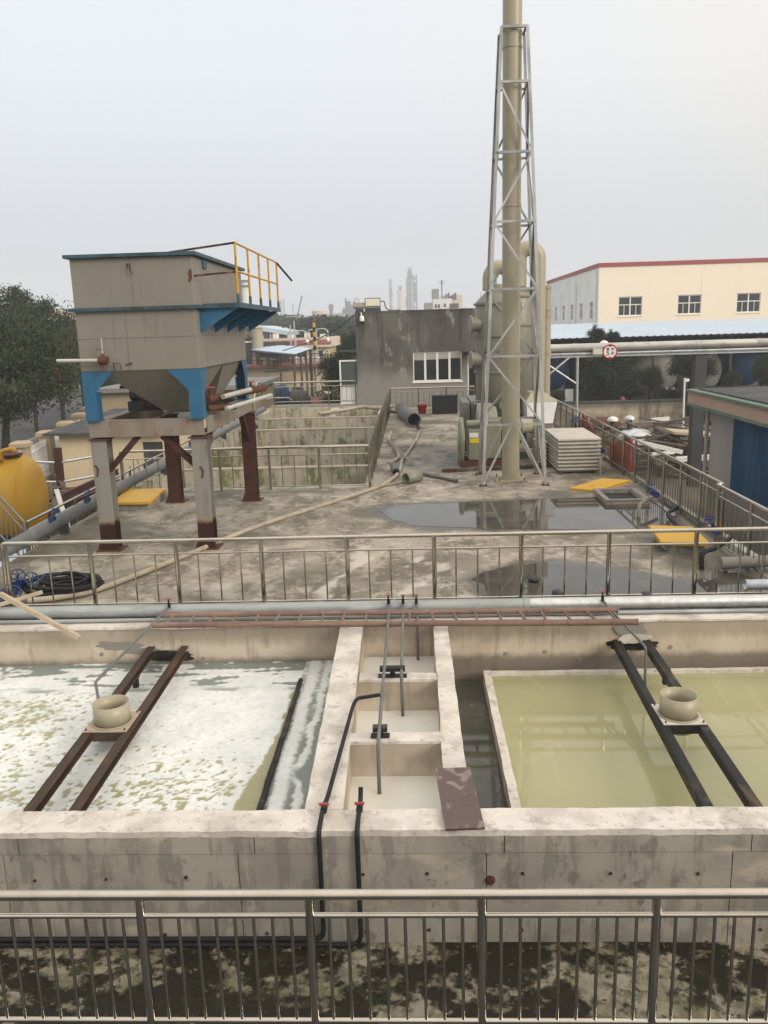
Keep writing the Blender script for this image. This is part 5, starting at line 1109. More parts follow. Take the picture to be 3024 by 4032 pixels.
CM = [crown_mesh('crown_a', 1, 1, 1, 150, 21000, .036, 1, 'leaf'), crown_mesh('crown_b', 1, 1, 1, 120, 17000, .040, 2, 'leaf_dark'), crown_mesh('crown_c', 1, 1, 1, 80, 9000, .050, 3, 'leaf_dark'), crown_mesh('crown_d', 1, 1, 1, 140, 21000, .036, 4, 'leaf')]
def tree(label, base, c, r, k, name='broadleaf_tree', rot=0.0, group='trees in the yard', tr=.16):
    t = thing(name, label, 'tree', base, group)
    trunk_mb(base, (c[0], c[1], c[2]+r[2]*.2), tr, int(abs(base[0]*10)), 6, r[0]*.5).build('trunk', 'bark', t)
    obj('crown', CM[k], t, mw=Matrix.Translation(c) @ Matrix.Rotation(rot, 4, 'Z') @ Matrix.Diagonal((r[0], r[1], r[2], 1)))
    return t
def tree_px(label, cx, cy, hw, hh, Y, k, rot=0.0, name='broadleaf_tree', group='trees in the yard', tr=.14, gx=None):
    c = atY(cx, cy, Y); s = (Y*math.cos(PITCH)+0)/FPX*1.02
    b = (c.x+(gx or 0), Y, G); return tree(label, b, tuple(c), (hw*s, hw*s*.95, hh*s), k, name, rot, group, tr)

# ------------------------------------------------------------------ right-hand yard
def c_(zx, zy): return (1700+.798*zx, 900+.798*zy)
def cY(zx, zy, Y): return atY(*c_(zx, zy), Y)
YB_ = 95.0
fb = thing('factory_hall', 'large cream factory hall with red roof trim on the right', 'building', (28, YB_, G))
bx0, bx1, bzt, byf = 20.56, 52.0, 10.25, 131.0
wins = [(cY(922,338,YB_).x, cY(1040,338,YB_).x), (cY(1215,328,YB_).x, cY(1332,328,YB_).x), (cY(1507,318,YB_).x, cY(1625,318,YB_).x), (41.9, 44.6)]
wz0, wz1 = 4.62, 6.68
q = MB(); xs = [bx0]+[v for w in wins for v in w]+[bx1]
q.box(bx0, bx1, YB_, YB_+.4, G, wz0); q.box(bx0, bx1, YB_, YB_+.4, wz1, bzt-.325)
for i in range(0, len(xs), 2): q.box(xs[i], xs[i+1], YB_, YB_+.4, wz0, wz1)
q.build('front_wall', 'cream_wall', fb)
q = MB(); lw = [98.8, 104.7, 110.6, 116.7, 122.8, 128.7]; ys_ = [YB_+.4]+[v for y in lw for v in (y-.85, y+.85)]+[byf]
q.box(bx0, bx0+.4, YB_+.4, byf, G, 4.45); q.box(bx0, bx0+.4, YB_+.4, byf, 6.3, bzt-.325)
for i in range(0, len(ys_), 2): q.box(bx0, bx0+.4, ys_[i], ys_[i+1], 4.45, 6.3)
q.build('side_wall', 'pale_wall', fb)
q = MB(); q.box(bx0-.12, bx1, YB_-.12, YB_+.5, bzt-.32, bzt+.08); q.box(bx0-.12, bx0+.5, YB_+.5, byf, bzt-.32, bzt+.08); q.build('roof_trim', 'red_trim', fb)
q = MB(); q.box(bx0+.5, bx1, YB_+.5, byf, bzt-.5, bzt-.3); q.build('roof', 'far_grey', fb)
q = MB(); q.box(bx0+.5, bx1, YB_+2.2, YB_+2.4, G, bzt-.55); q.box(bx0+2.2, bx0+2.4, YB_+2.4, byf, G, bzt-.55); q.build('inner_wall', 'roof_dark', fb)
for (a, b) in wins:
    f = .09; w_ = MB(); zt = wz0+(wz1-wz0)*.58; m3 = (a+b)/2
    for (u0,u1,v0,v1) in ((a,a+f,wz0,wz1),(b-f,b,wz0,wz1),(a+f,b-f,wz0,wz0+f),(a+f,b-f,wz1-f,wz1),(m3-.07,m3+.07,wz0+f,wz1-f),(a+f,m3-.07,zt-.05,zt+.05),(m3+.07,b-f,zt-.05,zt+.05),((a+m3)/2-.03,(a+m3)/2+.03,wz0+f,zt-.05),((b+m3)/2-.03,(b+m3)/2+.03,wz0+f,zt-.05)): w_.box(u0,u1,YB_+.08,YB_+.2,v0,v1)
    wo = w_.build('window', 'white', fb); MB().box(a+f, b-f, YB_+.13, YB_+.15, wz0+f, wz1-f).build('pane', 'glass', wo); MB().box(a-.1, b+.1, YB_-.06, YB_+.05, wz0-.12, wz0-.003).build('sill', 'cream_wall', wo)
for y in lw:
    w_ = MB(); w_.box(bx0+.08,bx0+.2,y-.85,y-.75,4.45,6.3); w_.box(bx0+.08,bx0+.2,y+.75,y+.85,4.45,6.3); w_.box(bx0+.08,bx0+.2,y-.06,y+.06,4.45,6.3); w_.box(bx0+.08,bx0+.2,y-.75,y-.06,5.6,5.7); w_.box(bx0+.08,bx0+.2,y+.06,y+.75,5.6,5.7)
    wo = w_.build('window', 'pale_wall', fb); MB().box(bx0+.12, bx0+.14, y-.75, y+.75, 4.45, 6.3).build('pane', 'glass', wo)
for y in (107.7,): rod('downpipe', (bx0-.12, y, G), (bx0-.12, y, 8.6), .10, 'pale_wall', fb)
rod('downpipe', (bx0-.1, YB_+1.0, G), (bx0-.1, YB_+1.0, 9.6), .10, 'pale_wall', fb)
q = MB(); q.box(22.0, 25.0, 78, 80, 3.3, 3.9); 
# blue sheet canopy in front of the hall
cn = thing('sheet_canopy', 'long pale blue sheet roof canopy in front of the factory hall', 'canopy', (18, 64, G))
def zc_(y): return 3.0+(y-60)*(3.95-3.0)/12
def sheet_roof(parent, x0, x1, y0, y1, zf, pitch, m, th=.04):
    n = int((x1-x0)/pitch)
    q = MB(); w = (x1-x0)/n; p_ = []
    for k in range(6):
        a = x0+w*k/6
    vs = []; fs = []
    nn = 6
    for k in range(nn+1):
        h = .05 if k % 3 == 1 else 0
        for (y) in (y0, y1): vs.append((w*k/nn, y, zf(y)+h))
    for k in range(nn): fs.append((2*k, 2*k+2, 2*k+3, 2*k+1))
    o = len(vs); vs += [(x, y, z-th) for (x, y, z) in vs]
    for k in range(nn): fs.append((o+2*k, o+2*k+1, o+2*k+3, o+2*k+2))
    fs += [(2*k, o+2*k, o+2*k+2, 2*k+2) for k in range(nn)]
    q.add(vs, fs); me = q.mesh('roof_sheet', m)
    for k in range(n): obj('roof_sheet', me, parent, mw=Matrix.Translation((x0+w*k, 0, 0)))
sheet_roof(cn, 5.5, 31.0, 60, 72, zc_, .95, 'roof_blue')
for y in (60.3, 66, 71.7): rod('purlin', (5.5, y, zc_(y)-.12), (31, y, zc_(y)-.12), .07, 'dark_steel', cn)
for k in range(10):
    x = 6.2+2.72*k
    rod('post', (x, 60.6, G), (x, 60.6, zc_(60.6)-.15), .09, 'dark_steel', cn); rod('post', (x, 71.5, G), (x, 71.5, zc_(71.5)-.15), .09, 'dark_steel', cn); rod('rafter', (x, 60.4, zc_(60.4)-.2), (x, 71.6, zc_(71.6)-.2), .06, 'dark_steel', cn)
    for dx in (-.7, .7): rod('knee_brace', (x, 60.6, 2.1), (x+dx, 60.6, zc_(60.6)-.15), .04, 'dark_steel', cn)
    if k < 9:
        for j in range(6):
            u = x+.45*(j+.4); rod('truss_web', (u, 60.5, zc_(60.5)-.12), (u+(.22 if j % 2 else -.22), 60.5, zc_(60.5)-.50), .022, 'dark_steel', cn, 6)
rod('truss_chord', (5.5, 60.5, zc_(60.5)-.52), (20.0, 60.5, zc_(60.5)-.52), .03, 'dark_steel', cn)
# storage tanks under the canopy
def htank(label, c, r, L, m):
    t = thing('storage_tank', label, 'storage tank', (c[0], c[1], G), 'storage tanks under the canopy')
    q = MB(); q.lathe(c, [(.01, -.35*r), (.45*r, -.31*r), (.75*r, -.20*r), (.93*r, -.07*r), (r, .08*r), (r, L), (.8*r, L+.2*r), (.01, L+.3*r)], 36, 'Y'); q.build('shell', m, t)
    for y in (.7, L-.7): MB().box(c[0]-r*.8, c[0]+r*.8, c[1]+y-.2, c[1]+y+.2, G, c[2]-r*.5).build('saddle', 'far_grey', t)
    return t
p = cY(585, 705, 63); htank('dark blue storage tank end beside the scrubbers', tuple(p), 1.45, 3.2, 'tank_blue')
p = cY(1108, 705, 63); htank('silver storage tank end left of the dark grey column', tuple(p), 1.75, 3.2, 'tank_silver')
p = cY(1316, 702, 63); htank('silver storage tank half hidden by the tree and column', tuple(p), 1.75, 3.2, 'tank_silver')
p = cY(1560, 690, 63); htank('blue storage tank near the right edge', tuple(p), 1.25, 3.2, 'tank_blue')
q = MB(); q.box(5, 32, 66.5, 67.0, G, 3.2); tag(q.build('shade_screen', 'black'), 'black screen standing in for the shade at the back of the canopy', 'wall')  # flat black takes the place of deep shade behind the tanks
bw_ = thing('boundary_wall', 'stained concrete boundary wall across the right-hand yard', 'wall', (12, 55, G))
zt = cY(900, 850, 55).z; xr_ = cY(1245, 850, 55).x
q = MB(); q.rough(3, xr_, 55, 55.25, G, zt-.12, .8, .02, .8); q.build('wall_face', 'old_wall', bw_); q = MB(); q.rough(3, xr_+.05, 54.93, 55.32, zt-.12, zt, .8, .015, .8); q.build('coping', 'roof_dark', bw_)
pb = thing('parapet', 'low grey parapet below the storage tanks', 'wall', (14, 61, G)); MB().box(5, 30, 59.2, 59.5, G, cY(1000, 790, 59.2).z).build('wall_face', 'roof_dark', pb)
# pipe bridge with the height sign
YP = 33.0
pbz = 3.02
pbr = thing('pipe_bridge', 'lagged white pipe bridge crossing the yard on the right', 'pipe bridge', (11, YP, G))
for (dy, r_, z, m) in ((0, .155, pbz+.08, 'white_pipe'), (.36, .13, pbz+.06, 'white_pipe'), (.02, .075, pbz-.16, 'galv')):
    x = 3.9
    while x < 19:
        L_ = 2.35; rod('pipe_length', (x, YP+dy, z), (min(x+L_, 19)-.012, YP+dy, z), r_, m, pbr, 18); 
        if r_ > .1: rod('joint_band', (x+L_-.05, YP+dy, z), (x+L_+.03, YP+dy, z), r_+.012, m, pbr, 18)
        x += L_
q = MB(); q.box(3.9, 19, YP-.06, YP+.5, pbz-.29, pbz-.24); q.build('carrier', 'galv', pbr)
col_a, col_b = 10.93, 11.36
q = MB(); q.box(col_a, col_b, YP-.05, YP-.02, G, pbz-.30); q.box(col_a, col_b, YP+.35, YP+.38, G, pbz-.30); q.box((col_a+col_b)/2-.02, (col_a+col_b)/2+.02, YP-.02, YP+.35, G, pbz-.30); q.box(col_a, col_a+.02, YP-.02, YP+.35, G, pbz-.30); q.build('column', 'dark_steel', pbr)
q = MB(); q.box(col_a-.05, col_b+.05, YP-.1, YP+.45, pbz-.30, pbz-.292); q.build('column_head', 'dark_steel', pbr)
sp = cY(880, 607, YP-.22)
sgn = thing('height_limit_sign', 'round white height limit sign with red rim on the pipe bridge', 'sign', (sp.x, sp.y, sp.z))
q = MB(); q.cyl((sp.x, sp.y+.015, sp.z), (sp.x, sp.y, sp.z), .262, n=40); q.build('sign_plate', 'white', sgn)
q = MB(); q.ring((sp.x, sp.y+.012, sp.z), (sp.x, sp.y-.006, sp.z), .285, .238, 40); q.build('red_rim', 'sign_red', sgn)
q = MB(); q.plate([(sp.x-.085, sp.y-.004, sp.z+.235), (sp.x+.085, sp.y-.004, sp.z+.235), (sp.x, sp.y-.004, sp.z+.185)], (0,-.004,0)); q.plate([(sp.x-.085, sp.y-.004, sp.z-.235), (sp.x, sp.y-.004, sp.z-.185), (sp.x+.085, sp.y-.004, sp.z-.235)], (0,-.004,0)); q.build('height_marks', 'sign_black', sgn)
def lettering(txt, x, y, z, size, parent, m='sign_black', ext=.003):
    cu = bpy.data.curves.new('lettering', 'FONT'); cu.body = txt; cu.size = size; cu.align_x = 'CENTER'; cu.align_y = 'CENTER'; cu.extrude = ext; cu.materials.append(M[m])
    tmp = bpy.data.objects.new('lettering', cu); C.objects.link(tmp); bpy.context.view_layer.update(); me = bpy.data.meshes.new_from_object(tmp); bpy.data.objects.remove(tmp)
    me.materials.clear(); me.materials.append(M[m]); o = bpy.data.objects.new('lettering', me); C.objects.link(o); o.matrix_basis = Matrix.Translation((x, y, z)) @ Matrix.Rotation(math.pi/2, 4, 'X'); o.parent = parent
    o.matrix_parent_inverse = Matrix.Translation(-parent.location); return o
lettering('限', sp.x-.085, sp.y-.006, sp.z+.095, .11, sgn); lettering('高', sp.x+.095, sp.y-.006, sp.z+.095, .11, sgn)
lettering('5', sp.x-.085, sp.y-.006, sp.z-.06, .27, sgn); lettering('米', sp.x+.095, sp.y-.006, sp.z-.07, .14, sgn)
ll = thing('bridge_light', 'rectangular lamp fixed beside the round height sign', 'lamp', (7.2, YP-.2, 2.9)); p = cY(818, 607, YP-.2)
q = MB(); q.box(p.x-.19, p.x+.19, p.y-.02, p.y+.08, p.z-.12, p.z+.13); q.build('housing', 'galv', ll); q = MB(); q.box(p.x-.16, p.x+.16, p.y-.035, p.y-.021, p.z-.09, p.z+.10); q.build('lamp_face', 'lamp_yellow', ll)
q = MB(); q.lathe((sp.x-.15, YP+.2, pbz+.2), [(.17, 0), (.16, .05), (.1, .1), (.01, .13)], 20); tag(q.build('white_dome', 'white'), 'small white dome on top of the pipe bridge', 'dome')
# X-braces seen left of the tree
xb = thing('cross_bracing', 'thin steel cross bracing in front of the blue tank', 'bracing', (8, 45, G))
for a, b in (((562,665),(720,770)),((562,735),(700,620))): rod('brace', cY(*a, 45), cY(*b, 45), .05, 'galv', xb)
rod('brace_post', (cY(720,770,45).x, 45, G), cY(720,600,45), .07, 'galv', xb)
# blue and white sheet shed
sh = thing('sheet_shed', 'sheet-metal shed with blue doors and pink fascia at the right edge', 'shed', (9, 22, G))
SX = 9.0
q = MB(); q.box(SX, SX+8, 8, 25.42, G, -.72); q.build('plinth_wall', 'cement_grey', sh)
q = MB(); q.box(SX+.10, SX+8, 8.1, 25.3, -.72, 1.42); q.build('inner_wall', 'dark_steel', sh)
def rib_sheet(y0, y1, m, nm, z0, z1):
    q = MB(); n = max(3, int((y1-y0)/.135)); vs = []; fs = []
    for k in range(2*n+1):
        y = y1-(y1-y0)*k/(2*n); x = SX-.004-(.05 if k % 2 else 0); vs += [(x, y, z0), (x, y, z1)]
    for k in range(2*n): fs.append((2*k, 2*k+2, 2*k+3, 2*k+1))
    q.add(vs, fs); q.box(SX, SX+.03, y0, y1, z0, z1); return q.build(nm, m, sh)
rib_sheet(23.62, 25.38, 'sheet_grey', 'wall_sheet', -.70, 1.45)
for i in range(4): rib_sheet(23.60-1.15*(i+1)+.012, 23.60-1.15*i, 'sheet_blue', 'door_leaf', -.70, 1.45)
for i in range(4): rib_sheet(19.0-1.15*(i+1)+.012, 19.0-1.15*i, 'sheet_grey' if i > 1 else 'sheet_blue', 'wall_sheet', -.70, 1.45)
q = MB(); q.box(SX-.42, SX-.36, 10, 26.45, 1.50, 1.84); q.box(SX-.36, SX+8, 26.39, 26.45, 1.50, 1.84); q.build('fascia', 'pink_fascia', sh)
q = MB(); q.box(SX-.47, SX+8, 10, 26.5, 1.842, 1.92); q.build('roof_edge', 'green_trim', sh); q = MB(); q.box(SX-.45, SX+.1, 10, 26.48, 1.42, 1.498); q.build('lower_trim', 'green_trim', sh)
q = MB(); q.box(SX-.2, SX+8, 10.2, 26.2, 1.921, 1.96); q.build('roof', 'roof_dark', sh)
rod('downpipe', (SX-.12, 25.45, -2.4), (SX-.12, 25.45, 1.42), .06, 'sheet_grey', sh)
rod('door_handle', (SX-.07, 21.0, -.1), (SX-.07, 21.0, .25), .02, 'rust', sh)
lp_ = thing('lamp_pole', 'slim white pole with a small camera in the right yard', 'pole', (16, 50, G)); pb_ = cY(1240, 985, 50); pt = cY(1248, 738, 50)
rod('pole', (pb_.x, 50, G), pt, .055, 'white', lp_); q = MB(); q.obox((pt.x+.12, 50, pt.z-.12), .28, .14, .16); q.build('camera_head', 'white', lp_)
for (zx, zy, lab) in ((893, 942, 'white mushroom vent on a dark post in the scrap yard'), (977, 936, 'greenish mushroom vent on a post in the scrap yard')):
    p = cY(zx, zy, 47); t = thing('mushroom_vent', lab, 'vent', (p.x, 47, G), 'mushroom vents')
    q = MB(); q.lathe((p.x, 47, p.z), [(.30, -.08), (.30, .02), (.22, .12), (.05, .17), (.01, .17)], 18); q.build('cap', 'white' if 'white' in lab else 'galv', t); rod('post', (p.x, 47, G), (p.x, 47, p.z-.06), .14, 'dark_steel', t)
def bar_px(name, label, cat, a, b, Ya, Yb, w, h, m, group=None):
    pa, pb2 = cY(*a, Ya), cY(*b, Yb); q = MB(); q.bar(pa, pb2, w, h); return tag(q.build(name, m), label, cat, group)
bar_px('white_plank', 'white plank lying flat against the boundary wall', 'plank', (1083,945), (1172,937), 50, 50, .12, .22, 'white')
bar_px('white_pipe', 'longest white pipe sloping down behind the right railing', 'pipe', (985,1045), (1235,1103), 36, 36, .18, .18, 'white', 'white pipes in the scrap yard')
bar_px('white_pipe', 'white pipe under the longest sloping one', 'pipe', (1085,1112), (1195,1105), 36, 37, .12, .12, 'white', 'white pipes in the scrap yard')
bar_px('white_pipe', 'thick white pipe against the dark grey column', 'pipe', (1205,1140), (1372,1128), 34.5, 34.5, .2, .2, 'white', 'white pipes in the scrap yard')
bar_px('timber_sheet', 'pale timber sheet resting on the scrap heap', 'board', (1170,1000), (1365,1012), 41, 41, 1.6, .12, 'timber')
bar_px('steel_bench', 'grey steel trestle in front of the boundary wall', 'trestle', (1120,965), (1236,960), 47, 47, .3, .08, 'dark_steel')
for i, (zx, zy, s, Yv) in enumerate(((1000, 985, .9, 44), (1030, 1000, .7, 43), (850, 930, 1.1, 52))):
    p = cY(zx, zy, Yv); blob('scrap_machine', ('grey machine part on the scrap heap', 'twisted metal bundle on the scrap heap', 'rusty red machine against the boundary wall')[i], 'scrap', (p.x, Yv, G), (s, s, max(.4, (p.z-G)/1.9)), 'galv' if i < 2 else 'rust', 10+i)
# loose scrap heaps that nobody could count
rnd = random.Random(12); q = MB()
for k in range(420):
    x, y = rnd.uniform(7.0, 20), rnd.uniform(34.5, 47.0); 
    if 8.5 < x < 17.5 and y < 27: continue
    h = max(0, .95-.12*abs(x-13.5)+.6*noise.noise((x*.4, y*.3, 2))); l = rnd.uniform(.4, 2.6); th = rnd.uniform(0, 6.28); tl = rnd.uniform(-.25, .25); z = G+rnd.uniform(.03, .1+h*.9)
    d = V((math.cos(th)*l/2, math.sin(th)*l/2, tl*l/2)); cc = V((x, y, z+abs(d.z))); q.bar(cc-d, cc+d, rnd.uniform(.06, .45), rnd.uniform(.04, .16))
struct(q.build('scrap_heap', 'scrap'), 'stuff', 'heap of rusty scrap metal and timber in the right yard')
q = MB()
for k in range(70):
    x, y = rnd.uniform(6.1, 8.4), rnd.uniform(15, 31); l = rnd.uniform(.5, 1.8); th = rnd.uniform(0, 6.28); d = V((math.cos(th)*l/2, math.sin(th)*l/2, rnd.uniform(-.1,.1))); cc = V((x, y, G+.25+rnd.uniform(0,.6))); q.bar(cc-d, cc+d, rnd.uniform(.1,.4), rnd.uniform(.05,.12))
struct(q.build('offcuts', 'white'), 'stuff', 'pale offcuts lying beyond the right railing')
for i, (x, z, lab) in enumerate(((6.25, -.38, 'upper white pipe outside the near right railing'), (6.25, -.75, 'lower white pipe outside the near right railing'))):
    q = MB(); q.cyl((x+.2*i, 11, z), (x+.2*i, 16.5, z), .15, n=16); tag(q.build('lagged_pipe', 'white_pipe'), lab, 'pipe', 'white pipes outside the railing')
    for y in (12, 14.5): pass
q = MB(); q.box(6.1, 6.7, 11.5, 11.7, G, -.91); q.box(6.1, 6.7, 15.8, 16.0, G, -.91); tag(q.build('pipe_rack', 'dark_steel'), 'dark rack under the two white pipes', 'rack')
tree_px('dark round tree behind the height sign', 2378, 1478, 118, 118, 58, 1, .3); tree_px('small leafy top rising above the pipe bridge behind the sign', 2352, 1330, 46, 52, 59, 2, 1.3, tr=.1); tree_px('narrow leafy sprig above the pipe bridge', 2412, 1330, 32, 34, 59, 2, 2.0, tr=.08)
tree_px('wide tree behind the dark grey column', 2722, 1440, 112, 72, 58, 3, 1.0); tree_px('small pale tree in front of the silver tank', 2570, 1490, 52, 56, 57, 0, 2.2); tree_px('tree cut by the right picture edge', 3010, 1462, 60, 62, 57, 3, .6); tree_px('low bush under the right blue tank', 2885, 1490, 36, 32, 57, 3, 2.8, 'bush'); tree_px('dark shrub behind the slim white pole', 2650, 1552, 52, 30, 57, 2, .9, 'bush'); tree_px('dark shrub left of the slim white pole', 2480, 1550, 50, 28, 57.5, 2, 1.9, 'bush'); tree_px('tall dark shrub right of the slim white pole', 2755, 1640, 45, 110, 54, 1, 1.2, 'bush'); tree_px('dark shrub beside the scrubber duct', 2195, 1560, 30, 22, 57, 2, .4, 'bush')
q = MB(); p = cY(678, 822, 58.5); q.box(p.x-.28, p.x+.28, 58.5, 58.56, p.z-.42, p.z+.42); tag(q.build('notice_board', 'white'), 'white notice board under the blue storage tank', 'board')
q = MB(); p = cY(1177, 800, 58.5); q.box(p.x-.32, p.x+.32, 58.5, 58.56, p.z-.24, p.z+.24); tag(q.build('notice_board', 'white'), 'white notice board under the silver storage tank', 'board')
blob('red_drum', 'small red drum in front of the dark round tree', 'drum', (cY(940, 828, 57).x, 57, cY(940, 840, 57).z-.3), (.2, .2, .25), 'brick_red', 2)

# ------------------------------------------------------------------ left-hand yard and road
YT = V((-10.08, 21.0, -.02)); ax = V((-1, -.16, 0)).normalized(); RT = 1.10
yt = thing('yellow_tank', 'large yellow cylindrical tank at the left edge', 'tank', (-11.5, 20.4, G))
rotm = Matrix.Translation(YT) @ Matrix.Rotation(math.atan2(ax.y, ax.x), 4, 'Z')
q = MB(); q.lathe((0,0,0), [(.01, -.30), (.35, -.285), (.66, -.24), (.90, -.15), (1.04, -.03), (RT, .10), (RT+.012, .105), (RT+.012, .125), (RT, .13), (RT, 1.2), (RT+.008, 1.21), (RT+.008, 1.24), (RT, 1.25), (RT, 4.5)], 48, 'X'); q.v = [tuple(rotm @ V(v)) for v in q.v]; q.build('shell', 'yellow', yt)
mc = rotm @ V((.42, 0, RT)); q = MB(); q.cyl(mc-V((0,0,.08)), mc+V((0,0,.05)), .16, n=20); q.cyl(mc+V((0,0,.03)), mc+V((0,0,.08)), .30, n=28); q.build('manhole_flange', 'rust', yt)
mc = rotm @ V((.50, .45, RT*.9)); q = MB(); q.tube([mc-V((0,0,.1)), mc+V((0,0,.22)), mc+V((.08,0,.33)), mc+V((.28,.05,.36)), mc+V((.36,.05,.30))], .055, 12); q.build('vent_bend', 'yellow', yt)
mc = rotm @ V((.75, .42, RT*.915)); q = MB(); q.obox(mc, .5, .35, .03, .4, -.4); q.build('worn_patch', 'scrap', yt)
for d in (.6, 3.4):
    p = rotm @ V((d, 0, 0)); q = MB(); q.obox((p.x, p.y, (G-.02-RT*.6)/2), .25, 1.5, -.02-RT*.6-G, math.atan2(ax.y, ax.x)); q.build('saddle', 'dark_steel', yt)
q = MB(); q.bar((-9.55, 21.3, .12), (-8.85, 20.3, -1.0), .12, .05); tag(q.build('white_board', 'white'), 'white board leaning behind the yellow tank', 'board')
q = MB(); q.obox((-9.0, 17.2, -1.05), 1.0, 2.2, .06, .3, .3); tag(q.build('blue_sheet', 'roof_blue'), 'pale blue sheet beyond the low left railing', 'sheet'); q = MB(); q.obox((-8.9, 18.8, -1.1), .9, 1.4, .06, .2, .3); tag(q.build('pink_sheet', 'pink_fascia'), 'pinkish sheet beyond the low left railing', 'sheet')
q = MB()
for k in range(150):
    x, y = rnd.uniform(-15.5, -8.6), rnd.uniform(21, 33); l = rnd.uniform(.5, 2.6); th = rnd.choice([.5, .7, 2.2, rnd.uniform(0, 6.28)]); d = V((math.cos(th)*l/2, math.sin(th)*l/2, rnd.uniform(-.25,.25))); cc = V((x, y, G+.1+abs(d.z)+rnd.uniform(0, .7))); q.bar(cc-d, cc+d, rnd.uniform(.06,.3), rnd.uniform(.05,.14))
struct(q.build('scrap_heap', 'scrap'), 'stuff', 'heap of steel scrap behind the yellow tank')
for i, (a, b, w) in enumerate((((-12.9, 26.5, -1.9), (-10.0, 30.5, -1.0), .22), ((-12.0, 25.0, -2.0), (-9.6, 27.6, -1.2), .25), ((-13.4, 28.0, -1.8), (-11.6, 31.5, -1.1), .18))):
    q = MB(); q.bar(a, b, .04, w); q.bar(V(a)+V((0,0,w/2+.01)), V(b)+V((0,0,w/2+.01)), w*.8, .02); q.bar(V(a)-V((0,0,w/2+.01)), V(b)-V((0,0,w/2+.01)), w*.8, .02); tag(q.build('scrap_beam', 'primer'), ('longest rusty beam leaning on the left scrap heap', 'nearest rusty beam on the left scrap heap', 'rusty beam closest to the picket fence')[i], 'beam', 'rusty beams on the left')
rc = thing('rack_post', 'rusty storage rack post with side arms near the guard house', 'rack', (-14.5, 33, G)); a, b = atY(247, 1975, 33), atY(226, 1763, 33)
q = MB(); q.bar((a.x, 33, G), b, .26, .22, (0,1,0)); q.build('post', 'primer', rc)
for zz in (.35, .72):
    p = V((a.x, 33, G)).lerp(b, zz)
    for (d, l) in ((V((-1, -.25, .1)), 1.5), (V((1, .3, .12)), 1.6)): rod('arm', p, p+d.normalized()*l, .05, 'galv', rc)
q = MB(); p = atY(105, 1840, 32); q.bar((p.x, 32, G), (p.x, 32, p.z+.1), .3, .25, (0,1,0)); tag(q.build('rusty_post', 'primer'), 'short rusty post behind the yellow tank', 'post')
cy = thing('gas_cylinder_rack', 'rack of thin steel rods beside the guard house wall', 'rack', (-11.5, 32.5, G))
for k in range(12): rod('rod', (-12.3+.16*k, 32.4+.1*(k % 3), G), (-12.35+.165*k+.1*math.sin(k*3), 32.5, -1.0+.35*math.sin(k*1.9)), .03, 'galv', cy, 8)
gh = thing('guard_house', 'small cream guard house with dark flat roof on the left', 'building', (-12, 36, G))
p0 = atY(230, 1711, 36); p1x = atY(640, 1700, 36).x; zt = p0.z
q = MB(); q.box(p0.x, -12.05, 36, 36.25, G, zt); q.box(-11.15, p1x, 36, 36.25, G, zt); q.box(-12.05, -11.15, 36, 36.25, -.55, zt); q.box(p0.x, p0.x+.25, 36.25, 44, G, zt); q.box(p1x-.25, p1x, 36.25, 44, G, zt); q.box(p0.x, p1x, 43.75, 44, G, zt); q.build('wall', 'cream', gh)
q = MB(); q.box(-12.05, -11.15, 36.1, 36.15, G, -.55); q.build('door', 'roof_dark', gh)
q = MB(); q.hexa([V(v) for v in ((p0.x-.5, 35.5, zt+.002), (p1x+.3, 35.5, zt+.002), (p1x+.3, 44.5, zt+.002), (p0.x-.5, 44.5, zt+.002), (p0.x-.5, 35.5, zt+.10), (p1x+.3, 35.5, zt+.12), (p1x+.3, 44.5, zt+.35), (p0.x-.5, 44.5, zt+.35))]); q.build('roof', 'roof_dark', gh)
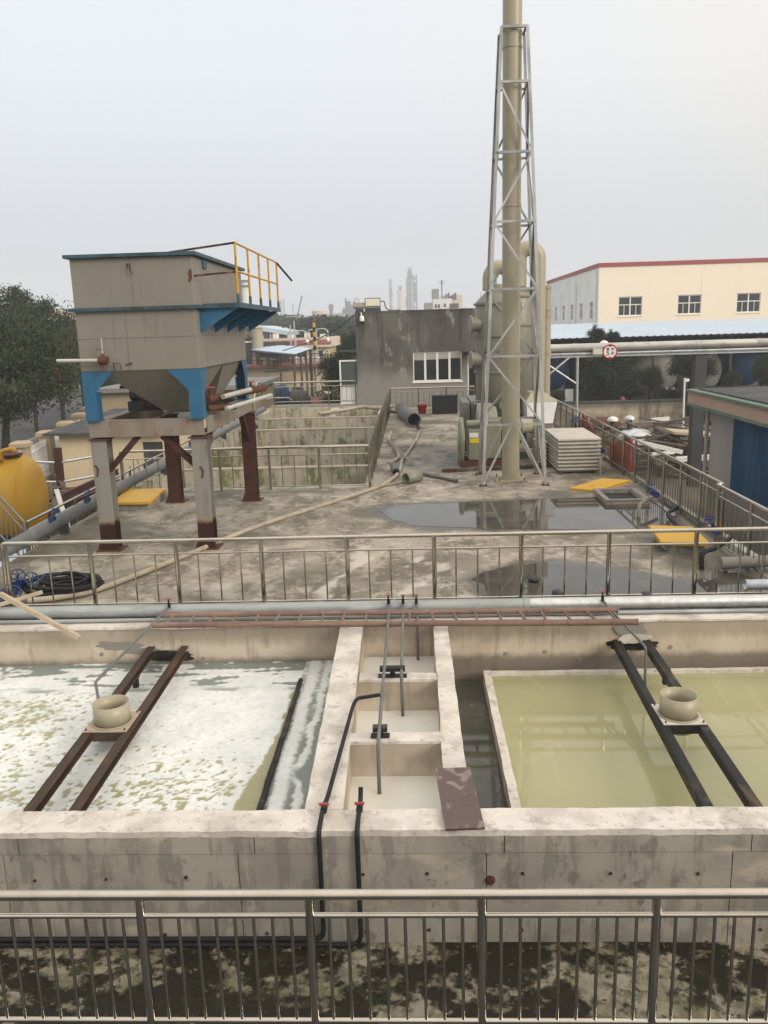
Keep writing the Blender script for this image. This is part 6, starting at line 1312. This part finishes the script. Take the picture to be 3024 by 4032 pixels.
# tan pillars and white picket panels along the road
fp = [(-16.05, 30.3), (-16.75, 34.47), (-17.35, 38.3), (-18.2, 42.6), (-19.3, 47.2), (-20.4, 51.6), (-21.5, 56.0), (-22.6, 60.4)]
pt_lab = ('tan fence pillar hidden behind the yellow tank', 'closest capped tan fence pillar above the yellow tank', 'second capped tan fence pillar left of the guard house', 'third capped tan fence pillar at the guard house roof', 'fourth capped tan fence pillar beside the blue leg', 'fifth tan fence pillar under the settler', 'sixth tan fence pillar under the settler hopper', 'farthest tan fence pillar by the road')
fn_lab = ('picket panel at the left picture edge', 'picket panel right of the closest pillar', 'picket panel left of the guard house roof', 'picket panel behind the guard house roof', 'picket panel beside the blue leg', 'picket panel seen under the settler', 'farthest picket panel by the road')
for i, (x, y) in enumerate(fp):
    t = thing('fence_pillar', pt_lab[i], 'pillar', (x, y, G), 'tan fence pillars')
    MB().box(x-.27, x+.27, y-.27, y+.27, G, -.42).build('shaft', 'tan_post', t); q = MB(); q.box(x-.36, x+.36, y-.36, y+.36, -.42, -.26); q.hexa([V(v) for v in ((x-.36,y-.36,-.26),(x+.36,y-.36,-.26),(x+.36,y+.36,-.26),(x-.36,y+.36,-.26),(x-.24,y-.24,-.18),(x+.24,y-.24,-.18),(x+.24,y+.24,-.18),(x-.24,y+.24,-.18))]); q.build('cap', 'tan_post', t)
    if i < len(fp)-1:
        a, b = V((x, y, 0)), V((*fp[i+1], 0)); d = (b-a).normalized(); L_ = (b-a).length
        t = thing('picket_fence', 'white '+fn_lab[i], 'fence', (x, y+.3, G), 'white picket fence panels')
        for z in (-1.95, -.85): rod('rail', a+d*.27+V((0,0,z)), b-d*.27+V((0,0,z)), .035, 'white', t, 6)
        n = int((L_-.6)/.19)
        for k in range(n):
            p = a+d*(.33+(L_-.66)*k/(n-1)); rod('picket', p+V((.03,0,-2.2)), p+V((.03,0,-.55)), .022, 'white', t, 6)
        q = MB(); q.bar(a+d*.27+V((0,0,(G-2.2)/2)), b-d*.27+V((0,0,(G-2.2)/2)), .2, 2.2*-1-G); q.build('plinth', 'tan_post', t)
RG = 'roadside trees on the left'
tree('big roadside tree at the left picture edge', (-22.9, 45, G), (-21.4, 44, 2.3), (3.3, 3.0, 3.6), 0, 'broadleaf_tree', .4, RG, .2)
tree_px('roadside tree with visible trunk left of the settler', 205, 1380, 165, 195, 62, 3, 1.1, group=RG, tr=.17, gx=.3)
tree_px('roadside tree close behind the settler', 310, 1400, 110, 165, 74, 0, 2.1, group=RG, tr=.17)
tree_px('dense tree crown high at the left edge', 70, 1310, 165, 175, 68, 3, 3.0, group=RG)
tree_px('dense low tree right above the road edge', 120, 1490, 125, 110, 57, 3, 2.5, group=RG); tree_px('lowest leafy mass at the left edge over the picket fence', 5, 1545, 85, 115, 47, 0, 1.2, group=RG)
tree_px('tree behind the settler hopper beyond the road', 520, 1500, 110, 120, 84, 3, .8, group=RG); tree_px('tree glimpsed between hopper and blue leg', 430, 1545, 70, 80, 70, 0, 1.7, group=RG)
tree_px('distant roadside tree far left', 130, 1360, 140, 110, 95, 3, 2.6, group=RG); tree_px('distant roadside tree hidden behind the settler', 640, 1400, 110, 110, 110, 0, .2, group=RG)
rod_ = lambda n, l, px, y0, y1, Y, r, m: tag(rod(n, atY(px, y1, Y), atY(px, y0, Y), r, m), l, 'post')
t = thing('road_marker', 'slim white marker post beside the road', 'post', atY(266, 1550, 92)); p = atY(266, 1550, 92); rod('marker', (p.x, 92, G), (p.x, 92, p.z+1.2), .10, 'white', t)
q = MB(); p0, p1 = atY(195, 1225, 170), atY(300, 1265, 170); q.box(p0.x, p1.x+12, 170, 185, G, p0.z); tag(q.build('distant_block', 'far_cream'), 'distant cream building top above the left trees', 'building')

# ------------------------------------------------------------------ works behind the open tank (left of the grey building)
def mY(zx, zy, Y): return atY(940+.2773*zx, 1250+.2773*zy, Y)
wb = thing('works_building', 'cream works building with red parapet stripe behind the lean-to', 'building', (-14, 100, G))
a, b = mY(-900, 370, 104), mY(1310, 285, 100)
zt = mY(1290, 275, 100).z
q = MB(); q.box(a.x, b.x-.6, 100, 125, G, zt-.3); q.build('wall', 'cream', wb)
q = MB(); q.box(a.x-.2, b.x, 99.4, 99.9, zt-1.15, zt); q.box(b.x-.5, b.x, 99.9, 125, zt-1.15, zt); q.build('parapet', 'far_cream', wb)
q = MB(); q.box(a.x-.2, b.x+.03, 99.35, 99.398, zt-.85, zt-.28); q.build('red_stripe', 'brick_red', wb)
q = MB(); q.box(a.x, b.x+1.0, 98.2, 99.3, zt-2.9, zt-2.5); q.build('canopy_slab', 'brick_red', wb)
for k in range(6):
    x = b.x-2.2-2.1*k
    w_ = MB().box(x, x+1.3, 99.86, 99.98, zt-2.35, zt-1.45).build('window', 'white', wb); MB().box(x+.1, x+.6, 99.82, 99.855, zt-2.25, zt-1.55).build('pane', 'glass', w_); MB().box(x+.7, x+1.2, 99.82, 99.855, zt-2.25, zt-1.55).build('pane', 'glass', w_)
for k in range(5): MB().box(b.x-9+1.9*k, b.x-8.4+1.9*k, 101, 102, zt-.3, zt+.35+.2*(k % 2)).build('roof_box', 'far_white', wb)
# cream lower building with a balcony
lb = thing('works_annex', 'low cream annex with open balcony below the lean-to roof', 'building', (-10, 84, G))
x0, x1 = mY(-300, 700, 84).x, mY(1215, 700, 84).x; zb_ = mY(700, 665, 84).z
q = MB(); q.box(x0, x1, 84, 96, G, zb_-.25); q.build('wall', 'cream', lb)
q = MB(); q.box(x0, x1+.25, 83.2, 96, zb_-.25, zb_); q.build('balcony_slab', 'brick_red', lb)
for k in range(14): rod('balcony_post', (x1-.3-1.0*k, 83.3, zb_), (x1-.3-1.0*k, 83.3, zb_+1.0), .04, 'dark_steel', lb, 6)
rod('balcony_rail', (x0, 83.3, zb_+1.0), (x1, 83.3, zb_+1.0), .04, 'dark_steel', lb, 6); rod('balcony_rail', (x0, 83.3, zb_+.5), (x1, 83.3, zb_+.5), .03, 'dark_steel', lb, 6)
MB().box(x0, x1-4, 88, 88.2, zb_, zb_+2.2).build('back_wall', 'roof_dark', lb)
for (u0, u1) in ((345, 505), (785, 900), (950, 1150)):
    pa, pb2 = mY(u0, 570, 84.5), mY(u1, 640, 84.5); t = thing('white_vat', 'white vat on the annex balcony, %s' % ('leftmost of three' if u0 < 400 else 'middle of three' if u0 < 900 else 'rightmost and ribbed'), 'vat', (pa.x, 84.5, zb_), 'white vats on the balcony')
    MB().box(pa.x, pb2.x, 84.5, 85.6, zb_+.002, pa.z).build('vat_body', 'white', t)
    n = int((pb2.x-pa.x)/.35)
    for k in range(n): MB().box(pa.x+.35*k+.1, pa.x+.35*k+.16, 84.44, 84.498, zb_+.05, pa.z).build('rib', 'galv', t)
rt = mY(555, 760, 80); t = thing('round_silo', 'short cream round silo beside the annex stair', 'silo', (rt.x, 80, G)); q = MB(); q.cyl((rt.x, 80, G), (rt.x, 80, rt.z), 1.42, n=28); q.build('drum', 'tan_post', t); q = MB(); q.cyl((rt.x, 80, rt.z), (rt.x, 80, rt.z+.12), 1.5, n=28); q.build('rim', 'scrap', t)
# lean-to roof on posts
ln = thing('lean_to_roof', 'pale blue-grey sheet lean-to roof on thin posts beyond the tank', 'canopy', (-9, 76, G))
NR_, FR_ = mY(800, 525, 72), mY(1045, 440, 80); NL_, FL_ = mY(100, 455, 90), mY(100, 352, 99)
NL2, FL2 = NR_.lerp(NL_, 1.5), FR_.lerp(FL_, 1.5)
ns = 20
for k in range(ns):
    u0, u1 = k/ns, (k+1)/ns; pts = [NR_.lerp(NL2, u0), FR_.lerp(FL2, u0), FR_.lerp(FL2, u1), NR_.lerp(NL2, u1)]
    q = MB(); q.plate([p+V((0,0,.0)) for p in pts], (0, 0, .035)); q.bar(pts[0]+V((0,0,.05)), pts[1]+V((0,0,.05)), .12, .05); q.build('roof_sheet', 'roof_blue', ln)
for k in range(7):
    u = .02+k*.16; p = NR_.lerp(NL2, u); rod('post', (p.x, p.y+.2, G), (p.x, p.y+.2, p.z-.03), .11, 'scrap', ln, 8); p2 = FR_.lerp(FL2, u); rod('post', (p2.x, p2.y, G), (p2.x, p2.y, p2.z-.03), .11, 'scrap', ln, 8)
    rod('rafter', p-V((0,0,.12)), p2-V((0,0,.12)), .08, 'dark_steel', ln, 8)
for k in range(3):
    p = NR_.lerp(FR_, .3+.3*k); rod('post', (p.x, p.y, G), (p.x, p.y, p.z-.05), .11, 'scrap', ln, 8)
rod('purlin', NR_-V((0,0,.1)), NL2-V((0,0,.1)), .08, 'dark_steel', ln, 8)
# pipe rack under the lean-to: dark lattice of pipes
pr = thing('pipe_rack', 'dense dark rack of pipes under the lean-to roof', 'pipe rack', (-17, 84, G))
rr_ = random.Random(5)
for k in range(34):
    u = rr_.uniform(.25, 1.0); p = NR_.lerp(NL2, u)+V((0, rr_.uniform(.8, 5), 0)); rod('upright', (p.x, p.y, zb_-.2), (p.x, p.y, p.z-.2), rr_.uniform(.03,.08), 'scrap', pr, 6)
for k in range(26):
    u = rr_.uniform(.2, .7); p = NR_.lerp(NL2, u); z = rr_.uniform(zb_+.1, p.z-.3); p2 = NR_.lerp(NL2, u+rr_.uniform(.1,.3)); dy = rr_.uniform(.8,5); rod('cross_pipe', (p.x, p.y+dy, z), (p2.x, p2.y+dy, z+rr_.uniform(-.1,.1)), rr_.uniform(.03,.10), 'scrap' if k % 3 else 'white_pipe', pr, 6)
# nearer low flat roof and stair with pale handrail
nf = thing('flat_roof_house', 'low concrete roofed hut left of the far railing', 'building', (-11.5, 52, G)); pa = mY(495, 870, 52); pc = mY(300, 1000, 46)
q = MB(); q.box(-18, pa.x-.35, 47, 54, G, pa.z-.25); q.build('wall', 'tan_post', nf); q = MB(); q.box(-18.2, pa.x, 46.6, 54.4, pa.z-.25, pa.z); q.build('roof', 'far_grey', nf)
sp_ = thing('stair_handrail', 'pale stair handrail zigzagging left of the far railing', 'railing', (-8.6, 44, 0))
pts = [mY(160, 1290, 42), mY(205, 1250, 42), mY(255, 935, 46), mY(310, 915, 48)]
for k in range(3): rod('rail', pts[k], pts[k+1], .045, 'stainless', sp_)
for p in pts[1:]: rod('post', p-V((0,0,.9)), p, .035, 'stainless', sp_)
sp_ = thing('stair_handrail', 'short pale handrail with bent end behind the far railing', 'railing', (-8, 47, 0)); pts = [mY(390, 1175, 47), mY(460, 1145, 47), mY(715, 1140, 47), mY(755, 1180, 47)]
for k in range(3): rod('rail', pts[k], pts[k+1], .05, 'galv_white', sp_)
for k, (u, h, c0, lab) in enumerate(((600, 1.6, 'tank_blue', 'blue drum cluster behind the far railing'), (830, 1.3, 'dark_steel', 'dark machine behind the far railing'), (1190, .9, 'brick_red', 'reddish pallet stack behind the far railing'))):
    p = mY(u, 1150, 56); blob('yard_clutter', lab, 'machine', (p.x, 56, p.z-.9), (.9, .8, h*.6), c0, 20+k)
q = MB()
for k in range(90):
    x, y = rr_.uniform(-16, -4), rr_.uniform(52, 80); l = rr_.uniform(.4, 1.8); th = rr_.uniform(0, 6.28); d = V((math.cos(th)*l/2, math.sin(th)*l/2, rr_.uniform(-.2,.2))); cc = V((x, y, G+.2+abs(d.z)+rr_.uniform(0,1.0))); q.bar(cc-d, cc+d, rr_.uniform(.1,.5), rr_.uniform(.1,.5))
struct(q.build('yard_debris', 'scrap'), 'stuff', 'loose equipment in the yard beyond the open tank')
# slender cream stack and lamp posts, blue hall roof
p = mY(265, 350, 88); ps = mY(262, 60, 88); t = thing('slender_stack', 'slender cream stack rising beside the settler platform', 'chimney', (p.x, 88, G)); pm = mY(265, 150, 88)
q = MB(); q.cyl((p.x, 88, G), (p.x, 88, pm.z), .62, n=20); q.cyl((p.x, 88, pm.z), (p.x, 88, pm.z+.3), .75, .40, n=20); q.cyl((p.x, 88, pm.z+.3), (p.x, 88, ps.z+.3), .34, n=18); q.build('flue', 'frp', t); q = MB(); q.cyl(mY(90, 265, 88), mY(250, 262, 88), .5, n=16); q.build('side_duct', 'cement_grey', t)
a, b = mY(-200, 130, 130), mY(668, 262, 130); t = thing('blue_hall', 'dark-sided hall with sloping blue roof edge in the distance', 'building', (-30, 130, G)); c0 = mY(215, 185, 130)
q = MB(); q.plate([(a.x, 130, G), (b.x, 130, G), (b.x, 130, b.z), (c0.x, 130, c0.z), (a.x, 130, b.z)], (0, 20, 0)); q.build('wall', 'roof_dark', t); q = MB(); q.plate([(c0.x, 129.6, c0.z+.1), (b.x+.4, 129.6, b.z+.1), (b.x+.4, 129.6, b.z+.75), (c0.x, 129.6, c0.z+.75)], (0, 21, 0)); q.build('roof', 'roof_blue', t)
for k, (u, v0, v1) in enumerate(((450, 230, 380), (805, 200, 380), (1100, 170, 300), (785, 45, 100), (728, 105, 160))):
    a, b = mY(u, v1, 96), mY(u, v0, 96); t = thing('lamp_post', ('thin lamp post far left above the red stripe', 'double-armed lamp post above the red stripe', 'lamp post right above the red stripe', 'highest thin pole among the trees', 'thin pole lower among the trees')[k], 'lamp post', (a.x, 96, G), 'thin yard lamp posts'); rod('pole', (a.x, 96, G), b, .07, 'galv', t, 8)
    if k in (1, 2):
        q = MB(); q.tube([b+V((-.9,0,-1.0)), b+V((-.85,0,-.1)), b, b+V((.9,0,.05)), b+V((1.3,0,-.3)), b+V((1.3,0,-.9))], .06, 8); q.build('arm', 'galv', t); q = MB(); q.lathe(tuple(b+V((1.3,0,-1.4))), [(.05,.5),(.22,.35),(.22,0),(.02,-.05)], 10); q.build('lamp_head', 'white', t)
p0, p1 = mY(1080, 380, 84), mY(1080, 200, 84); t = thing('striped_post', 'yellow and black banded post beside the annex', 'post', (p0.x, 84, G)); rod('post', (p0.x, 84, G), (p0.x, 84, p0.z-.6), .13, 'galv', t)
for k in range(6): rod('band', (p0.x, 84, p0.z-.6+.45*k), (p0.x, 84, p0.z-.15+.45*k), .15, 'yellow_rail' if k % 2 else 'black', t, 10)
rod('tip', (p0.x, 84, p0.z+2.1), p1, .05, 'galv', t)
tree_px('dark tree just left of the grey building', 1345, 1475, 92, 132, 56, 1, 2.4, group='trees by the works', tr=.16); tree_px('dark shrub behind the far railing left of the grey building', 1310, 1590, 60, 45, 54, 2, .5, 'bush', group='trees by the works'); tree_px('rounded tree behind the grey building corner', 1390, 1360, 50, 60, 75, 1, 1.1, group='trees by the works')

# ------------------------------------------------------------------ wooded belt and far industry
rt_ = random.Random(21); vs = []; fs = []
def belt(px0, px1, ytop, Y, n):
    a, b = atY(px0, 1290, Y).x, atY(px1, 1290, Y).x; zt = atY((px0+px1)/2, ytop, Y).z
    for k in range(n):
        u = rt_.random(); x = a+(b-a)*u; h = zt*(.78+.3*noise.noise((x*.09, Y*.1, 3))+.12*noise.noise((x*.35, 1, 1)))
        cl = V((x+rt_.gauss(0,1.2), Y+rt_.uniform(-6, 10), rt_.uniform(G, max(G+.5, h)) if rt_.random() < .6 else h-abs(rt_.gauss(0, .8))))
        for _ in range(7):
            c = cl+V((rt_.gauss(0,.8), rt_.gauss(0,.8), rt_.gauss(0,.55))); s = rt_.uniform(.35,.75); nn = V((rt_.gauss(0,1), rt_.gauss(0,1), rt_.gauss(.4,1))).normalized(); aa = nn.orthogonal().normalized(); bb = nn.cross(aa); i = len(vs)
            vs.extend([tuple(c-aa*s), tuple(c-bb*s*.6), tuple(c+aa*s), tuple(c+bb*s*.6)]); fs.append((i,i+1,i+2,i+3))
belt(1060, 1420, 1240, 230, 5200); belt(980, 1200, 1268, 190, 2600); belt(1180, 1420, 1275, 150, 3200); belt(0, 340, 1262, 240, 2200); belt(2200, 3100, 1300, 200, 1500); belt(1300, 1420, 1300, 120, 1500)
me = bpy.data.meshes.new('treeline'); me.from_pydata(vs, [], fs); me.materials.append(M['leaf_far']); struct(obj('treeline', me), 'stuff', 'dark belt of trees behind the works')
def far_box(t, nm, px0, px1, y0, y1, Y, dep, m):
    a, b = atY(px0, y1, Y), atY(px1, y0, Y); return MB().box(a.x, b.x, Y, Y+dep, max(G, min(a.z, b.z)) if y1 < 1285 else G, b.z).build(nm, m, t)
def far(name, label, cat, px, Y): return thing(name, label, cat, (atY(px, 1290, Y).x, Y, G))
t = far('cement_tower', 'tallest hazy cement preheater tower on the skyline', 'tower', 1625, 1000)
a, b, c0 = atY(1606, 1290, 1000).x, atY(1643, 1290, 1000).x, atY(1618, 1052, 1000).z
z1, z2 = atY(1625, 1082, 1000).z, atY(1625, 1300, 1000).z; w = (b-a)/3
for i in range(4):
    for j in (0, 9): rod('frame_leg', (a+w*i, 1000+j, G), (a+w*i, 1000+j, z1-(0 if i else 4)), .85, 'far_dark', t, 6)
for k in range(9):
    z = 8+(z1-12)*k/8; MB().box(a-1.0, b+1.0, 999, 1010, z, z+.9).build('floor', 'far_dark', t)
for k in range(8): rod('brace', (a, 999.4, 8+(z1-12)*k/8), (b, 999.4, 8+(z1-12)*(k+1)/8), .4, 'far_dark', t, 6)
MB().box(a+.2, b-5.5, 1001, 1009, G, z1-4).build('cyclone_bank', 'far_grey', t); MB().box(b-4.4, b-.3, 1002, 1008, z1*.55, z1-8).build('cyclone_bank', 'far_grey', t)
q = MB(); q.cyl((a+3.6, 1005, z1-4), (a+3.6, 1005, c0-6), 3.0, n=16); q.lathe((a+3.6, 1005, c0-6), [(3.0, 0), (2.2, 4), (.3, 6)], 16); q.build('top_cyclone', 'far_dark', t)
q = MB(); q.tube([(a-9, 1003, G), (a-8, 1003, 14), (a-2, 1003, 30), (a+1, 1003, 44)], 1.5, 10); q.build('riser_duct', 'far_grey', t)
MB().box(a-9, b+16, 1012, 1030, G, 16).build('mill_house', 'far_grey', t); MB().box(b+3, b+12, 1013, 1028, 16, 24).build('mill_house', 'far_grey', t)
t = far('far_chimney', 'hazy banded chimney left of the cement tower', 'chimney', 1537, 1050)
p = atY(1537, 1097, 1050); zz_ = p.z
for k in range(6):
    q = MB(); q.cyl((p.x, 1050, G+(zz_-G)*k/6), (p.x, 1050, G+(zz_-G)*(k+1)/6-.05), 2.3-.1*k, n=16); q.build('flue_section', 'far_grey' if k % 2 else 'far_dark', t)
t = far('far_silo', 'hazy round silo between chimney and cement tower', 'silo', 1580, 1000); p = atY(1580, 1143, 1000); q = MB(); q.cyl((p.x, 1000, G), (p.x, 1000, p.z), 4.9, n=24); q.build('drum', 'far_cream', t); MB().box(p.x-3.2, p.x+.6, 998, 1002, p.z, p.z+4.6).build('head_house', 'far_dark', t)
t = far('white_block', 'white block with antenna mast above the grey roof', 'building', 1790, 260)
far_box(t, 'wall', 1705, 1780, 1175, 1300, 260, 12, 'far_white'); far_box(t, 'side_wall', 1673, 1704, 1192, 1300, 260, 10, 'far_grey'); far_box(t, 'upper_block', 1702, 1728, 1137, 1176, 268, 8, 'far_grey'); far_box(t, 'right_block', 1778, 1820, 1160, 1300, 264, 10, 'far_cream'); far_box(t, 'low_roof', 1740, 1836, 1208, 1300, 252, 6, 'far_white')
for k, (u, v) in enumerate(((1712, 1197), (1724, 1197), (1748, 1194))): wo = far_box(t, 'window', u, u+9, v, v+16, 259.9, .2, 'far_white'); far_box(wo, 'pane', u+1, u+8, v+1, v+15, 259.8, .15, 'glass')
p = atY(1790, 1195, 251); q = MB(); q.lathe((p.x, 254, p.z-1.2), [(1.35, 0), (1.3, .55), (1.0, 1.0), (.5, 1.3), (.02, 1.4)], 18); q.build('blue_dome', 'far_blue', t)
far_box(t, 'dome_room', 1772, 1806, 1194, 1212, 251.5, 3, 'roof_dark')
m0, m1 = atY(1741, 1212, 262), atY(1739, 1103, 262); rod('mast', m0, m1, .16, 'far_dark', t, 8); rod('mast', atY(1745, 1212, 262), atY(1744, 1170, 262), .10, 'far_dark', t, 8)
for f in (.35, .42, .88, .94): 
    p = m0.lerp(m1, f); rod('antenna_arm', p-V((.9,0,0)), p+V((.9,0,0)), .06, 'far_dark', t, 6)
    for s_ in (-.9, -.45, .45, .9): rod('antenna', p+V((s_,0,-.35)), p+V((s_,0,.55)), .07, 'far_white', t, 6)
for k in range(6): 
    u = 1748+9*k; a = atY(u, 1180, 263); rod('roof_pipe', a, atY(u, 1165-6*(k % 3), 263), .3, 'far_dark', t, 8)
t = far('process_plant', 'hazy cluster of refinery columns left of the floodlights', 'plant', 1380, 700)
far_box(t, 'block', 1352, 1410, 1212, 1300, 700, 20, 'far_dark'); far_box(t, 'block', 1345, 1356, 1226, 1300, 702, 16, 'far_white')
for k, (u, v, r_) in enumerate(((1361, 1175, .7), (1373, 1186, 1.7), (1380, 1200, 1.2), (1397, 1188, 1.6), (1388, 1205, 1.0), (1404, 1200, 1.2), (1368, 1204, 1.0))):
    p = atY(u, v, 698); rod('column', (p.x, 698, G), p, r_, 'far_dark', t, 10)
p = atY(1397, 1189, 698); q = MB(); q.tube([p, p+V((0,0,2)), p+V((3,0,2)), p+V((3.2,0,-6))], .5, 8); q.build('overhead_line', 'far_grey', t)
for k in range(5): far_box(t, 'platform', 1356, 1408, 1218+14*k, 1220+14*k, 696, 3, 'far_grey')
t = far('water_tower', 'hazy water tower above the wooded belt', 'tower', 1303, 650); p = atY(1303, 1200, 650)
q = MB(); q.lathe((p.x, 650, p.z), [(1.9, 0), (2.0, -2.2), (1.4, -4.0), (1.3, p.z*-1+G)], 16); q.build('tower_shell', 'far_dark', t); MB().box(p.x-.7, p.x+.7, 649, 651, p.z, p.z+.9).build('cap', 'far_dark', t)
t = far('far_block', 'low hazy blue-grey block below the water tower', 'building', 1315, 640); far_box(t, 'wall', 1286, 1352, 1233, 1300, 640, 20, 'far_grey')
t = far('round_storage', 'pale cream round storage tank above the trees', 'storage tank', 1255, 340); p0, p1 = atY(1223, 1227, 340), atY(1287, 1227, 340); q = MB(); q.cyl(((p0.x+p1.x)/2, 344, G), ((p0.x+p1.x)/2, 344, p0.z), (p1.x-p0.x)/2, n=36); q.build('drum', 'far_cream', t); q = MB(); q.cyl(((p0.x+p1.x)/2, 344, p0.z), ((p0.x+p1.x)/2, 344, p0.z+.3), (p1.x-p0.x)/2+.15, n=36); q.build('rim', 'far_white', t)
t = far('long_shed', 'long pale shed roof above the trees left of the round tank', 'building', 1130, 360); far_box(t, 'wall', 1085, 1172, 1243, 1300, 360, 15, 'far_white'); far_box(t, 'roof', 1083, 1180, 1238, 1243, 359, 17, 'far_dark')
t = far('low_factory', 'low pale factory roofs far behind the settler platform', 'building', 1050, 420); far_box(t, 'wall', 1000, 1085, 1262, 1300, 420, 15, 'far_white'); far_box(t, 'roof_block', 1040, 1060, 1250, 1300, 416, 8, 'far_grey')
t = far('mobile_crane', 'hazy crane boom leaning right above the trees', 'crane', 1172, 560); rod('boom', atY(1170, 1250, 560), atY(1189, 1164, 560), .45, 'far_dark', t, 6); rod('hoist_rope', atY(1189, 1164, 560), atY(1191, 1176, 560), .15, 'far_dark', t, 6); far_box(t, 'crane_body', 1162, 1178, 1244, 1300, 560, 6, 'far_dark')
for k, (u, v) in enumerate(((1105, 1184), (1116, 1180), (1152, 1192))):
    t = far('thin_stack', ('left one of two thin hazy stacks', 'right one of two thin hazy stacks', 'faint short stack near the crane')[k], 'chimney', u, 900); p = atY(u, v, 900); rod('flue', (p.x, 900, G), p, .9 if k < 2 else .6, 'far_grey', t, 8); MB().box(p.x-1.6, p.x+1.6, 899, 901, p.z*.6, p.z*.6+.6).build('platform', 'far_grey', t)
t = far('white_column', 'tall white column half hidden behind the settler platform', 'tower', 960, 320); p = atY(962, 1104, 320); q = MB(); q.cyl((p.x, 320, G), (p.x, 320, p.z), 1.35, n=20); q.build('shell', 'far_white', t)
for f in (.98, .9): q = MB(); q.cyl((p.x, 320, p.z*f), (p.x, 320, p.z*f+.5), 2.0, n=20); q.build('platform', 'far_dark', t)
t = far('pylon', 'faint lattice pylon at the left of the chimney', 'pylon', 1893, 800); p = atY(1893, 1150, 800)
for dx in (-2.2, 2.2): rod('leg', (p.x+dx, 800, G), p, .3, 'far_grey', t, 6)
for f in (.7, .85): rod('arm', (p.x-3, 800, G+(p.z-G)*f), (p.x+3, 800, G+(p.z-G)*f), .25, 'far_grey', t, 6)

# ------------------------------------------------------------------ hazy air
HZ = 1650
hz_ = MB(); hz_.box(-HZ, HZ, -HZ*.35, HZ, G-1, 100)
ho = hz_.build('haze', None); ho['kind'] = 'stuff'; ho['label'] = 'pale hazy air over the whole place'
hm = bpy.data.materials.new('haze'); hm.use_nodes = True; hn = hm.node_tree; hn.nodes.clear()
pv = hn.nodes.new('ShaderNodeVolumePrincipled'); pv.inputs['Color'].default_value = (.86, .91, .97, 1); pv.inputs['Density'].default_value = .0009; pv.inputs['Anisotropy'].default_value = .0
ho_ = hn.nodes.new('ShaderNodeOutputMaterial'); hn.links.new(pv.outputs[0], ho_.inputs['Volume']); ho.data.materials.append(hm)
